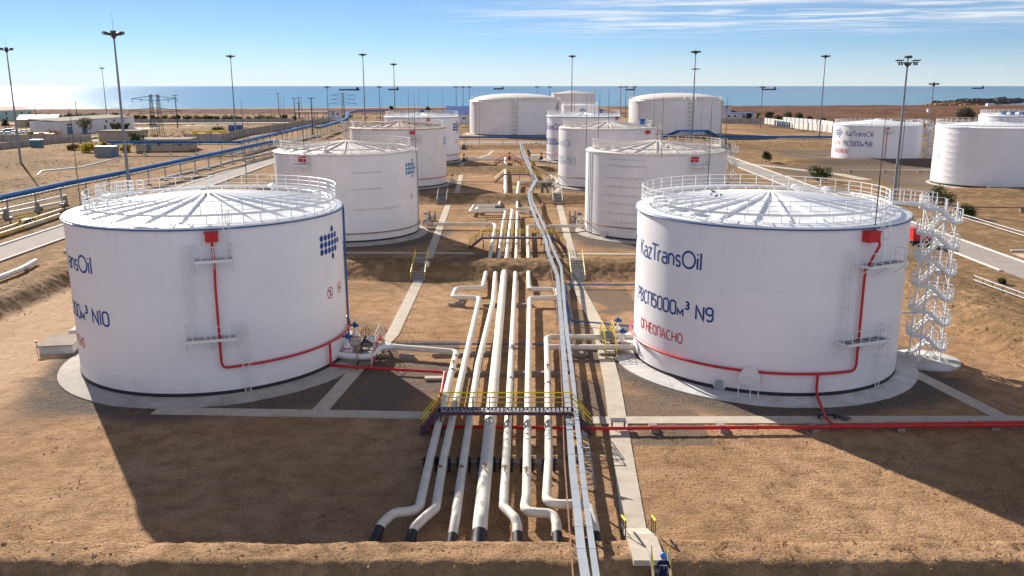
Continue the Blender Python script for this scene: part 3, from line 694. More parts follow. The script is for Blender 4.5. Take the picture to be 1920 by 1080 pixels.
def tank(no, name, label, t, shell='shell', roofm='roof', wm='white', rise=1.3, nribs=24, ribs=True, group='oil storage tanks', rail_r=None, rods=(), base='black', dome=False, deck_up=.5, rail_gap=None, segs=96, ringpipe='blue', rail_dx=0):
    t0_ = t
    x, y, z, R, h = t
    root = thing(name, label, 'storage tank', (x, y, z), 0, group)
    part(MB().lathe([(R, 0), (R, h)], segs, (x, y, z)), 'shell', shell, root, True)
    rf = MB()
    if dome: pr = [(R-.0, h-.04), (R-.4, h+.5)]+[((R-1.6)*cos(th), h+.5+(rise-.5)*sin(th)) for th in [radians(3+k*8.7) for k in range(10)]]+[(.02, h+rise)]
    else: pr = [(R+.10, h-.2), (R+.10, h+.02), (R-.02, h+.07), (.75, h+.06+rise*(1-.75/R)), (.75, h+rise+.16), (.02, h+rise+.18)]
    rf.lathe(pr, segs, (x, y, z)); ro = part(rf, 'roof', roofm, root, True, 25)
    if ribs:
        r1 = R-.9
        for k in range(nribs):
            a = 2*pi*(k+.5)/nribs; mb = MB()
            zb = lambda r: h+.06+rise*(1-r/R)
            i0 = .7 if k % 2 == 0 or nribs <= 16 else .7
            ta = Vector((-sin(a), cos(a), 0)); w = .11; hh = .20; V = []
            for r, up in ((i0, hh), (r1-.7, hh), (r1+.2, .02)):
                for s in (-1, 1):
                    for u in (-.05, up): V.append(cylp(t, a, r, zb(r)+u)+ta*s*w)
            mb.add(V, [(0, 4, 5, 1), (1, 5, 7, 3), (3, 7, 6, 2), (4, 8, 9, 5), (5, 9, 11, 7), (7, 11, 10, 6), (8, 10, 11, 9), (0, 1, 3, 2)])
            part(mb, 'rib', roofm, ro)
    if base: part(MB().lathe([(R+.03, -.02), (R+.03, .52), (R-.01, .56)], segs, (x, y, z)), 'base_band', base, root, True)
    if ringpipe: part(MB().tube(arcpts(t, R+.17, h-.16, 0, 2*pi, .07)[:-1], .055, 6, True), 'drench_ring', ringpipe, root, True, 0)
    t = (t[0]+rail_dx, *t[1:]); rr = rail_r or R-1.05; mb = MB(); zz_ = roof_z(t, rr, 0 if dome else rise)+(.45 if dome else deck_up)
    pts = [cylp(t, a, rr, zz_) for a in [2*pi*k/72 for k in range(72)]]
    railing(mb, pts, 1.15, .034, 3, 1.55, True, .18, .024)
    ra = part(mb, 'railing', wm, root)
    if deck_up > .2:                             # raised walkway inside the railing
        dk = MB(); rI = rr-.75
        dk.lathe([(rI, -.03), (rr-.03, -.03), (rr-.03, .01), (rI, .01), (rI, -.03)], 72, (x, y, z+zz_-z if False else zz_+z)) if False else None
        for k in range(48):
            a = 2*pi*k/48; dk.beam(cylp(t, a, rr, roof_z(t, rr, rise)-.05), cylp(t, a, rr, zz_), .06, .06)
            dk.beam(cylp(t, a, rI, zz_-.03), cylp(t, a, rr, zz_-.03), .05, .06)
        dk.tube(arcpts(t, rI, zz_-.02, 0, 2*pi, .09)[:-1], .03, 5, True); dk.tube(arcpts(t, (rI+rr)/2, zz_-.02, 0, 2*pi, .09)[:-1], .02, 5, True)
        part(dk, 'walkway', wm, root)
    t = t0_
    for a, ln in rods:
        mb = MB(); b = cylp(t, a, R+.05, h-.4); mb.tube([b, b+Vector((0, 0, ln*.45))], .045, 6); mb.tube([b+Vector((0, 0, ln*.45)), b+Vector((0, 0, ln*.8)), b+Vector((0, 0, ln))], [.035, .03, .012], 6)
        part(mb, 'lightning_rod', 'purple' if wm != 'white' else 'dark', root)
    return root
def vent(root, t, a, r, rise, m='white_old', s=1.):
    c = cylp(t, a, r, roof_z(t, r, rise)); mb = MB(); mb.lathe([(.16*s, 0), (.16*s, .45*s), (.42*s, .5*s), (.42*s, .72*s), (.12*s, .85*s), (0.01, .86*s)], 14, c); return part(mb, 'roof_vent', m, root, True)
def fire_pipe(root, t, pts, r, name='fire_pipe', m='red', n=8): return part(MB().tube(pts, r, n), name, m, root, True, 50)
RD = 9.4
# ---- the two near tanks
t = TK[10]
T10 = tank(10, 'storage_tank', 'near white tank numbered N10 with a red riser pipe down its shaded face', t, rods=((pi*.985, RD), (pi*.5, RD)), rail_dx=.62)
a_r, z_r = on_cyl(t, 396, 440, .3); a_b, z_b = on_cyl(t, 413, 690, .25)
foam_box(T10, t, a_r, t[4]-.75)
z_ring = z_b; a_end = radians(40)
fire_pipe(T10, t, [cylp(t, a_r, 11.75, 12.6), cylp(t, a_r+.004, 11.75, 10.5)]+[cylp(t, a_r+(a_b-a_r)*.0, 11.72, q) for q in (9, 6, z_ring+.5)]+[cylp(t, a_r+.01, 11.70, z_ring+.12)]+arcpts(t, 11.68, z_ring, a_r+.03, a_end), .105, 'riser_pipe')
fire_pipe(T10, t, [cylp(t, on_cyl(t, 613, 640)[0], 11.68, z_ring), cylp(t, on_cyl(t, 613, 640)[0], 11.68, .5)], .1, 'drop_pipe')
fire_pipe(T10, t, [cylp(t, on_cyl(t, 641, 470)[0]+.12, 11.56, 13.4), cylp(t, on_cyl(t, 641, 470)[0]+.12, 11.56, .6)], .1, 'feed_pipe', 'blue')
fire_pipe(T10, t, [cylp(t, on_cyl(t, 641, 470)[0]+.20, 11.56, 13.4), cylp(t, on_cyl(t, 641, 470)[0]+.20, 11.56, .6)], .07, 'feed_pipe', 'blue')
aL, zU = on_cyl(t, 364, 487); aR, _ = on_cyl(t, 436, 487)
platform(T10, t, aL, aR, zU); aL2, zL = on_cyl(t, 351, 634); aR2, _ = on_cyl(t, 444, 634); platform(T10, t, aL2, aR2, zL)
ladder(T10, t, on_cyl(t, 424, 430)[0], zU, 14.9, cage=True); ladder(T10, t, on_cyl(t, 351, 540)[0]+.02, zL, zU+1.1); ladder(T10, t, on_cyl(t, 461, 690)[0], .3, zL+1.1)
shell_text(T10, t, 'KazTransOil', *[on_cyl(t, 173, 514)[f] for f in (0, 1)], 1.3, w=.17, hs=1.1)
shell_text(T10, t, 'РВСП5000м³ N10', *[on_cyl(t, 205, 612)[f] for f in (0, 1)], 1.1, w=.165, hs=1.2)
shell_text(T10, t, 'ОГНЕОПАСНО', *[on_cyl(t, 160, 653)[f] for f in (0, 1)], .82, 'inkred', w=.11, hs=1.2)
a, z = on_cyl(t, 603, 461); shell_logo(T10, t, a, z, .61, k=.44)
a, z = on_cyl(t, 619, 549); shell_ban(T10, t, a, z, .52, cig=False); a, z = on_cyl(t, 636, 538); shell_ban(T10, t, a, z, .52)
vent(T10, t, 1.2, 9.2, 1.3, 'white'); vent(T10, t, .35, 9.4, 1.3, 'white')
t = TK[9]
T9 = tank(9, 'storage_tank', 'near white tank numbered N9 with blue and red lettering, beside the spiral stair', t, rods=((atan2(-10.2, 5.1), RD), (radians(3), RD), (radians(105), RD)), rail_dx=-.72)
a_r, _ = on_cyl(t, 1633, 440, .3); foam_box(T9, t, a_r, t[4]-.8, s=1.15)
a_b, z_b = on_cyl(t, 1600, 695, .25); a_t, _ = on_cyl(t, 1420, 690, .25); z_ring = z_b
fire_pipe(T9, t, [cylp(t, a_r+.03, 12.2, 12.6), cylp(t, a_r+.035, 12.25, 12.2), cylp(t, a_r-.02, 11.72, 10.2)]+[cylp(t, a_r-.02, 11.70, q) for q in (9, 6, z_ring+.5)]+[cylp(t, a_r-.03, 11.68, z_ring+.12)]+arcpts(t, 11.68, z_ring, a_r-.05, -radians(225)), .11, 'riser_pipe')
aD = on_cyl(t, 1530, 705)[0]
fire_pipe(T9, t, [cylp(t, aD, 11.68, z_ring), cylp(t, aD, 11.68, .9), cylp(t, aD, 11.9, .45), tuple(G(1548, 783, .45)), tuple(G(1563, 797, .4))], .11, 'drop_pipe')
aL, zU = on_cyl(t, 1602, 497); aR, _ = on_cyl(t, 1672, 485); platform(T9, t, aL, aR, zU)
aL2, zL = on_cyl(t, 1562, 640); aR2, _ = on_cyl(t, 1642, 630); platform(T9, t, aL2, aR2, zL)
ladder(T9, t, on_cyl(t, 1642, 420)[0]+.03, zU, 14.9); ladder(T9, t, on_cyl(t, 1583, 560)[0], zL, zU+1.1); ladder(T9, t, on_cyl(t, 1640, 690)[0], .3, zL+1.1)
shell_text(T9, t, 'KazTransOil', *on_cyl(t, 1315, 507), 1.34, w=.17, hs=1.0)
shell_text(T9, t, 'РВСП5000м³ N9', *on_cyl(t, 1336, 604), 1.1, w=.165, hs=1.12); shell_text(T9, t, 'ОГНЕОПАСНО', *on_cyl(t, 1279, 645), .82, 'inkred', w=.12, hs=1.15)
a, z = on_cyl(t, 1197, 452); shell_logo(T9, t, a-.36, z+.2, .61)
mh, zm = on_cyl(t, 1408, 680); mb = MB(); R = 11.4
c = cylp(t, mh, R, 1.75); rdv = Vector((cos(mh), sin(mh), 0)); tav = Vector((-sin(mh), cos(mh), 0))
mb.tube([c, c+rdv*.32], .62, 24); mb.tube([c+rdv*.32, c+rdv*.40], .78, 24); part(mb, 'manhole', 'white', T9)
mb = MB()
for s in (-.75, .15, .75): mb.beam(c+rdv*1.0+tav*s+Vector((0, 0, -1.6)), c+rdv*1.0+tav*s+Vector((0, 0, .45)), .06, .06)
for zz_ in (-.35, 0, .35): mb.beam(c+rdv*1.0+tav*-.75+Vector((0, 0, zz_)), c+rdv*1.0+tav*.15+Vector((0, 0, zz_)), .04, .04)
mb.beam(c+rdv*.45+tav*-.75+Vector((0, 0, -.5)), c+rdv*1.0+tav*-.75+Vector((0, 0, -.5)), .06, .06)
part(mb, 'manhole_stand', 'white', T9)
a, z = on_cyl(t, 1349, 722); c = cylp(t, a, 11.55, z-.0); mb = MB(); mb.box(c, (.35, .55, .85), a); part(mb, 'control_box', 'galv', T9); mb = MB(); mb.tube([cylp(t, a, 11.35, z+.1), cylp(t, a, 11.46, z+.1)], .55, 20); part(mb, 'hatch', 'shell', T9)
for a, r in ((radians(200), 9.6), (radians(215), 9.7), (radians(40), 9.2), (radians(58), 8.8)): vent(T9, t, a, r, 1.3, 'white')

# ---- second row
t = TK[12]
T12 = tank(12, 'storage_tank', 'weathered white tank behind the N10 tank with three steel rails on its face', t, 'shell_old', 'roof_old', 'white_old', 1.35, 20, rods=((radians(-112), RD), (radians(-6), RD), (radians(160), RD)), deck_up=.4, ringpipe=None)
a, _ = on_cyl(t, 566, 300, .3); foam_box(T12, t, a, t[4]-.75); a1, zz_ = on_cyl(t, 582, 313); platform(T12, t, a-.12, a1+.02, zz_); ladder(T12, t, a1-.01, zz_, 14.8, 'white_old')
ring = on_cyl(t, 700, 436)[1]-t[2]
fire_pipe(T12, t, arcpts(t, 11.66, ring, radians(-150), radians(30)), .085, 'fire_ring', 'rustpipe')
fire_pipe(T12, t, [cylp(t, radians(-2), 11.56, 13.4), cylp(t, radians(-2), 11.56, .6)], .09, 'feed_pipe', 'galv')
def shelf(root, t, pa, pb, brackets=6, m='white_old', d=.14):
    a0, z0_ = on_cyl(t, *pa); a1, _ = on_cyl(t, *pb); z = z0_-t[2]; mb = MB(); P = arcpts(t, t[3]+d, z, a0, a1, .04)
    for p, q in zip(P, P[1:]): mb.beam(p, q, .06, .07)
    for k in range(brackets+1):
        a = a0+(a1-a0)*k/brackets; mb.beam(cylp(t, a, t[3], z-.18), cylp(t, a, t[3]+d, z-.02), .05, .05)
    return part(mb, 'insulation_rail', m, root)
for p, q in (((660, 324), (713, 320)), ((661, 355), (714, 350)), ((663, 393), (750, 383))): shelf(T12, t, p, q)
a, z = on_cyl(t, 762, 317); shell_logo(T12, t, a, z-t[2], .66, 'ink_mid'); a, z = on_cyl(t, 772, 367.5); shell_ban(T12, t, a, z-t[2], .5, 'inkred_faint')
vent(T12, t, -1.75, 8.6, 1.35)
t = TK[11]
T11 = tank(11, 'storage_tank', 'weathered white tank behind the N9 tank with eight steel rails on its lit side', t, 'shell_old', 'roof_old', 'white_old', 1.35, 20, rods=((pi, RD), (radians(-95), RD), (radians(2), RD), (radians(140), RD)), deck_up=.4, ringpipe=None)
a, _ = on_cyl(t, 1303, 298, .3); foam_box(T11, t, a, t[4]-.8); a0, zz_ = on_cyl(t, 1293, 312); a1, _ = on_cyl(t, 1326, 310); platform(T11, t, a0, a1, zz_-t[2]); ladder(T11, t, a1-.05, zz_-t[2], 14.8, 'white_old')
for p, q in (((1141, 297), (1209, 303)), ((1136, 309), (1214, 315)), ((1132, 331), (1205, 337)), ((1131, 347), (1200, 354)), ((1130, 363), (1198, 370)), ((1130, 378), (1196, 385)), ((1128, 396), (1195, 405)), ((1147, 415), (1200, 422))): shelf(T11, t, p, q, 8)
ring = on_cyl(t, 1150, 425)[1]-t[2]; fire_pipe(T11, t, arcpts(t, 11.7, ring, radians(-60), radians(-215)), .085, 'fire_ring', 'rustpipe')
for d in (0, .06): fire_pipe(T11, t, [cylp(t, radians(-166)+d, 11.52, 13.4), cylp(t, radians(-166)+d, 11.52, .6)], .07, 'feed_pipe', 'galv')
a, z = on_cyl(t, 1134, 439); mb = MB(); mb.tube([cylp(t, a, 11.35, z-t[2]), cylp(t, a, 11.75, z-t[2])], .5, 16); mb.tube([cylp(t, a, 11.75, z-t[2]), cylp(t, a, 11.82, z-t[2])], .62, 16); part(mb, 'manhole', 'white_old', T11)
vent(T11, t, -1.5, 5.2, 1.35)
# ---- third row
t = TK[14]
T14 = tank(14, 'storage_tank', 'tank with a rust-patched roof and rust-stained rim in the left row', t, 'shell_rust', 'roof_rust', 'white_old', 1.45, 20, rods=((radians(-70), RD), (radians(-100), RD*.9), (radians(70), RD)), deck_up=.2, rail_r=10.9, ringpipe=None)
a, _ = on_cyl(t, 773, 246, .3); foam_box(T14, t, a, t[4]-.8); a0, zz_ = on_cyl(t, 771, 262); a1, _ = on_cyl(t, 787, 262); platform(T14, t, a0, a1, zz_-t[2], m='white_old')
ring = on_cyl(t, 800, 335)[1]-t[2]; fire_pipe(T14, t, arcpts(t, 11.66, ring, radians(-80), radians(20)), .09, 'fire_ring', 'red'); 
a, z = on_cyl(t, 832, 264); shell_logo(T14, t, a-.02, z-t[2], .62, 'ink_faint')
t = TK[13]
T13 = tank(13, 'storage_tank', 'dusty white tank numbered N13 in faint letters with a blue box on its roof', t, 'shell_old', 'roof_old', 'white_old', 1.35, 18, rods=((radians(-95), RD), (radians(10), RD), (radians(100), RD)), deck_up=.2, ringpipe=None)
shell_text(T13, t, 'KazTransOil', *[(on_cyl(t, 1069, 275)[f]-(t[2] if f else 0)) for f in (0, 1)], 1.6, 'ink_faint', w=.2)
shell_text(T13, t, 'РВС5000м³N13', *[(on_cyl(t, 1079, 309)[f]-(t[2] if f else 0)) for f in (0, 1)], 1.6, 'ink_faint', w=.2)
ring = on_cyl(t, 1060, 331)[1]-t[2]; fire_pipe(T13, t, arcpts(t, 11.7, ring, radians(-70), radians(-200)), .09, 'fire_ring', 'rustpipe')
a, _ = on_cyl(t, 1215, 245, .3); foam_box(T13, t, a, t[4]-.8); c = cylp(t, radians(10), 8.6, t[4]+.9); mb = MB(); mb.box(c, (1.1, 1.1, 1.5)); mb.box(c+Vector((0, 0, .85)), (1.3, 1.3, .2)); part(mb, 'roof_box', 'bluecover', T13)
# ---- fourth row
t = TK[16]
T16 = tank(16, 'storage_tank', 'clean white tank with bright blue emblem, farthest in the left row', t, 'shell', 'roof', 'white', .95, 12, rods=((radians(-75), RD), (radians(60), RD)), deck_up=.2, rail_r=11.1)
a, z = on_cyl(t, 850.5, 238.5); shell_logo(T16, t, a, z-t[2], .82, 'ink'); a, z = on_cyl(t, 855, 265); shell_ban(T16, t, a, z-t[2], .6); a, z = on_cyl(t, 858.5, 264); shell_ban(T16, t, a, z-t[2], .6)
a, _ = on_cyl(t, 803, 223, .3); foam_box(T16, t, a, t[4]-.7); ring = on_cyl(t, 850, 290)[1]-t[2]; fire_pipe(T16, t, arcpts(t, 11.66, ring, radians(-80), radians(20)), .1, 'fire_ring', 'red')
mb = MB(); mb.box(cylp(t, radians(95), 8.5, t[4]+1.2), (1.2, 1.2, 1.3)); part(mb, 'roof_box', 'bluecover', T16)
t = TK[15]
T15 = tank(15, 'storage_tank', 'clean white tank with blue letters wrapping its edge, farthest in the right row', t, 'shell', 'roof', 'white', .95, 12, rods=((radians(-70), RD), (radians(100), RD)), deck_up=.2, rail_r=11.1)
shell_text(T15, t, 'KazTransOil', *[(on_cyl(t, 1049, 244)[f]-(t[2] if f else 0)) for f in (0, 1)], 1.7, 'ink', w=.24)
shell_text(T15, t, 'РВС5000м³', *[(on_cyl(t, 1052, 272)[f]-(t[2] if f else 0)) for f in (0, 1)], 1.7, 'ink', w=.24)
ring = on_cyl(t, 1040, 288)[1]-t[2]; fire_pipe(T15, t, arcpts(t, 11.7, ring, radians(-60), radians(-200)), .1, 'fire_ring', 'red'); fire_pipe(T15, t, [cylp(t, radians(-172), 11.6, 13.3), cylp(t, radians(-172), 11.6, .5)], .1, 'feed_pipe', 'blue')
mb = MB(); mb.box(cylp(t, radians(45), 8.5, t[4]+1.1), (1.1, 1.1, 1.2)); part(mb, 'roof_box', 'bluecover', T15)
a, _ = on_cyl(t, 1157, 219, .3); foam_box(T15, t, a, t[4]-.7)
# ---- the larger domed tanks and the tanks on the right
def big_tank(name, label, t, rise, stair_a, logo=None, group='large domed tanks'):
    o = tank(0, name, label, t, 'shell_old', 'roof_old', 'white_old', rise, 0, False, group, rail_r=t[3]-.4, dome=True, ringpipe=None, deck_up=.1)
    mb = MB()
    for s in (-1, 1): mb.beam(cylp(t, stair_a+s*.05, t[3]+1.0, 0), cylp(t, stair_a+s*.05, t[3]+1.0, t[4]+.5), .14, .14)
    for k in range(8): mb.beam(cylp(t, stair_a-.05, t[3]+.6, 1.2+k*(t[4]-1)/7.5), cylp(t, stair_a+.05, t[3]+.6, 1.2+k*(t[4]-1)/7.5), 1.3, .3)
    part(mb, 'ladder_tower', 'white_old', o)
    for a in (-2.6, -.45):
        mb = MB(); mb.tube([cylp(t, a, t[3]+.25, .3), cylp(t, a, t[3]+.25, t[4]-1.2), cylp(t, a, t[3]+.5, t[4]-.4)], .22, 8); part(mb, 'riser_pipe', 'white_old', o, True); foam_box(o, t, a, t[4]-1, 'white_old', 1.6)
    mb = MB()
    for a in (stair_a+.05, stair_a+.16, stair_a-.1): mb.box(cylp(t, a, t[3]-1.6, t[4]+1.1), (1.1, 1.3, 1.1))
    part(mb, 'roof_gear', 'white_old', o)
    return o
TB = (1.5, 407, 2.3, 21.05, 14.9); B1 = big_tank('domed_tank', 'large domed tank in the middle behind the pipe corridor', TB, 3.4, radians(-91))
a, z = on_cyl(TB, 1042, 203); shell_logo(B1, TB, a, z-TB[2], .9, 'ink_faint', .5)
def place_big(xl, xr, ytop, ybase, Yc):
    p, q = at(xl, ytop, Yc), at(xr, ytop, Yc); return p, q
TC = (75.85, 410, 2.3, 21.5, 15.1); B2 = big_tank('domed_tank', 'large domed tank right of the middle behind the tall light mast', TC, 3.4, radians(-82))
apron((TB[0], TB[1], TB[2]-.1, TB[3], 0), 2.5, 'concrete'); apron((TC[0], TC[1], TC[2]-.1, TC[3], 0), 2.5, 'concrete')
p, q = at(1034, 176, 560), at(1115, 176, 560); TD = ((p.x+q.x)/2, 560, 2.2, (q.x-p.x)/2, p.z-2.2)
B3 = tank(0, 'storage_tank', 'distant pale tank with a cluttered roof rim near the horizon', TD, 'shell_old', 'roof_old', 'white_old', 2.2, 0, False, 'distant storage tanks', rail_r=TD[3]-.4, deck_up=.1, ringpipe=None, segs=64)
p, q = at(1053, 197, 455), at(1122, 197, 455); TE = ((p.x+q.x)/2, 455, 2.2, (q.x-p.x)/2, p.z-2.2)
B4 = tank(0, 'storage_tank', 'white flat-topped tank with a small emblem in front of the distant pale tank', TE, 'shell', 'roof', 'white', .6, 0, False, 'distant storage tanks', rail_r=TE[3]-.3, deck_up=.1, ringpipe=None, segs=64)
a, z = on_cyl(TE, 1088, 207); shell_logo(B4, TE, a, z-TE[2], .55, 'ink_mid', .55)
t = T8
B8 = tank(8, 'storage_tank', 'white tank numbered N8 with blue emblem and red warning words', t, 'shell', 'roof', 'white', 1.5, 0, False, rods=((radians(-120), 8), (radians(-20), 8)), rail_r=12.3, deck_up=.1, base='pink', ringpipe=None)
a, z = on_cyl(t, 1567.5, 247.5); shell_logo(B8, t, a+.03, z-t[2], .64, 'ink', .42)
shell_text(B8, t, 'KazTransOil', (1586, 254), (1637, 256.5), 1.4, 'ink', w=.17); shell_text(B8, t, 'РВС5000м³N8', (1581, 272), (1635, 275.5), 1.4, 'ink', w=.17); shell_text(B8, t, 'ОГНЕОПАСНО', (1565, 285), (1590, 287.5), 1.2, 'inkred', w=.15)
for px in (1567, 1572.5): a, z = on_cyl(t, px, 267); shell_ban(B8, t, a, z-t[2], .55)
a, z = on_cyl(t, 1665, 238, .3); foam_box(B8, t, a, t[4]-.7, s=.8); aL, zz_ = on_cyl(t, 1659, 246); platform(B8, t, aL, aL+.2, zz_-t[2]); fire_pipe(B8, t, [cylp(t, a, 12.85, t[4]-1.2), cylp(t, a, 12.85, .3)], .11, 'riser_pipe', 'pink')
for a, r in ((.3, 10.5), (.8, 10.2), (0, 10)): vent(B8, t, a, r, 1.5, 'white')
t = T6
B6 = tank(6, 'storage_tank', 'white tank numbered N6 in faded letters with rows of brackets, cut by the picture edge', t, 'shell', 'roof', 'white', 1.2, 0, False, rail_r=11.4, deck_up=.3, base='black', ringpipe=None)
for k in range(9):
    y_ = 250+k*11.3; shelf(B6, t, (1780-k*1.3, y_), (1816-k*1.3, y_+5), 9, 'white', .8)
shell_text(B6, t, 'KazTransOil', *[(on_cyl(t, 1763, 264.5)[f]-(t[2] if f else 0)) for f in (0, 1)], 1.6, 'ink_faint', w=.16); shell_text(B6, t, 'РВС5000м³ N6', *[(on_cyl(t, 1763, 298)[f]-(t[2] if f else 0)) for f in (0, 1)], 1.6, 'ink_faint', w=.16)
a, z = on_cyl(t, 1853, 350); mb = MB(); mb.tube([cylp(t, a, 11.85, 1.0), cylp(t, a, 12.3, 1.0)], .6, 16); part(mb, 'manhole', 'white', B6)
p = at(1858, 216, 262); TF = (p.x+11.4, 266, 2.2, 11.4, p.z-2.2-.2)
B7 = tank(5, 'storage_tank', 'white tank behind the N6 tank with only its railed roof showing', TF, 'shell', 'roof', 'white', 1.0, 0, False, rail_r=11.0, deck_up=.3, ringpipe=None)
mb = MB()
for a in (-2.6, -2.1, -1.7, -2.35): mb.box(cylp(TF, a, 9.5, TF[4]+.9), (1., 1., .9))
part(mb, 'roof_box', 'bluecover', B7)
# ---- spiral stair towers beside the tanks
def stair_tower(label, x, y, zb, h, rz=0, m='white', turns=6):
    root = thing('stair_tower', label, 'stair tower', (x, y, zb), rz, 'stair towers beside the tanks')
    R = 1.66; w = .8; dz = h/turns
    fr = MB()
    for sx in (-1, 1):
        for sy in (-1, 1): fr.beam((sx*.95, sy*.95, .25), (sx*.95, sy*.95, h+.9), .11, .11)
    for k in range(turns):
        for sy in (-1, 1): fr.beam((-.95, sy*.95, .3+k*dz), (.95, sy*.95, .3+(k+1)*dz-.2), .06, .06); fr.beam((.95, sy*.95, .3+k*dz), (-.95, sy*.95, .3+(k+1)*dz-.2), .06, .06)
        for sx in (-1, 1): fr.beam((sx*.95, -.95, .3+k*dz), (sx*.95, .95, .3+(k+1)*dz-.2), .06, .06)
    fr.build('frame', m, root)
    for k in range(turns):
        for side in (0, 1):
            z = .25+(k+side*.5)*dz+ (dz*.5 if True else 0)
            if side == 1 and k == turns-1 and False: continue
            s = 1 if side == 0 else -1      # right landing, then left landing
            ld_ = MB(); n = 10; V = []
            for rr_ in (.55, R):
                for i in range(n+1):
                    a = -pi/2+pi*i/n; V.append((s*(.45+rr_*.78*cos(a)), rr_*sin(a)*.92, z))
            V += [(a, b, c-.05) for a, b, c in V]; q = n+1
            for i in range(n):
                ld_.f += [(i, i+q, i+q+1, i+1), (2*q+i, 2*q+i+1, 3*q+i+1, 3*q+i), (q+i, 3*q+i, 3*q+i+1, q+i+1)]
            ld_.v = V
            sk = [(s*(.45+R*.78*cos(-pi/2+pi*i/n)), R*.92*sin(-pi/2+pi*i/n), z) for i in range(n+1)]
            for a, b in zip(sk, sk[1:]): ld_.beam((a[0], a[1], z+.05), (b[0], b[1], z+.05), .02, .26)
            o = ld_.build('landing', m, root)
            rl = MB(); railing(rl, sk, 1.05, .03, 3, .6); rl.build('railing', m, o)
            # flight going up from this landing to the next
            yy = -1.2 if s > 0 else 1.2; fl = MB(); x0, x1 = s*.6, -s*.6
            zt = z+dz*.5
            if not (side == 1 and k == turns-1):
                for e in (-.36, .36): fl.beam((x0, yy+e, z), (x1, yy+e, zt), .03, .2)
                for i in range(1, 6): fl.beam((lerp(x0, x1, i/6), yy-.34, lerp(z, zt, i/6)), (lerp(x0, x1, i/6), yy+.34, lerp(z, zt, i/6)), .22, .03)
                for e in (1.0, .55): fl.tube([(x0, yy*1.32, z+e), (x1, yy*1.32, zt+e)], .02, 5)
                fl.build('flight', m, root)
    f0 = MB(); 
    for e in (-.36, .36): f0.beam((-1.0, 1.2+e, .2), (.6, 1.2+e, .25+dz*.5), .03, .2)
    for i in range(1, 6): f0.beam((lerp(-1, .6, i/6), .86, lerp(.2, .25+dz*.5, i/6)), (lerp(-1, .6, i/6), 1.54, lerp(.2, .25+dz*.5, i/6)), .22, .03)
    f0.build('flight', m, root)
    return root
def tower_for(label, t, ang, dist=2.9, m='white', turns=6):
    p = cylp(t, ang, t[3]+dist, 0); root = stair_tower(label, p.x, p.y, t[2], t[4]-.1, 0, m, turns)
    mb = MB(); a, b = cylp(t, ang, t[3]-1.2, t[4]+.55), cylp(t, ang, t[3]+dist-.6, t[4]+.35); ta = Vector((-sin(ang), cos(ang), 0))
    mb.beam(a, b, 1.0, .12)
    o = part(mb, 'bridge', m, root); rl = MB()
    for s in (-.5, .5): railing(rl, [a+ta*s, b+ta*s], 1.15, .03, 3, .9, toe=.15)
    part(rl, 'railing', m, o)
    tb = MB()
    for z in (t[4]*.32, t[4]*.72): tb.beam(cylp(t, ang, t[3], z), cylp(t, ang, t[3]+dist-.9, z), .12, .14)
    part(tb, 'tie_beam', m, root); return root
ang9 = atan2(pad.y+.2-TK[9][1], pad.x-TK[9][0]); d9 = hypot(pad.x-TK[9][0], pad.y+.2-TK[9][1])-11.4
tower_for('white spiral stair tower on its own round pad beside the N9 tank', TK[9], ang9, d9)
tower_for('white stair tower showing behind the left rim of the N10 tank', TK[10], radians(146), 2.4)
tower_for('pale stair tower with railed bridge behind the left rim of the three-rail tank', TK[12], radians(150), 2.2, 'white_old')
tower_for('pale stair tower with bridge right of the eight-rail tank', TK[11], radians(22), 2.8, 'white_old')
tower_for('rusty pale stair tower behind the left rim of the rust-roofed tank', TK[14], radians(160), 2.2, 'white_old')
tower_for('pale stair tower right of the faint N13 tank roof', TK[13], radians(25), 2.4, 'white_old')
tower_for('white stair tower between the N8 and N6 tanks', T8, radians(-10), 2.6, 'white', 4)
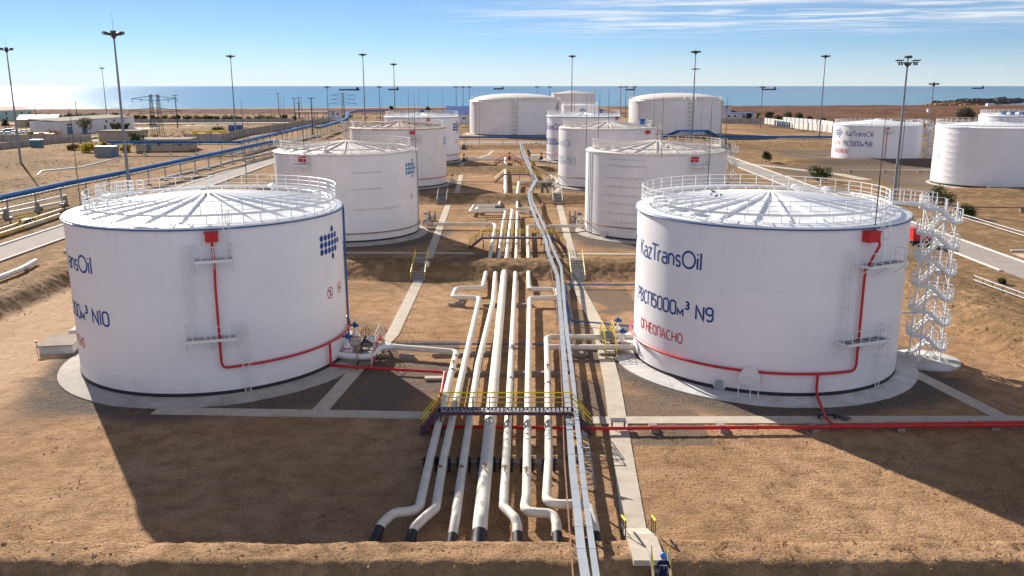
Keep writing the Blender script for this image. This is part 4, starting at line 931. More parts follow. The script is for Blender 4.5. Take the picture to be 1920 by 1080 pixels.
# ================================================================== PIPELINES OF THE CORRIDOR
PZ = .85
def gp(pts, z=PZ):    # photo points -> points at pipe height (a third number overrides the height)
    return [G(p[0], p[1], p[2] if len(p) > 2 else z) for p in pts]
def cut_pipe(P, d0, d1):   # piece of a polyline between two lengths
    out = []; t = 0
    for a, b in zip(P, P[1:]):
        l = (b-a).length
        if t+l >= d0 and t <= d1:
            s0 = max(0, (d0-t)/l) if l else 0; s1 = min(1, (d1-t)/l) if l else 1
            if not out: out.append(a.lerp(b, s0))
            out.append(a.lerp(b, s1))
        t += l
    return out
def plen(P): return sum((b-a).length for a, b in zip(P, P[1:]))
def pipeline(label, pts, r, start=None, end=None, bands=(), m='pipe', rad=None, group='pipelines of the corridor', clamps=(), valves=(), n=16):
    P = fillet(gp(pts), rad or r*2.6, 6); P = [Vector(p) for p in P]
    root = thing('pipeline', label, 'pipeline', tuple(P[0]), 0, group)
    bd = MB().tube(P, r, n); d = 3.5
    while d < plen(P)-2:
        q = cut_pipe(P, d-.03, d+.03)
        if len(q) > 1: bd.tube([q[0], q[-1]], r*1.025, n)
        d += 7.3
    part(bd, 'body', m, root, True, 50)
    Lt = plen(P)
    if start: part(MB().tube(cut_pipe(P, -.1, start), r*1.05, n), 'sleeve', 'wrap', root, True, 50)
    if end: part(MB().tube(cut_pipe(P, Lt-end, Lt+.1), r*1.05, n), 'sleeve', 'wrap_old', root, True, 50)
    # weld rings
    wr = MB(); d = 5.5
    for (px, py, ln, mm) in bands:
        q = G(px, py, PZ); best = min(range(len(P)-1), key=lambda i: (P[i].lerp(P[i+1], max(0, min(1, (q-P[i]).dot(P[i+1]-P[i])/max(1e-9, (P[i+1]-P[i]).length_squared)))) - q).length)
        a, b = P[best], P[best+1]; dd = (b-a).normalized(); c = a+dd*(q-a).dot(dd)
        part(MB().tube([c-dd*ln/2, c+dd*ln/2], r*1.05, n), 'sleeve', mm, root, True, 50)
    for (px, py) in clamps:
        q = G(px, py, PZ); y = q.y; i = min(range(len(P)-1), key=lambda i: abs((P[i].y+P[i+1].y)/2-y)); x = P[i].lerp(P[i+1], .5 if abs(P[i+1].y-P[i].y) < 1e-6 else max(0, min(1, (y-P[i].y)/(P[i+1].y-P[i].y)))).x
        for s in (-1, 1):
            k = MB(); k.box((x+s*(r+.09), y, .50), (.14, .2, .94)); k.box((x+s*(r+.13), y-.12, .92), (.24, .06, .1)); k.box((x+s*(r+.13), y-.12, .62), (.22, .06, .1)); k.tube([(x+s*(r+.09), y, .9), (x+s*(r+.09), y, 1.08)], .05, 6)
            part(k, 'pipe_clamp', 'black', root)
    for (px, py) in valves:
        q = G(px, py, PZ+r); c = Vector((q.x, q.y, PZ+r)); k = MB(); k.tube([c-Vector((0, 0, .05)), c+Vector((0, 0, .22))], .06, 8); k.lathe([(.05, 0), (.13, .04), (.13, .12), (.05, .16)], 10, c+Vector((0, 0, .1)))
        v = part(k, 'bleed_valve', 'pipe', root); w = MB(); w.tube([c+Vector((.15*cos(a), .15*sin(a), .34)) for a in [2*pi*j/12 for j in range(12)]], .025, 5, True); w.box(c+Vector((0, 0, .34)), (.28, .04, .03)); w.box(c+Vector((0, 0, .34)), (.04, .28, .03)); w.tube([c+Vector((0, 0, .2)), c+Vector((0, 0, .52))], .022, 6); part(w, 'handwheel', 'rustpipe', v)
    return root
Rp = .27
pipeline('leftmost corridor pipe, fed from the N10 tank and bending left at its buried end',
  [(698, 1022, .05), (716, 982, .62), (738, 962), (785, 957), (806.7, 860), (836, 740), (856, 660), (735, 650), (722, 646), (640, 646)], Rp, start=1.15, rad=.75, bands=((852, 671, .35, 'wrap'), (847, 697, .35, 'wrap')), clamps=((806, 862),), valves=((850, 684),))
pipeline('second corridor pipe from the left with a sideways loop at its far end',
  [(766, 1027, .0), (776, 990, .6), (796, 970), (817, 953), (832, 860), (870.7, 683), (899, 559), (848, 557), (856, 541), (905, 540), (911, 512, .6), (914, 502, .3)], Rp, start=1.0, end=.9, rad=.75, clamps=((832, 862),), valves=((825, 884),))
pipeline('third corridor pipe from the left, straight and slender between its buried ends', [(844, 1030, .05), (854, 970), (870, 860), (896.7, 683), (925, 565), (928.6, 516, .7), (930, 506, .3)], Rp, start=.95, end=.9, clamps=((870, 862),), valves=((865, 884),))
pipeline('thickest corridor pipe, running straight through the middle', [(896, 1034, .1), (901, 975), (912.7, 860), (929.3, 683), (945, 516, .75), (946, 506, .35)], .41, start=1.3, end=1.0, clamps=((912.5, 862),), valves=((909, 880),))
pipeline('corridor pipe just right of the thickest one with a long black sleeve', [(971, 1030, .05), (970, 985, .65), (966, 972), (944, 950), (945, 930), (949, 860), (958, 683), (966.5, 516, .7), (967, 506, .3)], Rp, start=1.05, end=.8, bands=((959.5, 655, 1.5, 'wrap_old'), (956.5, 713, .3, 'wrap')), rad=.7, clamps=((948.5, 862),), valves=((947, 884),))
pipeline('corridor pipe with a right-hand jog near the camera and a loop under the cable tray', [(1046, 1030, .05), (1044, 985, .65), (1038, 963), (982, 960), (987, 930), (988, 860), (991, 683), (993, 559), (1044, 559), (1042, 543), (992, 542), (991, 512, .65), (990.5, 503, .3)], Rp, start=1.05, end=.8, rad=.75, clamps=((988, 862),), valves=((986.5, 887),))
pipeline('rightmost corridor pipe, turning under the cable tray and fed from the N9 tank', [(1121, 1030, .0), (1114, 985, .62), (1104, 946), (1024, 945), (1029, 860), (1027, 700), (1025, 632), (1190, 632)], Rp, start=1.0, rad=.8, bands=((1026.5, 722, .35, 'wrap'),), clamps=((1029, 862),), valves=((1026.5, 691),))
pipeline('short branch pipe from the N9 tank joining the rightmost corridor pipe', [(1028, 651), (1100, 651), (1195, 651)], .25, m='pipe')
pipeline('white bent branch pipe behind the black steps at the N10 tank', [(742, 650), (712, 652), (693, 670), (655, 668), (626, 664)], .27, m='pipe_white', rad=.9)
# second basin
g2 = 'pipelines of the second basin'
pipeline('pipe turning left to the three-rail tank in the second basin', [(915.5, 496, .4), (917, 489), (929, 424), (926, 420.5), (812, 420)], .27, group=g2, rad=.8)
pipeline('second basin pipe with the outer of two nested loops', [(932, 497, .4), (934, 489), (943, 420), (948, 397), (881, 397), (889, 385), (936, 385), (938, 378, .3)], .25, group=g2, rad=.7, end=1.5)
pipeline('thicker second basin pipe with the inner of two nested loops', [(947.5, 499, .45), (949, 490), (957, 420), (961, 394), (893, 393.5), (897, 388.5), (943, 388.5)], .30, group=g2, rad=.7, end=1.5)
pipeline('second basin pipe with a loop to the right under the tray', [(967.5, 496, .4), (968, 489), (969.5, 420), (970, 397), (998, 396.5), (996, 391), (970, 391), (970, 378, .4)], .25, group=g2, rad=.6, end=1.5)
pipeline('second basin pipe turning right to the eight-rail tank', [(991, 496, .4), (991, 489), (990, 424), (1068, 424), (1100, 424)], .26, group=g2, rad=.8)
g3 = 'pipelines of the far basins'
pipeline('thick straight pipe along the middle of the third basin', [(948, 372, .35), (948, 364), (948, 320, .8), (948, 316, .5)], .42, group=g3, end=2)
pipeline('pipe of the third basin turning right to the N13 tank', [(970, 371, .4), (970.5, 363), (973, 342), (1030, 341)], .36, group=g3, rad=1)
pipeline('thick pipe rising to the cross pipes of the fourth basin', [(948.5, 312, .5), (948.5, 308), (948.5, 297, 1.2)], .48, group=g3)
pipeline('white cross pipe from the emblem tank to the middle of the fourth basin', [(877, 298.5), (945, 299)], .42, group=g3, m='pipe_white')
pipeline('white cross pipe from the middle of the fourth basin to the right row', [(953, 297), (1012, 296.5)], .40, group=g3, m='pipe_white')
# sleepers and pads carrying the pipes
def sleeper(label, pa, pb, w=.5, h=.35, z=.0, group='concrete sleepers under the pipes', m='concrete2'):
    a, b = G(*pa), G(*pb); mb = MB(); a.z = gz(a.x, a.y)+h/2-.05+z; b.z = gz(b.x, b.y)+h/2-.05+z; mb.beam(a, b, w, h)
    return tag(mb.build('pipe_sleeper', m), label, 'sleeper', group)
SL = 'long concrete sleeper crossing under the corridor pipes'
for pa, pb, lab in (((800, 872), (1055, 872), 'long concrete sleeper under the row of black pipe clamps'), ((905, 574), (1000, 574), 'concrete sleeper behind the left loop of the corridor pipes'), ((810, 668), (960, 664), 'concrete sleeper just in front of the blue cross pipe'), ((840, 703), (1050, 703), 'concrete sleeper between the maroon-sided footbridge and the blue cross pipe'),
    ((810, 797), (925, 797), None)):
    if lab: sleeper(lab, pa, pb)
for p, lab in (((763, 672), 'brown block under the pipe from the N10 tank'), ((1085, 667), 'brown block under the branch pipes of the N9 tank'), ((855, 573), 'dark block under the left pipe loop')):
    c = G(*p); sleeper(lab, (p[0]-14, p[1]), (p[0]+14, p[1]), .6, .4, group=None)
# ------------------------------------------------------------------ red fire main and blue pipes
def line_pipe(name, label, pts, r, m, cat='pipe', group=None, rad=.3, z=.4, supports=0):
    P = fillet([G(p[0], p[1], p[2] if len(p) > 2 else z) for p in pts], rad, 5); root = thing(name, label, cat, tuple(P[0]), 0, group)
    part(MB().tube(P, r, 10), 'body', m, root, True, 50)
    L = plen(P); fl = MB(); d = 4
    while d < L-1:
        q = cut_pipe(P, d-.04, d+.04)
        if len(q) > 1: fl.tube([q[0], q[-1]], r*1.35, 10)
        d += 6
    part(fl, 'flange', m, root, True, 40); return root
line_pipe('fire_main', 'red fire pipe bending from the N10 tank under the near footbridge to the right edge', [(612, 681), (625, 684), (660, 688), (834, 698), (828, 735), (799, 799), (1130, 803.5), (1560, 800.5), (1960, 796.5)], .125, 'red', 'fire pipe')
line_pipe('fire_main', 'second red fire pipe lying beside the first at the right edge', [(1560, 796), (1585, 796.5), (1970, 791)], .125, 'red', 'fire pipe')
for px, py in ((1225, 806), (1354, 806), (1525, 805), (1683, 803), (1858, 801)):
    c = G(px, py); mb = MB(); mb.box((c.x, c.y, .12), (.55, 1.3, .28)); mb.box((c.x, c.y+.1, .30), (.5, .3, .1))
    tag(mb.build('pipe_block', 'concrete2'), 'concrete block under the red fire pipe in front of the N9 tank', 'block', 'blocks under the red fire pipe')
c = G(828, 712); mb = MB(); mb.box((c.x-.6, c.y, .15), (1.6, .6, .2)); tag(mb.build('pipe_block', 'concrete'), 'pale concrete block under the red pipe left of the corridor pipes', 'block')
c = G(1159, 803); mb = MB()
for s in (-.45, .45): mb.beam((c.x+s, c.y-.25, .05), (c.x+s, c.y-.25, .62), .06, .06); mb.beam((c.x+s, c.y+.25, .05), (c.x+s, c.y+.25, .62), .06, .06)
mb.box((c.x, c.y, .62), (1.1, .7, .05)); tag(mb.build('step_stand', 'dark'), 'small dark step stand where the path crosses the red pipe', 'step')
c = G(1550, 786); mb = MB(); mb.box((c.x, c.y, .5), (1.5, .45, .06))
for s in (-.6, .6): mb.box((c.x+s, c.y, .25), (.08, .4, .5))
mb.beam((c.x+.3, c.y+1.6, .25), (c.x+1.4, c.y-.6, .25), .5, .06); tag(mb.build('step_stand', 'dark'), 'dark step stand over the red drop pipe in front of the N9 tank', 'step')
line_pipe('water_pipe', 'blue water pipe crossing under the corridor pipes from the black steps', [(719, 645), (1030, 645)], .075, 'blue', z=.3)
line_pipe('water_pipe', 'blue water pipe along the cable tray with branches to the N9 tank', [(1215, 534), (1060, 534), (1063, 560), (1072, 601), (1190, 612)], .085, 'blue', z=.45)
line_pipe('water_pipe', 'blue pipe dropping beside the cable tray towards the N9 branch pipes', [(1060, 534), (1070, 626)], .085, 'blue', z=.5)
line_pipe('water_pipe', 'rust coloured pipe beside the tray in the second basin', [(1240, 381), (1017, 381), (1018, 425)], .12, 'rustpipe', z=.5)
line_pipe('water_pipe', 'thin rust red pipe crossing the third basin', [(850, 341), (935, 341), (990, 345)], .1, 'rustpipe', z=.4)
# ------------------------------------------------------------------ cable tray on posts
def tray(label, pts, w, h0, m='galv'):
    P = [G(p[0], p[1], p[2] if len(p) > 2 else h0) for p in pts]; root = thing('cable_tray', label, 'cable tray', (P[0].x, P[0].y, 0), 0, 'galvanised cable trays')
    mb = MB()
    for a, b in zip(P, P[1:]):
        mb.beam(a, b, w, .16); L = (b-a).length; k = max(1, round(L/2.5))
        for i in range(k): c = a.lerp(b, i/k); dd = (b-a).normalized(); mb.beam(c-dd*.04, c+dd*.04, w+.03, .18)
    part(mb, 'cover', m, root)
    d = 2; L = plen(P)
    while d < L:
        c = cut_pipe(P, d, d+.05)[0]; g = gz(c.x, c.y)
        lg = MB(); lg.beam((c.x, c.y, g-.1), (c.x, c.y, c.z-.08), .12, .12); lg.box((c.x, c.y, g+.04), (.4, .4, .1)); part(lg, 'post', 'dark', root); d += 6 if c.y < 130 else 14
    return root
tray('wider left cable tray running the length of the pipe corridor', [(1108, 1150, 1.9), (1089.5, 1030, 1.75), (1082, 953), (1074, 887), (1065.5, 770), (1060.5, 717), (1052, 600), (1045, 517, 1.6), (1028, 473, 2.4), (1022, 447, 2.3), (1007, 417, 1.9), (993, 377, 2.4), (991, 362, 2.4), (1003, 338), (997.5, 328, 2.4), (977.5, 282, 2.4), (975, 268, 2.2)], .43, 1.4)
tray('narrower right cable tray beside the wide one', [(1128, 1150, 2.1), (1111, 1030, 2.0), (1100.5, 953), (1092.5, 887), (1079.6, 770), (1075, 717), (1062, 617), (1052, 500, 2.1), (1035, 463, 2.4), (1030, 447, 2.4), (1017, 417, 2.1), (998, 377, 2.3), (994, 361, 2.3), (1007, 337, 2.1), (999.5, 325, 2.3), (981, 280, 2.3), (978, 268, 2.1)], .30, 1.8)
# rusty cable ladder on edge, left of the trays
P = [G(p[0], p[1], 1.3) for p in ((1078, 1130), (1067, 985), (1058, 860), (1054, 740), (1048, 640), (1042, 560), (1032, 500))]
root = thing('cable_ladder', 'rusty cable ladder standing on edge left of the wide cable tray', 'cable ladder', (P[0].x, P[0].y, 0)); mb = MB(); rg = MB()
for a, b in zip(P, P[1:]):
    for s in (-.22, .22): mb.beam(a+Vector((0, 0, s)), b+Vector((0, 0, s)), .04, .06)
    k = max(1, int((b-a).length/.45))
    for i in range(k): c = a.lerp(b, i/k); rg.beam(c-Vector((0, 0, .22)), c+Vector((0, 0, .22)), .03, .03)
part(mb, 'side_rail', 'rustpipe', root); part(rg, 'rungs', 'rustpipe', root)
d = 1
while d < plen(P):
    c = cut_pipe(P, d, d+.05)[0]; part(MB().beam((c.x, c.y, gz(c.x, c.y)-.1), (c.x, c.y, 1.6), .07, .07), 'post', 'rustpipe', root); d += 5
# access ladder to the tray and a small cabinet
c = G(1098, 905); root = thing('access_ladder', 'grey access ladder leaning at the right cable tray', 'ladder', (c.x, c.y, 0)); mb = MB()
lo, hi = Vector((c.x+.25, c.y-1.1, .05)), Vector((c.x+.0, c.y+1.3, 2.1))
for s in (-.26, .26): mb.beam(lo+Vector((s, 0, 0)), hi+Vector((s, 0, 0)), .05, .09)
part(mb, 'side_rail', 'galv', root)
for i in range(1, 9): part(MB().beam(lo.lerp(hi, i/9)-Vector((.26, 0, 0)), lo.lerp(hi, i/9)+Vector((.26, 0, 0)), .14, .04), 'tread', 'galv', root)
p = at(1094, 818, 55.5); mb = MB(); mb.box((p.x, p.y, p.z), (.45, .3, .38)); mb.box((p.x, p.y-.16, p.z), (.36, .02, .3)); mb.beam((p.x-.15, p.y, p.z-.15), (p.x-.15, p.y, 0), .06, .06); tag(mb.build('junction_box', 'galv'), 'small grey junction box above the access ladder', 'box')
# ------------------------------------------------------------------ footbridges over the pipes
def footbridge(label, xa, xb, y, zd, m='purple', yellow=True, wd=.95, foot=1.35, group='footbridges over the pipes'):
    root = thing('footbridge', label, 'footbridge', ((xa+xb)/2, y, 0), 0, group); mb = MB()
    for s in (-1, 1): mb.beam((xa, y+s*wd/2, zd-.11), (xb, y+s*wd/2, zd-.11), .08, .24)
    part(mb, 'side_beam', m, root)
    g = MB(); k = int((xb-xa)/.28)
    for i in range(k): x = xa+(xb-xa)*(i+.5)/k; g.beam((x, y-wd/2, zd-.03), (x, y+wd/2, zd-.03), .18, .03)
    part(g, 'deck', 'grate', root)
    for s in (-1, 1):
        xe = xa if s < 0 else xb; xf = xe+s*foot; st = MB(); gz_ = gz(xf, y)
        for e in (-1, 1): st.beam((xe, y+e*wd/2, zd-.1), (xf, y+e*wd/2, gz_+.05), .06, .26)
        for i in range(1, 7): q = i/7; st.beam((lerp(xe, xf, q), y-wd/2, lerp(zd, gz_, q)), (lerp(xe, xf, q), y+wd/2, lerp(zd, gz_, q)), .24, .04)
        part(st, 'stair', m if yellow else 'purple', root)
    lg = MB()
    for x in (xa+.1, (xa+xb)/2+.2, xb-.1):
        for e in (-1, 1): lg.beam((x, y+e*wd/2, gz(x, y)-.1), (x, y+e*wd/2, zd-.2), .1, .1)
    part(lg, 'leg', 'black', root)
    for e in (-1, 1):
        pts = [Vector((xa-foot, y+e*wd/2, gz(xa-foot, y)+.1)), Vector((xa, y+e*wd/2, zd)), Vector((xb, y+e*wd/2, zd)), Vector((xb+foot, y+e*wd/2, gz(xb+foot, y)+.1))]
        ps = MB(); tr = MB()
        for a, b in zip(pts, pts[1:]):
            k = max(1, round((b-a).length/1.1))
            for i in range(k+1): c = a.lerp(b, i/k); ps.beam(c, c+Vector((0, 0, 1.08)), .045, .045)
        ps.tube([p+Vector((0, 0, .36)) for p in pts], .02, 6); tr.tube([p+Vector((0, 0, .74)) for p in pts], .028, 6)
        part(ps, 'railing', 'dark' if yellow == 1 else m, root)
        tr.tube([p+Vector((0, 0, 1.1)) for p in pts], .045, 7); part(tr, 'handrail', 'yellow' if yellow else m, root, True)
    return root
p, q = at(825, 760, 57.3), at(1072, 763, 57.3); footbridge('near footbridge with yellow handrails over the front corridor pipes', p.x, q.x, 57.3, 1.75)
p, q = at(905, 458, 128), at(1036, 460, 128); footbridge('maroon footbridge over the pipes of the second basin', p.x, q.x, 127.6, 1.95, foot=2.0)
p, q = at(946, 331, 214), at(999, 331, 214); footbridge('small maroon footbridge with yellow rails in the third basin', p.x, q.x, 212, 3.0, foot=2.4)
p, q = at(945, 304, 254), at(962, 304, 254); footbridge('small red footbridge over the thick pipe of the fourth basin', p.x-.6, q.x+.6, 254, 3.0, 'red', 0, foot=2.2)
p, q = at(912, 419, 147), at(976, 419, 147); mb = MB()
for x in (p.x, q.x): mb.beam((x, 146.5, .2), (x, 146.5, 1.7), .12, .12)
mb.beam((p.x, 146.5, 1.7), (q.x, 146.5, 1.7), .14, .14); tag(mb.build('goalpost', 'dark'), 'dark goalpost frame over the pipes of the second basin', 'goalpost')
# ------------------------------------------------------------------ stairs over the earth banks
def bank_stair(label, x, ya, yb, w, tread='galv', rail='yellow', n=11, ramp=False, x2=None):
    x2 = x if x2 is None else x2; zb, zt = gz(x, ya), gz(x2, yb)+.15; root = thing('bank_stair', label, 'stair', (x, ya, zb), 0, 'stairs over the earth banks'); mb = MB()
    for i in range(n+1):
        q = i/n; c = Vector((lerp(x, x2, q), lerp(ya, yb, q), lerp(zb, zt, q)+.12)); mb.beam(c-Vector((w/2, 0, 0)), c+Vector((w/2, 0, 0)), (yb-ya)/n*(.99 if ramp else .8), .06)
    part(mb, 'tread', tread, root); st = MB()
    for s in (-1, 1): st.beam((x+s*w/2, ya, zb+.05), (x2+s*w/2, yb, zt+.05), .06, .24)
    part(st, 'stringer', 'dark', root)
    for s in (-1, 1):
        r = MB(); a, b = Vector((x+s*w/2, ya, zb+.1)), Vector((x2+s*w/2, yb, zt+.1)); c = b+Vector((0, 1.0, 0))
        for k in range(4): p = a.lerp(b, k/3); r.beam(p, p+Vector((0, 0, 1.0)), .05, .05)
        r.beam(c, c+Vector((0, 0, 1)), .05, .05)
        r.tube([a+Vector((0, 0, .5)), b+Vector((0, 0, .5)), c+Vector((0, 0, .5))], .02, 5); r.tube([a+Vector((0, 0, 1.)), b+Vector((0, 0, 1.)), c+Vector((0, 0, 1.))], .034, 6); part(r, 'railing', rail, root)
    return root
bank_stair('left grey stair with yellow rails on the bank behind the N10 tank', -11.9, 106.5, 111.6, 1.75)
bank_stair('right grey stair with yellow rails on the bank behind the N9 tank', 8.35, 106.3, 111.4, 1.75)
bank_stair('left plain ramp with pale rails on the third bank', G(829, 381).x, 174.5, 179.3, 1.9, 'grey', 'white_old', 8, True)
bank_stair('right plain ramp with pale rails on the third bank', G(1045, 381).x, 174, 179.3, 1.9, 'grey', 'white_old', 8, True)
bank_stair('small dark stair with one white rail on the far bank', -17.2, 311.5, 318, 1.8, 'black', 'white_old', 6)
c = G(801, 509, .6); mb = MB(); mb.box((c.x, c.y, gz(c.x, c.y)+.45), (.55, .3, .7)); mb.beam((c.x, c.y, gz(c.x, c.y)-.1), (c.x, c.y, gz(c.x, c.y)+.2), .1, .1); tag(mb.build('sign_box', 'white_old'), 'small white box beside the left bank stair', 'box')
# front stair onto the near bank: concrete flight with yellow rails, then the steel stair the worker climbs
zc = 1.14
root = thing('concrete_stair', 'concrete landing with short yellow rails at the end of the long right path', 'stair', (6.3, 41, 0)); mb = MB()
mb.beam((6.78, 43.5, .0), (6.75, 41.0, 1.0), 1.4, .24); mb.beam((6.75, 41.1, 1.0), (6.74, 38.2, zc+.02), 1.55, .3); part(mb, 'slab', 'concrete', root)
for s, x0 in ((-1, 6.0), (1, 7.35)):
    r = MB(); pts = [Vector((x0+.15*s+.12, 43.0, .15)), Vector((x0+.1*s, 40.9, .95))]
    for k in range(3): p = pts[0].lerp(pts[1], k/2); r.beam(p-Vector((0, 0, .2)), p+Vector((0, 0, 1.0)), .05, .05)
    r.tube([p+Vector((0, 0, .5)) for p in pts], .02, 6); part(r, 'railing', 'dark', root); hr = MB(); a, b = pts[0]+Vector((0, 0, 1.03)), pts[1]+Vector((0, 0, 1.03)); hr.beam(a, b, .09, .07); hr.beam(b+Vector((0, .02, 0)), b-Vector((0, 0, .3)), .09, .05); part(hr, 'handrail', 'yellow', root)
wx = 7.2; ST = [Vector((wx, 38.0, zc-.05)), Vector((wx, 34.9, -1.85))]
root = thing('steel_stair', 'steel stair with blue and yellow rails climbing the near bank', 'stair', (wx, 36.5, 0)); mb = MB()
for s in (-.42, .42): mb.beam(ST[0]+Vector((s, 0, -.05)), ST[1]+Vector((s, 0, -.05)), .05, .22)
part(mb, 'stringer', 'red', root); mb = MB()
for i in range(10): c = ST[0].lerp(ST[1], (i+.5)/10); mb.beam(c-Vector((.4, 0, 0)), c+Vector((.4, 0, 0)), .28, .04)
part(mb, 'tread', 'grate', root)
for s in (-.42, .42):
    r = MB(); a, b = ST[0]+Vector((s, .1, 0)), ST[1]+Vector((s, 0, 0))
    for k in range(5): p = a.lerp(b, k/4); r.beam(p, p+Vector((0, 0, 1.05)), .045, .045)
    r.tube([a+Vector((0, 0, .36)), b+Vector((0, 0, .36))], .022, 6); part(r, 'railing', 'white', root); r = MB(); r.tube([a+Vector((0, 0, .7)), b+Vector((0, 0, .7))], .024, 6); part(r, 'railing', 'bluecover', root); h = MB(); h.tube([a+Vector((0, 0, 1.07)), b+Vector((0, 0, 1.07))], .034, 8); part(h, 'handrail', 'yellow', root, True)
# ------------------------------------------------------------------ black steps and valves at the tanks
def stile(label, x, ya, yb, zd, w=.95, rail='dark', side='red', dlen=1.6, group='steps over the tank inlet pipes', rail2=None):
    """stair up towards +Y, landing, stair down"""
    ym = (ya+yb)/2; root = thing('step_platform', label, 'steps', (x, ym, 0), 0, group); g = gz(x, ya); y1, y2 = ym-dlen/2, ym+dlen/2
    mb = MB()
    for i in range(5): q = (i+.5)/5; mb.beam((x-w/2, lerp(ya, y1, q), lerp(g+.1, zd, q)), (x+w/2, lerp(ya, y1, q), lerp(g+.1, zd, q)), .22, .05); mb.beam((x-w/2, lerp(yb, y2, q), lerp(g+.1, zd, q)), (x+w/2, lerp(yb, y2, q), lerp(g+.1, zd, q)), .22, .05)
    part(mb, 'tread', 'dark', root); d = MB(); d.box((x, ym, zd), (w, dlen, .06)); part(d, 'deck', 'black', root)
    for s in (-1, 1):
        st = MB(); P = [Vector((x+s*w/2, ya, g)), Vector((x+s*w/2, y1, zd)), Vector((x+s*w/2, y2, zd)), Vector((x+s*w/2, yb, g))]
        for a, b in zip(P, P[1:]): st.beam(a-Vector((0, 0, .08)), b-Vector((0, 0, .08)), .06, .34)
        part(st, 'stringer', side if s > 0 else 'black', root); r = MB(); railing(r, P, 1.05, .03, 2, .9, r=.022); part(r, 'railing', rail if s < 0 else (rail2 or rail), root)
    lg = MB()
    for yy in (y1, y2):
        for s in (-1, 1): lg.beam((x+s*w/2, yy, g-.05), (x+s*w/2, yy, zd), .07, .07)
    part(lg, 'leg', 'black', root); return root
def gate_valve(label, x, y, z, r=.3, s=1., body='pipe_white', head='blue', ring='red', group='gate valves at the tanks', dirx=1):
    root = thing('gate_valve', label, 'valve', (x, y, z), 0, group); mb = MB()
    mb.tube([(x-.45*s, y, z), (x-.38*s, y, z)], r*1.5, 16); mb.tube([(x+.38*s, y, z), (x+.45*s, y, z)], r*1.5, 16); mb.tube([(x-.4*s, y, z), (x+.4*s, y, z)], r*1.1, 14); mb.lathe([(r*1.1, -r), (r*1.25, 0), (r*1.25, .35*s), (r*.6, .75*s), (r*.35, .85*s), (r*.3, 1.25*s)], 16, (x, y, z))
    part(mb, 'body', body, root, True); k = MB(); k.tube([(x-.37*s, y, z), (x-.33*s, y, z)], r*1.55, 16); k.lathe([(r*1.3, .3*s), (r*1.34, .32*s), (r*1.34, .38*s), (r*1.3, .4*s)], 16, (x, y, z)); part(k, 'flange', ring, root, True)
    h = MB(); h.lathe([(.0, 0), (.16*s, .02), (.2*s, .15*s), (.16*s, .42*s), (.05*s, .5*s), (0, .52*s)], 12, (x, y, z+1.2*s)); h.box((x+.2*s, y-.1, z+1.4*s), (.34*s, .26*s, .26*s)); h.tube([(x, y, z+1.45*s), (x-.3*s, y-.22*s, z+1.45*s)], .1*s, 8); a = part(h, 'actuator', head, root, True)
    w = MB(); w.tube([(x-.32*s, y-.24*s+.14*s*cos(q), z+1.45*s+.14*s*sin(q)) for q in [2*pi*i/10 for i in range(10)]], .02, 5, True); part(w, 'handwheel', ring, a); return root
p = G(676, 692); stile('black steps with a red edge and grey rails beside the N10 tank', p.x+.35, p.y-.3, p.y+8.0, 1.55, w=1.3, rail='rustpipe', rail2='white_old', dlen=2.2)
p = G(652, 659, .85); gate_valve('white gate valve with blue actuator nearest the N10 tank', p.x, p.y, .85); p = G(664, 641, .85); gate_valve('white gate valve with blue actuator behind the steps of the N10 tank', p.x, p.y+.6, .9)
p = G(1144, 672); stile('black steps with yellow rails beside the N9 tank', p.x+.05, p.y-.2, p.y+5.6, 1.45, rail='yellow', side='black', dlen=2.2)
p = G(1166, 648, .85); gate_valve('white gate valve with blue actuator nearest the N9 tank', p.x, p.y, .85); p = G(1158, 629, .85); gate_valve('white gate valve with blue actuator behind the steps of the N9 tank', p.x, p.y+.2, .9)
c = G(1150, 662); tag(MB().box((c.x+.4, c.y-.3, .12), (3.6, 1.1, .3)).build('pavement', 'concrete'), None, None, None, 'structure')
for (px, py, lab, tl) in ((808, 421, 'beside the three-rail tank', 1), (1075, 421, 'beside the eight-rail tank', 1)):
    p = G(px, py); stile('rusty dark steps '+lab, p.x, p.y-1.2, p.y+4.4, 1.5, rail='purple', side='purple', dlen=1.8)
for (px, py, lab, hd) in ((799, 417, 'grey gate valve against the three-rail tank', 'galv'), (1086, 418, 'grey gate valve against the eight-rail tank', 'blue'), (848, 341, 'small valve at the rust-roofed tank', 'pink'), (1025, 340, 'dark valve on the left of the pair at the N13 tank', 'galv'), (1037, 339, 'dark valve on the right of the pair at the N13 tank', 'galv'), (870, 300, 'dark valve at the emblem tank of the left row', 'dark'), (1015, 297, 'dark valve at the farthest tank of the right row', 'dark'), (955, 297, 'tall valve in the middle of the fourth basin', 'dark')):
    p = G(px, py, .9); gate_valve(lab, p.x, p.y, .9+z0(p.y), .32, 1.1, 'white_old' if hd != 'dark' else 'dark', hd, 'purple')
for (px, py, lab) in ((872, 303, 'dark steps at the emblem tank of the left row'), (1013, 300, 'red and dark steps at the farthest tank of the right row'), (1028, 346, 'dark steps at the N13 tank')):
    p = G(px, py); stile(lab, p.x, p.y-1, p.y+5, 1.6, rail='purple', side='purple', dlen=2)
for t, ang in ((TK[12], -.12), (TK[11], pi+.12), (TK[14], -.1), (TK[13], pi+.1)):
    pass
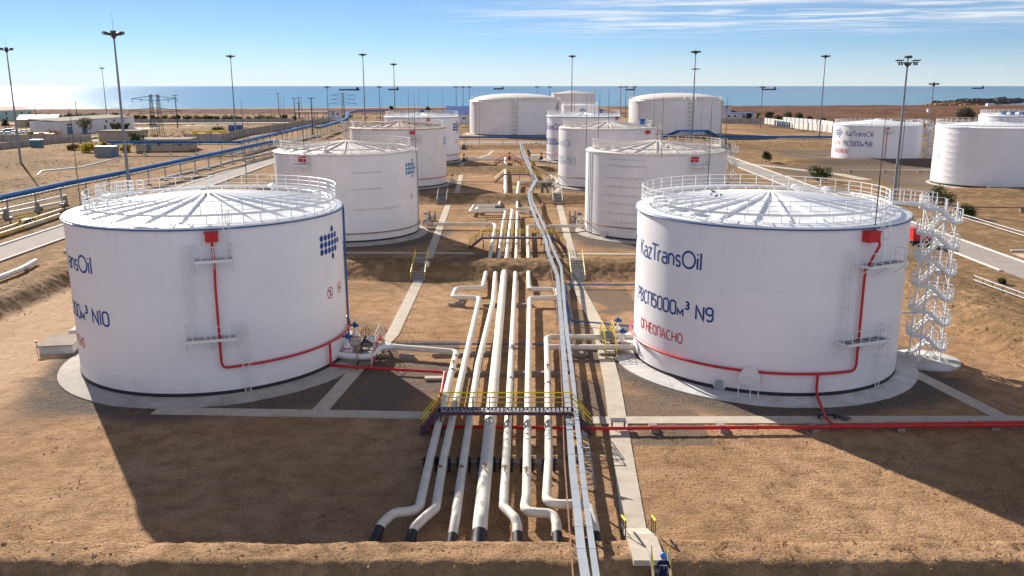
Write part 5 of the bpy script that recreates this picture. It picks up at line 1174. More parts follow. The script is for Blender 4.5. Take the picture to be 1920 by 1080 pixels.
# dark box with legs in the third basin
p = G(1003, 320); mb = MB()
for sx in (-1, 1):
    for sy in (-1, 1): mb.beam((p.x+sx*.8, p.y+sy*.8, .8), (p.x+sx*.8, p.y+sy*.8, 4.0), .16, .16)
root = thing('service_stand', 'small cream cabinet on yellow legs right of the tray in the third basin', 'cabinet', (p.x, p.y, .8)); part(mb, 'leg', 'yellow', root); mb = MB(); mb.box((p.x, p.y, 4.6), (2.2, 2.0, 1.4)); mb.box((p.x, p.y, 5.35), (2.4, 2.2, .12)); part(mb, 'cabinet', 'pipe', root)
# white slab with a lid left of the N10 tank
c = G(105, 660); mb = MB(); mb.box((c.x, c.y+1.2, .35), (2.9, 3.6, .75), .18); root = thing('concrete_pit', 'grey concrete pit with a flat lid left of the N10 tank', 'pit', (c.x, c.y, 0)); part(mb, 'base', 'apronwhite', root); mb = MB(); mb.box((c.x, c.y+1.2, .78), (3.1, 3.8, .1), .18); part(mb, 'lid', 'concrete2', root); mb = MB(); mb.beam((c.x-1.5, c.y-.4, 0), (c.x-1.5, c.y-.4, 1.1), .05, .05); mb.box((c.x-1.5, c.y-.4, 1.1), (.25, .04, .18)); part(mb, 'marker', 'grey', root)
for px, py, lab in ((140, 622, 'white slab half hidden at the left foot of the N10 tank'), (128, 478, 'white slab edge left of the N10 tank by the roadside')):
    c = G(px, py); tag(MB().box((c.x+1.5, c.y, gz(c.x, c.y)+.15), (3.4, 1.8, .4), .1).box((c.x+1.5, c.y, gz(c.x, c.y)+.37), (3.2, 1.6, .06), .1).build('concrete_slab', 'apronwhite'), lab, 'slab')
# ================================================================== WORKER on the near stair (seen from behind)
def skin_body(name, m, root, verts, edges, radii, sub=2, rootv=0):
    me = bpy.data.meshes.new(name); me.from_pydata(verts, edges, []); o = bpy.data.objects.new(name, me); COL.objects.link(o); me.materials.append(M[m])
    sk = o.modifiers.new('skin', 'SKIN'); sl = me.skin_vertices[0] if me.skin_vertices else None
    for i, r in enumerate(radii): sl.data[i].radius = (r, r) if not isinstance(r, tuple) else r
    for d in sl.data: d.use_root = False
    sl.data[rootv].use_root = True; sk.use_smooth_shade = True
    s = o.modifiers.new('sub', 'SUBSURF'); s.levels = sub; s.render_levels = sub
    o.parent = root; return o
hx, hy = 7.24, 37.2; hz = lerp(ST[0].z, ST[1].z, (ST[0].y-hy)/(ST[0].y-ST[1].y))+.02
person = thing('person', 'worker in navy overalls and blue helmet climbing the steel stair, seen from behind', 'person', (hx, hy, hz))
V = [(0, 0, .97), (0, .03, 1.15), (0, .06, 1.33), (0, .08, 1.46), (0, .09, 1.56), (0, .115, 1.68), (0, .12, 1.76),
     (-.10, 0, .92), (-.11, .14, .52), (-.11, .05, .10), (-.11, .20, .07),          # left leg, a step up
     (.10, 0, .92), (.115, .0, .46), (.115, -.18, .02), (.115, -.03, -.02),
     (-.19, .08, 1.42), (-.31, .02, 1.16), (-.36, .24, 1.08), (-.37, .32, 1.09),
     (.19, .08, 1.42), (.31, .02, 1.16), (.355, .24, 1.08), (.36, .32, 1.09)]
lift = .17
V = [(x, y, z+(lift if i in (9, 10) else .08 if i == 8 else 0)) for i, (x, y, z) in enumerate(V)]
E_ = [(0, 1), (1, 2), (2, 3), (3, 4), (4, 5), (5, 6), (0, 7), (7, 8), (8, 9), (9, 10), (0, 11), (11, 12), (12, 13), (13, 14), (3, 15), (15, 16), (16, 17), (17, 18), (3, 19), (19, 20), (20, 21), (21, 22)]
Rr = [(.17, .12), (.165, .115), (.185, .125), (.15, .10), .062, .092, .085, .105, .075, .055, .045, .105, .075, .055, .045, .075, .058, .042, .030, .075, .058, .042, .030]
pieces = [skin_body('body', 'navy', person, V, E_, Rr, 2, 0)]
mb = MB(); mb.lathe([(.115, 1.63), (.108, 1.70), (.09, 1.76), (.01, 1.79)], 16, (0, .115, 0)); mb.lathe([(.06, 1.50), (.072, 1.56), (.10, 1.62), (.115, 1.66)], 16, (0, .11, 0)); pieces.append(mb.build('head', 'skin', person, True, 0))
fc = MB(); fc.box((0, .225, 1.655), (.03, .04, .045)); fc.box((0, .215, 1.605), (.05, .012, .012))
for s in (-1, 1): fc.box((s*.037, .213, 1.685), (.026, .012, .012)); fc.box((s*.116, .115, 1.66), (.02, .045, .06))
pieces.append(fc.build('face', 'skin', person))
hm = MB(); hm.lathe([(.142, 1.705), (.148, 1.715), (.142, 1.76), (.125, 1.83), (.085, 1.88), (.03, 1.905), (.002, 1.907)], 22, (0, .115, 0)); hm.lathe([(.14, 1.700), (.172, 1.695), (.172, 1.705), (.14, 1.715)], 22, (0, .13, 0)); h_ = hm.build('helmet', 'helmet', person, True, 50); hm = MB(); hm.beam((0, .0, 1.84), (0, .24, 1.84), .03, .14); 
hm = MB(); hm.tube([(0, .115-.13*cos(radians(a)), 1.76+.145*sin(radians(a))) for a in range(20, 165, 12)], .012, 6); hm.build('ridge', 'helmet', h_, True)
cl = MB(); cl.tube([(.085*cos(a), .09+.07*sin(a), 1.50) for a in [2*pi*i/14 for i in range(14)]], .028, 8, True); cl.build('collar', 'navy', person, True, 0)
tp = MB(); 
for w_, z_ in ((.30, 1.335),): tp.beam((-w_/2, -.083, z_), (w_/2, -.083, z_), .02, .05)
for z_ in (1.21,): tp.beam((-.045, -.095, z_), (.045, -.095, z_), .012, .018)
for s in (-1, 1): tp.tube([(s*.11+.085*cos(a), .10+.08*sin(a), .42) for a in [2*pi*i/12 for i in range(12)]], .012, 5, True) if False else None
tp.build('reflective_tape', 'reflect', person)
sr = MB(); sr.tube([(.14, .19, 1.44), (.05, -.02, 1.47), (-.08, -.095, 1.30), (-.19, .0, 1.10)], .02, 6); sr.build('strap', 'black', person, True)
for s in (-1, 1):      # hands closed on the handrails: palm, four bent fingers, thumb
    c = Vector((s*.365, .345, 1.10)); vs = [tuple(c+Vector((0, -.05, 0))), tuple(c+Vector((0, .02, .005)))]; es = [(0, 1)]; rs = [.028, .036]
    for k, (off, ln) in enumerate(((-.033, .9), (-.011, 1.), (.011, .95), (.033, .78))):
        b = c+Vector((0, .03+off*.2, .015)); o = len(vs); d = Vector((s*.0, off*1.0, 0))
        p1 = b+d*.9+Vector((-s*.0, .02, .012)); p2 = p1+Vector((s*.02, .022, -.012))*ln; p3 = p2+Vector((s*.012, .004, -.03))*ln
        vs += [tuple(p1), tuple(p2), tuple(p3)]; es += [(1, o), (o, o+1), (o+1, o+2)]; rs += [.010, .009, .008]
    o = len(vs); vs += [tuple(c+Vector((-s*.035, -.005, -.005))), tuple(c+Vector((-s*.045, .025, -.03)))]; es += [(0, o), (o, o+1)]; rs += [.011, .009]
    pieces.append(skin_body('hand', 'skin', person, vs, es, rs, 1, 0))
for s, i in ((-1, 10), (1, 14)):
    x, y, z = V[i]; b = MB(); b.box((x, y-.08, z+.005), (.10, .29, .11), 0, .8); b.build('boot', 'black', person)

bpy.context.view_layer.update(); dg = bpy.context.evaluated_depsgraph_get(); bmj = bmesh.new()      # body, head and hands become one mesh
for q in pieces:
    me = bpy.data.meshes.new_from_object(q.evaluated_get(dg)); n0 = len(bmj.faces); bmj.from_mesh(me); bmj.faces.ensure_lookup_table()
    for f in bmj.faces[n0:]:
        f.smooth = q.name.split('.')[0] != 'face'
        f.material_index = 1 if q is not pieces[0] or f.calc_center_median().z > 1.53 else 0
    bpy.data.objects.remove(q)
me = bpy.data.meshes.new('body'); bmj.to_mesh(me); bmj.free(); me.materials.append(M['navy']); me.materials.append(M['skin']); o = bpy.data.objects.new('body', me); COL.objects.link(o); o.parent = person

# ================================================================== LIGHT MASTS
def mast_proto(label, h, arms=6, style=0):
    root = thing('light_mast', label, 'light mast', (0, 0, 0), 0, 'floodlight masts')
    mb = MB(); mb.tube([(0, 0, -.3), (0, 0, h*.33), (0, 0, h*.66), (0, 0, h)], [.34, .28, .21, .15], 10); mb.lathe([(.55, -.1), (.55, .12), (.36, .15), (.36, .9), (.34, .95)], 10); mb.build('pole', 'grey', root, True, 40)
    pf = MB(); pf.lathe([(.15, -.9), (.5, -.35), (.8, -.25), (.8, -.15), (.2, -.1)], 12, (0, 0, h)); pf.build('crown_bracket', 'dark', root, True, 40)
    if style == 0:
        for k in range(arms):
            a = 2*pi*k/arms; d = Vector((cos(a), sin(a), 0)); mb = MB(); mb.beam(d*.3+Vector((0, 0, h-.2)), d*1.9+Vector((0, 0, h-.1)), .1, .1); mb.beam(d*1.9+Vector((0, 0, h-.1)), d*2.1+Vector((0, 0, h+.45)), .08, .08)
            c = d*1.35+Vector((0, 0, h+.2)); mb.beam(c-d*.35+Vector((0, 0, -.12)), c+d*.42+Vector((0, 0, .08)), .75, .42); mb.build('floodlight', 'dark', root)
        mb = MB(); mb.box((0, 0, h+.25), (.7, .7, .75)); mb.build('winch_head', 'dark', root)
        rd_ = MB(); rd_.tube([(0, 0, h+.6), (0, 0, h+4)], [.04, .012], 5); rd_.build('spike', 'grey', root)
    else:
        bar = MB(); bar.beam((-1.9, 0, h), (1.9, 0, h), .14, .14); bar.beam((0, -1.2, h), (0, 1.2, h), .12, .12); bar.beam((0, 0, h), (0, 0, h+.9), .16, .16); bar.build('crossarm', 'dark', root)
        for x in (-1.95, -1.2, 1.2, 1.95):
            mb = MB(); mb.beam((x-.35, 0, h+.3), (x+.35, 0, h+.42), .6, .22); mb.beam((x, 0, h), (x, 0, h+.3), .08, .08); mb.build('floodlight', 'dark', root)
        for x in (-1.6, -1.1, -.45, .45, 1.25, 1.7): mb = MB(); mb.tube([(x, 0, h-.1), (x, -.1, h-.5)], .18, 8); mb.build('lamp', 'black', root)
        mb = MB(); mb.beam((-.6, 0, h+.95), (.6, 0, h+1.0), .8, .5); mb.build('floodlight', 'dark', root)
    return root
def mast(label, px, py, Y, zg, arms=6, style=0, group=None):
    p = at(px, py, Y); r = mast_proto(label, p.z-zg, arms, style); r.location = (p.x, Y, zg); return r
mast('tall light mast nearest the left edge of the picture', 12, 93, 257, 1.5)
mast('tallest looking light mast, rising behind the N10 tank', 213, 64, 165, .6, 5)
mast('light mast left of the two poles standing on the plain', 432, 106, 392, 2.2)
mast('slim distant light mast left of the white workshop roof', 191, 128, 680, 1.6)
mast('light mast rising behind the rust-roofed tank', 680, 103, 420, 2.2)
mast('smaller light mast right of the rust-roofed tank mast', 738, 121, 480, 2.2)
mast('light mast in front of the flat-topped distant tank', 1073, 106, 430, 2.2)
mast('light mast with a second small lamp ring halfway, in front of the right domed tank', 1304.5, 98, 330, 2.0)
mast('light mast standing left of the N8 tank', 1548, 106, 371, 2.2)
mast('light mast with a wide crossarm of floodlights behind the N9 tank roof', 1702, 117, 168, .5, 6, 1)
mast('short light mast between the N8 and N6 tanks', 1751, 158, 330, 2.2)
p = at(1304, 130, 330); mb = MB(); mb.lathe([(.2, -.2), (.7, 0), (.7, .15), (.2, .3)], 12, p)
for k in range(6): a = k*pi/3; mb.box(p+Vector((1.2*cos(a), 1.2*sin(a), .1)), (.6, .6, .35), a); mb.beam(p, p+Vector((1.2*cos(a), 1.2*sin(a), .1)), .08, .08)
tag(mb.build('lamp_ring', 'dark'), 'small ring of lamps halfway up the mast by the right domed tank', 'lamp ring')
far = []
for i, (px, Y) in enumerate(((613, 520), (711, 560), (855, 600), (868, 590), (880, 580), (1007, 640), (1031, 620), (1164, 600), (1174, 640), (1190, 590), (1430, 470))):
    p = at(px, 163.5, Y); zg = 2.0
    if i == 0: r0 = mast_proto('short grey light mast whose head meets the sea horizon', p.z-zg, 4); r = r0
    else: r = copy_tree(r0); r['label'] = 'short grey light mast whose head meets the sea horizon'
    r['group'] = 'distant light masts at the horizon'; r.location = (p.x, Y, zg)
    if i == 10: r['label'] = 'lone short light mast on the plain right of the right domed tank'
# thin free-standing lightning rods
for (px, py0, py1, lab) in ((263, 193, 228, 0), (773, 200, 255, 0), (1180, 182, 232, 0), (525, 180, 250, 0), (1318, 160, 200, 0), (1365, 175, 235, 0), (586, 186, 232, 0), (558, 180, 240, 0), (462, 196, 262, 0), (794, 195, 215, 0), (898, 164, 185, 0), (970, 166, 182, 0), (1143, 165, 200, 0), (1110, 165, 200, 0)):
    Y = 330 if py1 < 245 else 260
    p = at(px, py0, Y); q = at(px, py1, Y); mb = MB(); mb.tube([(p.x, Y, gz(p.x, Y)-.1), (p.x, Y, p.z*.7), (p.x, Y, p.z)], [.09, .06, .02], 6); mb.box((p.x, Y, gz(p.x, Y)+.1), (.6, .6, .3)); tag(mb.build('lightning_pole', 'grey'), 'thin grey lightning pole among the far tanks', 'lightning pole', 'free-standing lightning poles')
# ------------------------------------------------------------------ blue covered pipe racks
def rack(label, P, w=1.3, zc=5.2, post=8.5, th=.75, legs=True, m='bluecover', group='blue covered racks'):
    P = [Vector(p) for p in P]; root = thing('cable_rack', label, 'cable rack', (P[0].x, P[0].y, z0(P[0].y)), 0, group); mb = MB(); ha = MB(); n = 0
    for a, b in zip(P, P[1:]):
        d = (b-a).normalized(); r = Vector((d.y, -d.x, 0)).normalized(); k = max(1, round((b-a).length/3))
        o = len(mb.v); prof = [(-w/2, -.1*th), (-w/2, .45*th), (-w*.2, .8*th), (w*.2, .8*th), (w/2, .45*th), (w/2, -.1*th)]
        for e in (a, b): mb.v += [tuple(e+r*u+Vector((0, 0, h))) for u, h in prof]
        mb.f += [(o+i, o+i+1, o+7+i, o+6+i)[::-1] for i in range(5)]+[(o+5, o, o+6, o+11)[::-1]]
        mb.f += [(o, o+1, o+2, o+3, o+4, o+5), (o+11, o+10, o+9, o+8, o+7, o+6)]
        for i in range(int((b-a).length/1.2)):
            c = a.lerp(b, (i+.5)*1.2/(b-a).length)
            for s in (-.4, .4): ha.beam(c+r*s*w-Vector((0, 0, .0)), c+r*s*w-Vector((0, 0, .55)), .06, .06)
        for s in (-.4, .4): ha.beam(a+r*s*w-Vector((0, 0, .55)), b+r*s*w-Vector((0, 0, .55)), .12, .12)
    part(mb, 'cover', m, root); part(ha, 'hanger_frame', 'dark', root)
    d = 3; L = plen(P)
    while d < L and legs:
        c = cut_pipe(P, d, d+.05)[0]; g = gz(c.x, c.y); lg = MB(); lg.beam((c.x, c.y, g-.1), (c.x, c.y, c.z-.5), .22, .22); lg.box((c.x, c.y, g+.15), (.8, .8, .4)); lg.beam((c.x-.8, c.y, c.z-.6), (c.x+.8, c.y, c.z-.6), .16, .16); part(lg, 'post', 'galv', root); d += post
    return root
zr = lambda y: z0(y)+4.1
def RP(px, py, h=4.3):
    p = G(px, py, h); return (p.x, p.y, p.z)
rack('long blue covered rack on posts running away behind the N10 tank', [RP(-60, 388), RP(0, 373), RP(120, 347), RP(238, 324), RP(405, 289), RP(497, 269)], 1.5, th=.85)
rack('short blue rack section joining behind the rails of the three-rail tank', [RP(497, 269), RP(526, 264)], 1.5)
rack('upper blue covered rack climbing toward the far left pylon', [RP(447, 267), RP(500, 255), RP(588, 235)], 1.9)
rack('blue rack section that steps down beside the dark crossing', [RP(593, 240), RP(640, 227), RP(650, 222)], 2.2)
rack('blue rack step rising to the far crossing', [RP(650, 222), RP(653, 211, 6.0)], 2.2)
rack('far blue rack running behind the rust-roofed tank', [RP(653, 211, 6.), RP(668, 208, 6), RP(726, 207.5, 6)], 2.4, post=16)
rack('blue rack running across in front of the tan flat-roofed building', [RP(203, 268), RP(350, 268), RP(450, 268)], 1.5)
rack('blue covered rack running across behind the pipe corridor', [RP(858, 258.5, 3.2), RP(1030, 258.5, 3.2)], 1.3, post=14)
rack('blue covered rack running across behind the second bank on the right', [RP(1350, 258, 3.4), RP(1562, 258, 3.4)], 1.4, post=14)
root = rack('blue roofed crossing with sloped ends behind the eight-rail tank roof', [RP(1232, 262, 3.), RP(1272, 246.5, 6.5), RP(1325, 246.5, 6.5), RP(1345, 258, 3.5)], 2.2, post=12)
c = G(940, 291); 
# pipes on the ground along the left racks
def ground_pipe(label, pts, r, m, z=.5, sup=True, cat='ground pipe', group=None):
    P = []
    for p in pts:
        q = G(p[0], p[1], z); P.append(q)
    P = fillet(P, .8, 4); root = thing('ground_pipe', label, cat, tuple(P[0]), 0, group); part(MB().tube(P, r, 10), 'body', m, root, True, 50)
    if sup:
        d = 2; L = plen(P); mb = MB()
        while d < L: c = cut_pipe(P, d, d+.05)[0]; mb.box((c.x, c.y, (gz(c.x, c.y)+c.z-r)/2), (.7, .5, max(.1, c.z-r-gz(c.x, c.y)))); d += 9
        part(mb, 'pedestal', 'concrete2', root)
    return root
yb = mat('yellow and white worn pipe paint', (.62, .58, .50), .6, 0, 0, .22, col2=(.60, .34, .05), detail=2); M['pipe_yw'] = yb
ground_pipe('thick cream pipe with worn yellow stretches left of the N10 tank', [(-60, 462), (0, 441), (112, 404)], .42, 'pipe_yw', .9)
ground_pipe('second worn yellow pipe running under the blue rack', [(-60, 448), (0, 432), (115, 394)], .36, 'pipe_yw', .9)
ground_pipe('white pipe with one orange band left of the N10 tank', [(-50, 535), (0, 520), (40, 505), (68, 489)], .32, 'pipe_white', 1.0)
c0, c1 = G(36, 506, 1.0), G(44, 503, 1.0); tag(MB().tube([c0, c1], .34, 12).build('pipe_band', 'orange', None, True), 'orange band around the white pipe left of the N10 tank', 'band')
ground_pipe('long thin white pipe parallel to the roadside kerb', [(-60, 410), (0, 394), (125, 366)], .18, 'pipe_white', 2.2)
ground_pipe('second thin white pipe below the blue rack', [(-60, 419), (0, 402), (122, 378)], .2, 'pipe_white', 1.2)
ground_pipe('white ground pipe under the blue rack behind the N10 tank', [(300, 335), (400, 312), (430, 303), (520, 283)], .3, 'pipe_white', .8)
ground_pipe('worn yellow and white pipe left of the three-rail tank', [(380, 330), (455, 310), (470, 303), (516, 292)], .42, 'pipe_yw', .8)
ground_pipe('white pipe curving out of the ground by the grey container', [(70, 329), (78, 321), (150, 314), (230, 294)], .22, 'pipe_white', .6)
ground_pipe('white pipe along the wall left of the rust-roofed tank', [(430, 290), (520, 272), (600, 252)], .35, 'pipe_white', 1.0, False)
p = G(45, 432); mb = MB(); stile('small yellow railed steps over the worn yellow pipe', p.x, p.y-2, p.y+4.5, 2.0, rail='yellow', side='black', dlen=2, group=None)
# rails on the right bank
for pts, lab in ((((1826, 522), (1880, 542), (1960, 570)), 'grey pipe rail on the near right bank'), (((1806, 406), (1860, 422), (1960, 452)), 'grey pipe rail on the bank beyond the right road')):
    P = [GT(a, b, .4) for a, b in pts]; mb = MB(); root = thing('pipe_rail', lab, 'rail', tuple(P[0]))
    for z in (.25, .75): mb.tube([p+Vector((0, 0, z-.4)) for p in P], .07, 8)
    part(mb, 'rail', 'galv', root)
    for a, b in zip(P, P[1:]):
        for k in range(3): c = a.lerp(b, k/3); part(MB().beam((c.x, c.y, gz(c.x, c.y)-.1), (c.x, c.y, c.z+.36), .08, .08), 'post', 'dark', root)
for pts, lab in ((((1390, 297), (1560, 297)), None), (((1800, 388), (1960, 390)), 'long rusty pipe on low posts right of the spiral stair'), (((1580, 318.5), (1752, 318.5)), 'thin pale pipe on the bank below the N8 tank')):
    if lab: ground_pipe(lab, pts, .12, 'rustpipe' if 'rusty' in lab else 'white_old', 1.7 if 'rusty' in lab else 1.6)
# red vehicle-like fire unit behind the spiral stair
p = G(1712, 470); root = thing('fire_trailer', 'red fire fighting unit half hidden behind the N9 tank and spiral stair', 'trailer', (p.x, p.y, .9)); mb = MB(); mb.box((p.x+.4, p.y, 2.6), (1.8, 1.3, 1.7)); mb.box((p.x+.4, p.y, 3.5), (2.0, 1.5, .12)); part(mb, 'cabinet', 'red', root); mb = MB(); mb.box((p.x+1.2, p.y, 1.55), (4.2, 1.4, .35)); part(mb, 'chassis', 'dark', root); mb = MB(); mb.tube([(p.x+1.7, p.y, 1.9), (p.x+2.6, p.y, 2.3)], .35, 10); part(mb, 'pump', 'red', root, True)
for dx in (0, 2.4):
    w = MB(); w.tube([(p.x+dx, p.y-.75, 1.3), (p.x+dx, p.y-.5, 1.3)], .4, 14); part(w, 'wheel', 'tyre', root)
# ================================================================== BUILDINGS AND WALLS OF THE PLAIN
def house(name, label, cat, c, w, d, h, rz, wallm, roofm, wins=(), doors=(), roof='flat', over=.25, zg=None):
    """box house; front wall faces -Y before turning; wins: (x, z, w, h), doors: (x, w, h)"""
    zg = gz(c[0], c[1]) if zg is None else zg; root = thing(name, label, cat, (c[0], c[1], zg), rz)
    MB().box((0, 0, h/2-.2), (w, d, h+.4)).build('wall', wallm, root)
    r = MB()
    if roof == 'flat': r.box((0, 0, h+.14), (w+over*2, d+over*2, .28))
    elif roof == 'shed': r.add([(-w/2-over, -d/2-over, h), (w/2+over, -d/2-over, h), (w/2+over, d/2+over, h+.9), (-w/2-over, d/2+over, h+.9), (-w/2-over, -d/2-over, h+.2), (w/2+over, -d/2-over, h+.2), (w/2+over, d/2+over, h+1.1), (-w/2-over, d/2+over, h+1.1)], [(3, 2, 1, 0), (4, 5, 6, 7), (0, 1, 5, 4), (1, 2, 6, 5), (2, 3, 7, 6), (3, 0, 4, 7)])
    else:
        e = .8 if roof == 'hip' else 0; k = d*.35 if roof == 'hip' else 0; rh = d*.2
        a = [(-w/2-over, -d/2-over, h), (w/2+over, -d/2-over, h), (w/2+over, d/2+over, h), (-w/2-over, d/2+over, h), (-w/2+k-over, 0, h+rh), (w/2-k+over, 0, h+rh)]
        r.add(a, [(0, 1, 5, 4), (2, 3, 4, 5), (1, 2, 5), (3, 0, 4), (3, 2, 1, 0)])
    r.build('roof', roofm, root)
    for x, z, ww, wh in wins:
        f = MB().box((x, -d/2-.03, z), (ww+.24, .12, wh+.24)).build('window', 'bwhite', root); MB().box((x, -d/2-.10, z), (ww, .04, wh)).build('pane', 'glass', f)
    for x, ww, wh in doors:
        f = MB().box((x, -d/2-.04, wh/2), (ww, .14, wh)).build('door', 'doorblue', root); MB().box((x+ww*.3, -d/2-.14, wh/2), (.1, .06, .3)).build('handle', 'galv', f)
    return root
a, b = G(112, 254), G(250, 243); p, q = G(113, 254.5), G(253, 241.5)
L = (q-p).length; an = atan2(q.y-p.y, q.x-p.x); nrm = Vector((-sin(an), cos(an), 0)); c = (p+q)/2+nrm*7
house('workshop', 'long white workshop with grey blue doors among the trees at the left', 'workshop', c, L, 14, 6.2, an, 'bwhite', 'rooftan', [(-L*.38, 4.6, 3.6, .9), (-L*.0+6, 4.9, 1.6, 1.1), (L*.2, 5.0, 1.6, 1.1), (L*.33, 5.0, 1.6, 1.1), (L*.07, 2.1, 1.7, 1.8), (L*.2, 2.1, 1.7, 1.8)], [(-L*.38, 4.0, 3.6), (-L*.2, 4.2, 3.6)], 'shed')
p, q = G(-40, 229), G(63, 225); L = (q-p).length; an = atan2(q.y-p.y, q.x-p.x); nrm = Vector((-sin(an), cos(an), 0)); c = (p+q)/2+nrm*6
house('mint_building', 'two storey mint building with a red hipped roof at the left edge', 'building', c, L, 12, 6.6, an, 'bgreen', 'roofred', [(-L/2+3+k*L/7, z, 1.3, 1.3) for k in range(7) for z in (1.7, 4.7)], (), 'hip')
p, q = G(172, 270), G(346, 270); c = G(262, 262); L = (q-p).length
p, q = G(248, 287), G(350, 285); L = (q-p).length; an = atan2(q.y-p.y, q.x-p.x)*.5; c = (p+q)/2; pL = G(174, 272)
house('pump_house', 'low tan flat-roofed pump house under the blue cross rack', 'building', ((p.x+q.x)/2, (p.y+q.y)/2+7), L, 13, 3.6, an, 'btan', 'rooftan', [(-L*.05, 2.2, 1.4, 1.0), (L*.35, 2.0, 1., .8)], [(-L*.25, 1.4, 2.3)], 'flat', .5)
p, q = G(173, 268, 0), G(260, 266, 0); house('pump_house', 'tan wall block with flat roof left of the low pump house', 'building', ((p.x+q.x)/2, (p.y+q.y)/2+8), (q.x-p.x), 10, 4.0, 0, 'btan', 'rooftan', (), (), 'flat', .3)
p, q = G(173, 298), G(221, 296); c = ((p.x+q.x)/2, (p.y+q.y)/2+1.5)
house('container', 'grey site container standing on the sand left of the tall mast', 'container', c, (q.x-p.x), 3, 3.0, 0, 'grey', 'grey', (), [(3.0, 1.0, 2.1)], 'flat', .05)
p = G(627, 226); house('guard_house', 'small white two storey hut at the end of the long wall', 'hut', (p.x, p.y+3), 8, 6, 6, .1, 'bwhite', 'rooftan', [(-1, 4.3, 1.2, 1.2), (2, 4.3, 1.2, 1.2)], [(-2.8, 1., 2.2)])
p = G(870, 232); house('blue_roof_shed', 'long white shed with a blue pitched roof beside the middle domed tank', 'shed', (p.x-3, p.y+12), 16, 22, 5.5, 0, 'bwhite', 'roofblue', [(-4, 3.2, 2, .8), (3, 3.2, 2, .8)], (), 'gable')
p = G(1371, 224); house('blue_edge_house', 'white low house with a blue roof edge right of the right domed tank', 'house', (p.x+5, p.y+8), 24, 10, 4.2, 0, 'bwhite', 'roofblue', [(-6, 2.2, 1.4, 1.3), (-2, 2.2, 1.4, 1.3), (4, 2.2, 1.4, 1.3)], (), 'flat', .4)
p = G(1358, 208); house('blue_edge_house', 'small white hut behind the blue-edged house', 'house', (p.x, p.y), 12, 8, 6, 0, 'bwhite', 'bwhite', [(1, 4, 1.4, 1.4)])
p = G(1742, 210, 0); house('field_hut', 'tiny white hut on the scrub plain beside the short mast', 'hut', (p.x, p.y), 3.6, 3, 2.6, 0, 'bwhite', 'bwhite')
p = at(1858, 186, 1330); house('pier_hut', 'small white hut at the foot of the breakwater', 'hut', (p.x, 1330), 11, 7, 5, 0, 'bwhite', 'bwhite', zg=-7)
def panel_wall(label, pts, h, m='wall', base=0, pil='concrete2'):
    P = [Vector((*G(a, b).xy, 0)) for a, b in pts]; root = thing('panel_wall', label, 'wall', (P[0].x, P[0].y, gz(P[0].x, P[0].y))); mb = MB(); ps = MB()
    for a, b in zip(P, P[1:]):
        k = max(1, round((b-a).length/5.5))
        for i in range(k):
            p, q = a.lerp(b, i/k), a.lerp(b, (i+1)/k); p.z = gz(p.x, p.y)+h/2; q.z = gz(q.x, q.y)+h/2; mb.beam(p, q, .25, h); ps.beam((p.x, p.y, p.z-h/2), (p.x, p.y, p.z+h/2+.1), .5, .45)
    part(mb, 'panel', m, root); part(ps, 'pillar', pil, root); return root
panel_wall('long concrete panel wall in front of the shrub belt on the left plain', [(250, 230.5), (420, 231), (552, 229)], 2.3)
panel_wall('concrete panel wall running diagonally past the parked blue truck', [(348, 267), (420, 265), (460, 254), (560, 238), (620, 230)], 3.0)
panel_wall('low grey wall behind the orange tanker trailer', [(-20, 266), (110, 265), (172, 265)], 2.6)
panel_wall('lower grey wall in front of the orange tanker trailer', [(-20, 285), (60, 276), (130, 268), (172, 266)], 2.2)
panel_wall('grey wall below the blue-edged house', [(1352, 231), (1425, 232)], 3.0)
panel_wall('cream panel wall stepping away left of the N8 tank', [(1433, 232), (1450, 234), (1490, 241), (1560, 249)], 3.4, 'kerb')
panel_wall('pale long wall behind the cream wall', [(1468, 227), (1540, 233.5), (1562, 237)], 2.6, 'bwhite')
for i in range(7):
    p = G(1452+i*4.4, 235.3+i*.75); tag(MB().box((p.x, p.y-1.2, gz(p.x, p.y)+1.4), (1.0, .35, 2.8), .3).box((p.x, p.y-1.2, gz(p.x, p.y)+2.9), (1.2, .5, .2), .3).build('gate_leaf', 'doorblue'), 'dark panel leaning against the cream wall', 'panel', 'dark panels along the cream wall')
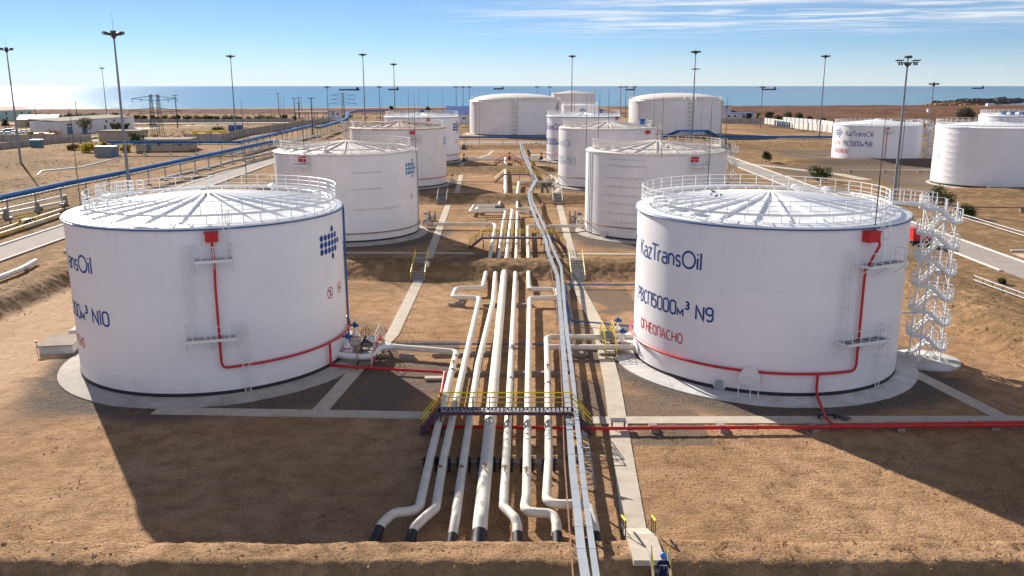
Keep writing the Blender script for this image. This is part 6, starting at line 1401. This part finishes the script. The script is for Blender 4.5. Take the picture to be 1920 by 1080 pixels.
# ------------------------------------------------------------------ open shelter, pylons, poles
p = G(590, 226); root = thing('open_shelter', 'open grey frame shelter left of the small white hut', 'shelter', (p.x, p.y, 2.2)); mb = MB()
for i in range(5):
    for j in (0, 8): part(MB().beam((p.x-12+i*6, p.y+j, 2), (p.x-12+i*6, p.y+j, 7.5), .5, .5), 'post', 'galv', root)
mb = MB(); mb.box((p.x, p.y+4, 7.8), (26, 10, .4)); part(mb, 'roof', 'galv', root)
def pylon(label, px, py0, py1, Y, arms=(.98, .80, .6), twin=True, wide=9):
    q = at(px, py1, Y); p = at(px, py0, Y); zg = gz(q.x, Y); h = p.z-zg; root = thing('power_pylon', label, 'pylon', (q.x, Y, zg), 0, 'lattice power pylons'); mb = MB(); w = h*.11
    for cx_ in ((-w*.75, w*.75) if twin else (0,)):
        for k in range(9):
            z0_, z1_ = h*k/9, h*(k+1)/9; w0, w1 = lerp(w, w*.35, k/9)/2, lerp(w, w*.35, (k+1)/9)/2
            for s in (-1, 1):
                for u in (-1, 1): mb.beam((cx_+s*w0, u*w0, z0_), (cx_+s*w1, u*w1, z1_), .17, .17)
                mb.beam((cx_-s*w0, -w0, z0_), (cx_+s*w1, -w1, z1_), .09, .09)
    mb.build('lattice', 'timber', root); ar = MB()
    for f in arms:
        L = wide*(1 if f > .7 else 1.15)
        for s in (-1, 1): ar.beam((0, 0, h*f-.0), (s*L, 0, h*f-1.2), .22, .22); ar.beam((0, 0, h*f-2.0), (s*L, 0, h*f-1.2), .18, .18); ar.tube([(s*L, 0, h*f-1.2), (s*L, 0, h*f-2.6)], .14, 6); ar.tube([(s*L*.6, 0, h*f-1.3), (s*L*.6, 0, h*f-2.6)], .14, 6)
    ar.build('cross_arm', 'timber', root); return root
pylon('twin lattice pylon standing in front of the glittering sea', 296, 177, 256, 372, (.97, .70), True, 9.5)
pylon('smaller lattice pylon right of the grey frame shelter', 644, 174, 214, 680, (.97, .8, .62), False, 9)
for px, y0, y1, Y in ((333, 177, 236, 470), (553, 183, 218, 620), (562, 182, 218, 620), (66, 185, 208, 700), (144, 190, 214, 700), (523, 174, 210, 700), (586, 182, 240, 380), (560.5, 192, 218, 615)):
    q = at(px, y1, Y); p = at(px, y0, Y); zg = gz(q.x, Y); root = thing('utility_pole', 'dark utility pole on the left plain', 'utility pole', (q.x, Y, zg), 0, 'utility poles on the left plain'); h = p.z-zg
    MB().tube([(0, 0, -.2), (0, 0, h)], [.32, .2], 7).build('pole', 'timber', root); mb = MB(); mb.beam((-1.6, 0, h-.6), (1.6, 0, h-.6), .2, .2)
    for x in (-1.4, 0, 1.4): mb.tube([(x, 0, h-.5), (x, 0, h)], .1, 5)
    mb.build('crossarm', 'timber', root)
# ------------------------------------------------------------------ vehicles
def wheels(root, xs, y, r=.36, w=.26):
    for x in xs:
        for s in (-1, 1):
            o = MB().tube([(x, s*y-w/2, r), (x, s*y+w/2, r)], r, 14).build('wheel', 'tyre', root); MB().tube([(x, s*y-w/2-.01, r), (x, s*y+w/2+.01, r)], r*.55, 10).build('rim', 'galv', o)
CARC = {}
def car(label, px, py, rz, col, van=False, group='parked cars at the left edge'):
    p = G(px, py); root = thing('parked_van' if van else 'parked_car', label, 'van' if van else 'car', (p.x, p.y, gz(p.x, p.y)), rz, group); L, Wd = (5.2, 1.95) if van else (4.5, 1.8)
    sec = [(-L/2, .45, .75), (-L/2+.15, .35, .95), (-L*.30, .3, 1.0), (L*.16, .3, .98), (L/2-.2, .35, .82), (L/2, .45, .62)]; mb = MB(); n = 0
    for x, zb, zt in sec:
        for y, z in ((-Wd/2, zb), (-Wd/2, zt-.12), (-Wd/2+.12, zt), (Wd/2-.12, zt), (Wd/2, zt-.12), (Wd/2, zb)): mb.v.append((x, y, z))
    for i in range(len(sec)-1):
        for k in range(6): a, b = i*6+k, i*6+(k+1) % 6; mb.f.append((a, b, b+6, a+6))
    mb.f += [(5, 4, 3, 2, 1, 0), tuple(range(30, 36))]; m = mat('car paint '+str(len(CARC)), col, .3, 0, .02, 1); CARC[label] = m; mb.build('body', m, root, True)
    x0, x1, x2, x3, zt = (-L/2+.1, -L/2+.25, L*.18, L*.34, 1.95) if van else (-L*.42, -L*.28, L*.06, L*.22, 1.45); c = MB()
    c.add([(x0, -Wd/2+.08, .95), (x3, -Wd/2+.08, .95), (x3, Wd/2-.08, .95), (x0, Wd/2-.08, .95), (x1, -Wd/2+.28, zt), (x2, -Wd/2+.28, zt), (x2, Wd/2-.28, zt), (x1, Wd/2-.28, zt)], [(4, 5, 6, 7), (0, 1, 5, 4), (1, 2, 6, 5), (2, 3, 7, 6), (3, 0, 4, 7)]); c.build('glasshouse', 'glass', root); MB().box(((x1+x2)/2, 0, zt+.03), (x2-x1+.1, Wd-.5, .07)).build('roof', m, root)
    for s in (-.6, .6): MB().box((L/2-.05, s, .66), (.12, .35, .16)).build('headlight', 'white', root)
    wheels(root, (-L*.31, L*.31), Wd/2-.12, .34); return root
white, silver, dgrey = (.72, .72, .72), (.45, .48, .52), (.10, .12, .15)
for i, (px, py, c, lab, v) in enumerate(((5, 253, silver, 'silver car parked at the very edge of the picture on the left', 0), (17, 253, white, 'white car parked second from the left edge', 0), (28, 251, silver, 'silver car behind the mast base at the left', 0), (38, 250, white, 'white car parked just right of the leftmost mast', 0), (48, 249, white, 'white car between the leftmost mast and the ochre tree', 0), (58, 248, white, 'white car at the right end of the parked row', 0), (21, 249, white, 'white van in the second line of parked cars', 1), (8, 249, dgrey, 'dark car in the second line of parked cars', 0))): car(lab, px, py, .5, c, bool(v))
car('white van parked behind the twin lattice pylon', 289, 238, .3, white, True, None)
def truck(label, px, py, rz, cabm, bodym, kind='crane', name='truck', cat='truck', Y=None):
    p = G(px, py); root = thing(name, label, cat, (p.x, p.y, gz(p.x, p.y)), rz); MB().box((0, 0, .95), (8.5, 1.1, .3)).build('chassis', 'dark', root)
    c = MB(); c.add([(2.6, -1.2, .9), (4.4, -1.2, .9), (4.4, 1.2, .9), (2.6, 1.2, .9), (2.6, -1.15, 2.9), (4.0, -1.15, 2.9), (4.0, 1.15, 2.9), (2.6, 1.15, 2.9), (4.4, -1.2, 1.9), (4.4, 1.2, 1.9)], [(3, 2, 1, 0), (4, 5, 6, 7), (0, 1, 8, 5, 4), (2, 3, 7, 6, 9), (1, 2, 9, 8), (8, 9, 6, 5), (3, 0, 4, 7)]); o = c.build('cab', cabm, root); MB().add([(4.43, -1.0, 1.95), (4.43, 1.0, 1.95), (4.06, .95, 2.8), (4.06, -.95, 2.8)], [(0, 1, 2, 3)]).build('windscreen', 'glass', o)
    b = MB()
    if kind == 'crane': b.box((-1.2, 0, 1.5), (6.2, 2.3, .8)); b.beam((-3.5, 0, 2.6), (5.2, 0, 2.9), .7, .7); b.box((-2.8, 0, 2.2), (1.6, 1.8, 1.2)); b.build('crane', bodym, root)
    elif kind == 'tanker': b.tube([(-4.2, 0, 2.0), (-4.0, 0, 2.0), (2.1, 0, 2.0), (2.3, 0, 2.0)], [.7, 1.15, 1.15, .7], 16); b.box((-1, 0, 3.2), (2, .7, .25)); b.build('tank', bodym, root, True)
    else: b.box((-1.0, 0, 2.4), (6.6, 2.4, 2.5)); b.box((-1.0, 0, 3.7), (6.7, 2.5, .1)); b.build('cargo_box', bodym, root)
    wheels(root, (3.3, -1.6, -3.0), 1.0, .5, .34); return root
truck('orange tanker trailer parked between the two grey walls', 84, 264, 0, 'orange', 'orange', 'tanker', 'tanker_truck', 'tanker')
truck('yellow and white crane truck parked beside the diagonal wall', 378, 258, .05, 'white', 'yellow', 'crane', 'crane_truck', 'crane truck'); truck('second crane truck with a yellow body right of the white one', 404, 258, .1, 'yellow', 'yellow', 'crane', 'crane_truck', 'crane truck')
truck('dark blue box truck beside the mast on the left plain', 447, 249, .2, 'yellow', 'blue', 'box'); 
p = G(70, 278); house('small_kiosk', 'small blue grey hut in front of the lower grey wall', 'hut', (p.x, p.y), 3.4, 2.5, 2.4, 0, 'doorblue', 'galv')
p = G(66, 238); house('long_shed', 'long dark roofed shed behind the parked cars', 'shed', (p.x, p.y+6), 20, 12, 4, .2, 'btan', 'dark', (), (), 'gable')
# ------------------------------------------------------------------ ships and breakwater
for px, py, Yd, L, lab, cranes in ((935, 162.3, 8200, 95, 'dark ship on the horizon above the middle domed tank', 1), (1442, 163.2, 7000, 115, 'dark long ship on the horizon beside the lone short mast', 1), (1834, 161.4, 9800, 130, 'ship on the horizon near the right edge', 1), (738, 163.6, 7000, 80, 'dark barge on the horizon behind the smaller mast', 0), (655, 164.2, 6500, 150, 'long dark vessel on the horizon left of the rust-roofed tank mast', 1), (1182, 164, 6600, 70, 'dark vessel on the horizon above the right domed tank', 0)):
    x = at(px, py, Yd).x; root = thing('ship', lab, 'ship', (x, Yd, -8), 0, 'ships on the horizon'); h = 9*Yd/7000
    MB().add([(-L/2, -9, 0), (L/2-8, -9, 0), (L/2-8, 9, 0), (-L/2, 9, 0), (-L/2-3, -10, h), (L/2+6, -4, h*1.2), (L/2+6, 4, h*1.2), (-L/2-3, 10, h)], [(3, 2, 1, 0), (4, 5, 6, 7), (0, 1, 5, 4), (1, 2, 6, 5), (2, 3, 7, 6), (3, 0, 4, 7)]).build('hull', 'ship', root)
    mb = MB(); mb.box((L*.40, 0, h*1.6), (L*.12, 14, h*1.3)); mb.box((L*.40, 0, h*2.4), (L*.07, 10, h*.5)); mb.tube([(L*.38, 0, h*2.4), (L*.38, 0, h*3.2)], 1.5, 6); mb.build('bridge_house', 'ship', root)
mb = MB(); mbx = [(1430, 187.5), (1500, 185.5), (1560, 184)]
P = [at(1775, 189.5, 1500), at(1830, 186, 1560), at(1900, 183, 1760), at(2000, 180, 1950)]
for k in range(70):
    t = k/69*3; i = min(2, int(t)); c = P[i].lerp(P[i+1], t-i)
    for j in range(6):
        x, y = c.x+random.uniform(-22, 22), c.y+random.uniform(-12, 12); s = random.uniform(5, 11); mb.box((x, y, -7.5+random.uniform(0, 4)+(3 if 20 < k < 45 else 0)), (s, s*random.uniform(.6, 1), s*.7), random.uniform(0, 3), random.uniform(.5, .9))
tag(mb.build('breakwater', 'rock'), 'dark stone breakwater reaching into the sea at the right', 'breakwater')
mb = MB(); c = at(1800, 190, 1440)
for k in range(60):
    a, r = random.uniform(0, 6.28), random.uniform(0, 1)**.5; s = random.uniform(4, 9); mb.box((c.x-10+45*r*cos(a), 1440+30*r*sin(a), -7.5+4*(1-r)), (s, s, s*.7), a, .7)
tag(mb.build('stone_heap', 'rubble'), 'ochre stone heap where the breakwater leaves the shore', 'stone heap')
# ================================================================== TREES AND SHRUBS
def crown_mb(blobs, n, s, seed=0):
    rnd = random.Random(seed); mb = MB(); tot = sum(b[3]**2 for b in blobs)
    for bx, by, bz, br in blobs:
        k = int(n*br*br/tot)
        for _ in range(k):
            d = Vector((rnd.gauss(0, 1), rnd.gauss(0, 1), rnd.gauss(0, 1))).normalized()*br*(rnd.random()**.38)*(1+.22*mnoise.noise((bx*3+rnd.random()*2, by*3+rnd.random(), bz*3)))
            c = Vector((bx, by, bz))+Vector((d.x, d.y, d.z*.82)); nrm = (d.normalized()+Vector((rnd.uniform(-.9, .9), rnd.uniform(-.9, .9), rnd.uniform(-.3, 1.1)))).normalized()
            u = nrm.cross(Vector((rnd.uniform(-1, 1), rnd.uniform(-1, 1), rnd.uniform(-1, 1)))).normalized(); w = nrm.cross(u); q = s*rnd.uniform(.6, 1.35)
            o = len(mb.v); mb.v += [tuple(c-u*q), tuple(c-w*q*.5), tuple(c+u*q), tuple(c+w*q*.5+nrm*q*.25)]; mb.f.append((o, o+1, o+2, o+3))
    return mb
def tree(name, label, cat, x, y, w, h, m, n, leaf, trunk=.25, seed=0, group=None, bush=False):
    rnd = random.Random(seed*7+3); zg = gz(x, y); root = thing(name, label, cat, (x, y, zg), 0, group); blobs = []; z0_ = h*(.14 if bush else .42)
    for k in range(9 if n > 500 else 6):
        a = rnd.uniform(0, 6.28); r = rnd.uniform(.1, .34)*w; blobs.append((r*cos(a), r*sin(a), z0_+rnd.uniform(.0, .5 if bush else .42)*h, rnd.uniform(.13, .27)*w))
    blobs.append((0, 0, h*(.6 if bush else .72), w*.25)); tk = MB(); th = h*.3
    tk.tube([(0, 0, -.3), (.03*w, 0, th*.5), (0, .02*w, th)], [trunk, trunk*.8, trunk*.6], 7)
    for b in blobs[:6]: tk.tube([(0, .02*w, th*.8), (b[0]*.5, b[1]*.5, lerp(th, b[2], .6)), (b[0], b[1], b[2])], [trunk*.5, trunk*.3, trunk*.12], 5)
    tk.build('trunk', 'bark', root, True)
    bm = crown_mb(blobs, n, leaf, seed); zz_ = [min(v[2] for v in [bm.v[i] for i in f]) for f in bm.f]; bm.f = [f for f, z in zip(bm.f, zz_) if z > .02]
    bm.build('crown', m, root); return root
def tree_px(name, label, cat, px, py, wpx, hpx, m, n, leaf, **k):
    p = G(px, py); sc = p.y/FPX*1.0; return tree(name, label, cat, p.x, p.y, wpx*sc, hpx*sc, m, n, leaf, seed=k.pop('seed', int(px)), **k)
def bush_gt(label, px, py, wpx, hpx, m, n=900, leaf=.17):
    p = GT(px, py); sc = sqrt(p.y**2+(CAM_H-p.z)**2)/FPX; return tree('bush', label, 'bush', p.x, p.y, wpx*sc, hpx*sc, m, n, leaf, .12, int(px), None, True)
bush_gt('round dark green bush right of the N9 tank rim above the spiral stair', 1758, 384, 56, 44, 'leaf', 1900, .17)
bush_gt('small dark bush on the bank just right of the spiral stair top', 1808, 408, 44, 30, 'leaf', 1300, .16)
bush_gt('green bush behind the middle of the N9 tank railing', 1532, 340, 52, 34, 'leaf', 1500, .2)
bush_gt('upright green bush between the eight-rail tank and the N8 tank', 1436, 305, 22, 28, 'leaf', 900, .22)
bush_gt('tiny green bush on the pad behind the near right rail', 1879, 532, 22, 12, 'leaf', 350, .13)
for i, (px, py, w, h, m, lab) in enumerate(((160, 257, 44, 36, 'leaf_grey', 'spreading dusty tree in front of the long white workshop'), (222, 258, 30, 30, 'leaf_grey', 'dusty tree at the right end of the white workshop'), (238, 255, 18, 26, 'leaf_grey', 'dark slim tree at the corner of the white workshop'), (257, 286, 34, 36, 'leaf', 'green tree growing over the blue cross rack'), (98, 262, 40, 20, 'leaf_ochre', 'ochre low tree left of the white workshop'), (62, 260, 26, 14, 'leaf_ochre', 'ochre shrub beside the parked cars'), (167, 288, 36, 22, 'leaf_yellow', 'bright yellow shrub left of the grey site container'), (196, 282, 22, 16, 'leaf_yellow', 'smaller yellow green shrub beside the bright yellow one'), (236, 288, 22, 18, 'leaf_yellow', 'yellow shrub behind the tall mast'), (213, 283, 30, 12, 'leaf_ochre', 'orange shrub between the yellow shrubs'), (137, 284, 24, 12, 'leaf_ochre', 'straw coloured shrub left of the bright yellow one'), (10, 238, 16, 20, 'leaf_grey', 'grey green tree behind the parked cars'), (60, 238, 40, 14, 'leaf_grey', 'grey green shrubs beside the long dark shed'), (410, 248, 26, 10, 'leaf_grey', 'low shrub beside the diagonal wall'), (650, 224, 26, 10, 'leaf', 'green shrub at the foot of the small white hut'))):
    tree_px('shrub' if h < 25 else 'tree', lab, 'shrub' if h < 25 else 'tree', px, py, w, h, m, 700, .38, seed=i+11, bush=h < 25)
for i in range(22):
    px = 255+i*14.0+random.uniform(-5, 5); m = random.choice(('leaf', 'leaf_grey', 'leaf_grey')); w = random.uniform(16, 30); tree_px('tree', 'dark shrub tree in the belt behind the long panel wall', 'tree', px, 225+random.uniform(-1, 1.5), w, random.uniform(6, 10.5), m, 260, .6, seed=i+50, group='shrub trees behind the long panel wall', bush=True)
for i in range(9):
    px = 68+i*21+random.uniform(-5, 5); tree_px('tree', 'dark shrub tree in the belt left of the pylon', 'tree', px, 222+random.uniform(-1, 1.5), random.uniform(20, 32), random.uniform(6, 9.5), random.choice(('leaf', 'leaf_grey')), 260, .8, seed=i+90, group='shrub trees left of the pylon', bush=True)
for i, (px, py, w, h, m) in enumerate(((1403, 224, 16, 15, 'leaf_grey'), (1421, 223, 11, 15, 'leaf_yellow'), (1442, 223, 20, 16, 'leaf_grey'), (1410, 222, 24, 12, 'leaf_grey'), (1476, 226, 26, 18, 'leaf_grey'), (1496, 227, 26, 18, 'leaf'), (1516, 230, 24, 15, 'leaf_grey'), (1542, 233, 20, 13, 'leaf_grey'), (1376, 216, 14, 10, 'leaf'), (1458, 226, 18, 11, 'leaf_grey'))):
    tree_px('tree', 'olive shrub tree behind the cream wall' if i != 1 else 'yellow tree among the olive ones at the lone short mast', 'tree', px, py, w, h, m, 420, .6, seed=i+130, group='shrub trees behind the cream wall' if i != 1 else None, bush=True)
tree_px('tree', 'wide dark shrub tree on the plain above the N6 tank rim', 'tree', 1808, 224, 44, 24, 'leaf_grey', 900, .7, seed=200, bush=True)
for i, (px, py) in enumerate(((735, 206), (802, 207), (1260, 207))): tree_px('tree', 'lone dark tree near the shore', 'tree', px, py, 11, 8, 'leaf', 200, 1.1, seed=i+170, group='lone trees near the shore', bush=True)
# low scrub of the plains, dry tufts and stones near the camera
def scatter(name, label, fn, cnt, m, seed, blades=5, hs=(.1, .3), wide=.05):
    rnd = random.Random(seed); mb = MB()
    for _ in range(cnt):
        q = fn(rnd)
        if q is None: continue
        x, y, k = q; z = gz(x, y)
        for b in range(blades):
            a = rnd.uniform(0, 6.28); h = rnd.uniform(*hs)*k; d = Vector((cos(a), sin(a), 0)); t = Vector((-sin(a), cos(a), 0))*wide*k; p = Vector((x, y, z-.03))+d*rnd.uniform(0, .1)*k; o = len(mb.v)
            mb.v += [tuple(p-t), tuple(p+t), tuple(p+d*h*.6+Vector((0, 0, h)))]; mb.f.append((o, o+1, o+2))
    return tag(mb.build(name, m), label, None, None, 'stuff')
def on_pipe_free(x, y): return not any(hypot(x-t[0], y-t[1]) < t[3]+2.4 for t in TK.values()) and not (5.5 < x < 9.8) and not (-14.8 < x < -11)
def f_front(r):
    x, y = r.uniform(-32, 42), r.uniform(36.5, 60)
    if mnoise.noise((x*.35, y*.35, 4)) < (-.05 if x > 7 else .22) or not on_pipe_free(x, y): return None
    return x, y, r.uniform(.35, .9)*(1 if y > 41 else 1.3)
def f_banks(r):
    x = r.uniform(-58, 52); c = r.choice(CROSS); y = r.uniform(c[0]-.5, c[3]); 
    if abs(x+11.9) < 1.2 or abs(x-8.35) < 1.2 or mnoise.noise((x*.3, y*.3, 9)) < -.1: return None
    return x, y, r.uniform(.5, 1.3)
def f_sides(r):
    s = r.random()
    x, y = (r.uniform(43.5, 52), r.uniform(50, 170)) if s < .5 else (r.uniform(-60, -52), r.uniform(50, 170))
    return (x, y, r.uniform(.5, 1.2)) if mnoise.noise((x*.2, y*.2, 2)) > -.05 else None
scatter('dry_grass', 'short dry grass tufts on the front basin floor', f_front, 9500, 'drygrass', 1, 5, (.08, .2), .03)
scatter('dry_grass', 'dry grass on the earth banks', f_banks, 4200, 'drygrass', 2, 5, (.12, .32), .04)
scatter('dry_grass', 'dry grass on the side banks', f_sides, 2600, 'drygrass', 3, 5, (.12, .3), .04)
def f_moss(r):
    cx_, cy_, s = r.choice(((-29.5, 61.3, 1.6), (-27.2, 62.0, .9), (-11.0, 83, 1.1), (-14.3, 84, 1.0), (-10.6, 79.5, .8), (-10.2, 72.5, .8), (-12.3, 75, .8))); x, y = r.gauss(cx_, s), r.gauss(cy_, s*.4); return (x, y, r.uniform(.4, .9)) if on_pipe_free(x, y) or True else None
scatter('ground_plants', 'orange low plants beside the paths and aprons', f_moss, 420, 'moss', 4, 6, (.06, .16), .06)
def f_plain(r):
    y = 330*(1050/330)**r.random(); x = r.uniform(-1, 1)*y*.62
    if y > yshore(x)-60 or mnoise.fractal((x*.012, y*.012, 5), .9, 2, 4) < -.05 or (x < -70 and y < 520 and r.random() < .6): return None
    return x, y, r.uniform(.8, 2.6)
scatter('scrub', 'grey brown scrub on the plain before the sea', f_plain, 12000, 'scrubleaf', 5, 5, (.08, .26), .6)
def f_left(r):
    x, y = r.uniform(-260, -88), r.uniform(170, 420); return (x, y, r.uniform(.5, 1.6)) if mnoise.fractal((x*.04, y*.04, 2), .9, 2, 4) > .1 else None
scatter('scrub', 'dry scrub among the sand tracks on the left', f_left, 6500, 'scrubleaf', 6, 6, (.04, .16), .36)
rnd = random.Random(9); mb = MB()
def clod(x, y, s, sink=.1):
    k = 5; z = gz(x, y)-s*sink; a0 = rnd.uniform(0, 6); o = len(mb.v)
    for rr_, zz_ in ((1, 0), (rnd.uniform(.7, .95), s*.45)):
        for i in range(k): a = a0+2*pi*i/k; q = s*rr_*rnd.uniform(.65, 1.2); mb.v.append((x+q*cos(a)*1.15, y+q*sin(a), z+zz_*rnd.uniform(.7, 1.2)))
    mb.v.append((x+rnd.uniform(-.2, .2)*s, y, z+s*rnd.uniform(.6, .85)))
    for i in range(k): j = (i+1) % k; mb.f += [(o+i, o+j, o+k+j, o+k+i), (o+k+i, o+k+j, o+2*k)]
n_ = 0
while n_ < 11000:
    y = 36.8+70*rnd.random()**1.7; x = rnd.uniform(-1, 1)*(.62*y+3)
    if hypot(x-TK[10][0], y-TK[10][1]) < 13.8 or hypot(x-TK[9][0], y-TK[9][1]) < 13.8 or abs(x-lerp(6.75, 8.8, (y-43)/41)) < .9 or abs(x+lerp(14.6, 11.8, (y-61)/21)) < 1.2 or (59.2 < y < 61.6): continue
    n_ += 1; d = mnoise.noise((x*.25, y*.25, 12)); near = y < 43
    if d < -.1 and rnd.random() < .6 and not near: continue
    clod(x, y, rnd.uniform(.015, .045)*(1.9 if rnd.random() < .07 else 1)*(1.8 if near and rnd.random() < .25 else 1))
tag(mb.build('clods', 'clod'), 'loose clods and stones on the sandy basin floor', None, None, 'stuff')
# birds resting on the roof of the N9 tank
for i, (px, py) in enumerate(((1304, 357), (1337, 366), (1352, 373), (1343, 374.5), (1357, 352), (1340, 338), (1349, 340.5), (1372, 342), (1389, 337), (1411, 353), (1412, 349), (1333, 371))):
    p0 = at(px, py, TK[9][1]-3); t = TK[9]; d = ray(px, py); o = Vector((0, 0, CAM_H)); best = None
    for k in range(4000):
        q = o+d*(60+k*.01); r = hypot(q.x-t[0], q.y-t[1])
        if r < 11 and q.z <= roof_z(t, r, 1.3)+.0: best = q; break
    if best is None: continue
    z = roof_z(t, hypot(best.x-t[0], best.y-t[1]), 1.3)+.2
    root = thing('bird', 'dark pigeon resting on the ribbed roof of the N9 tank', 'bird', (best.x, best.y, z), random.uniform(0, 6), 'pigeons on the N9 tank roof')
    mb = MB(); mb.tube([(-.26, 0, .10), (-.15, 0, .12), (-.05, 0, .13), (.06, 0, .16), (.12, 0, .22), (.17, 0, .25), (.22, 0, .24)], [.02, .06, .085, .08, .045, .042, .008], 8)
    for s in (-.03, .03): mb.tube([(0, s, .08), (.01, s, -.02)], .01, 4)
    mb.build('body', 'dark', root, True)
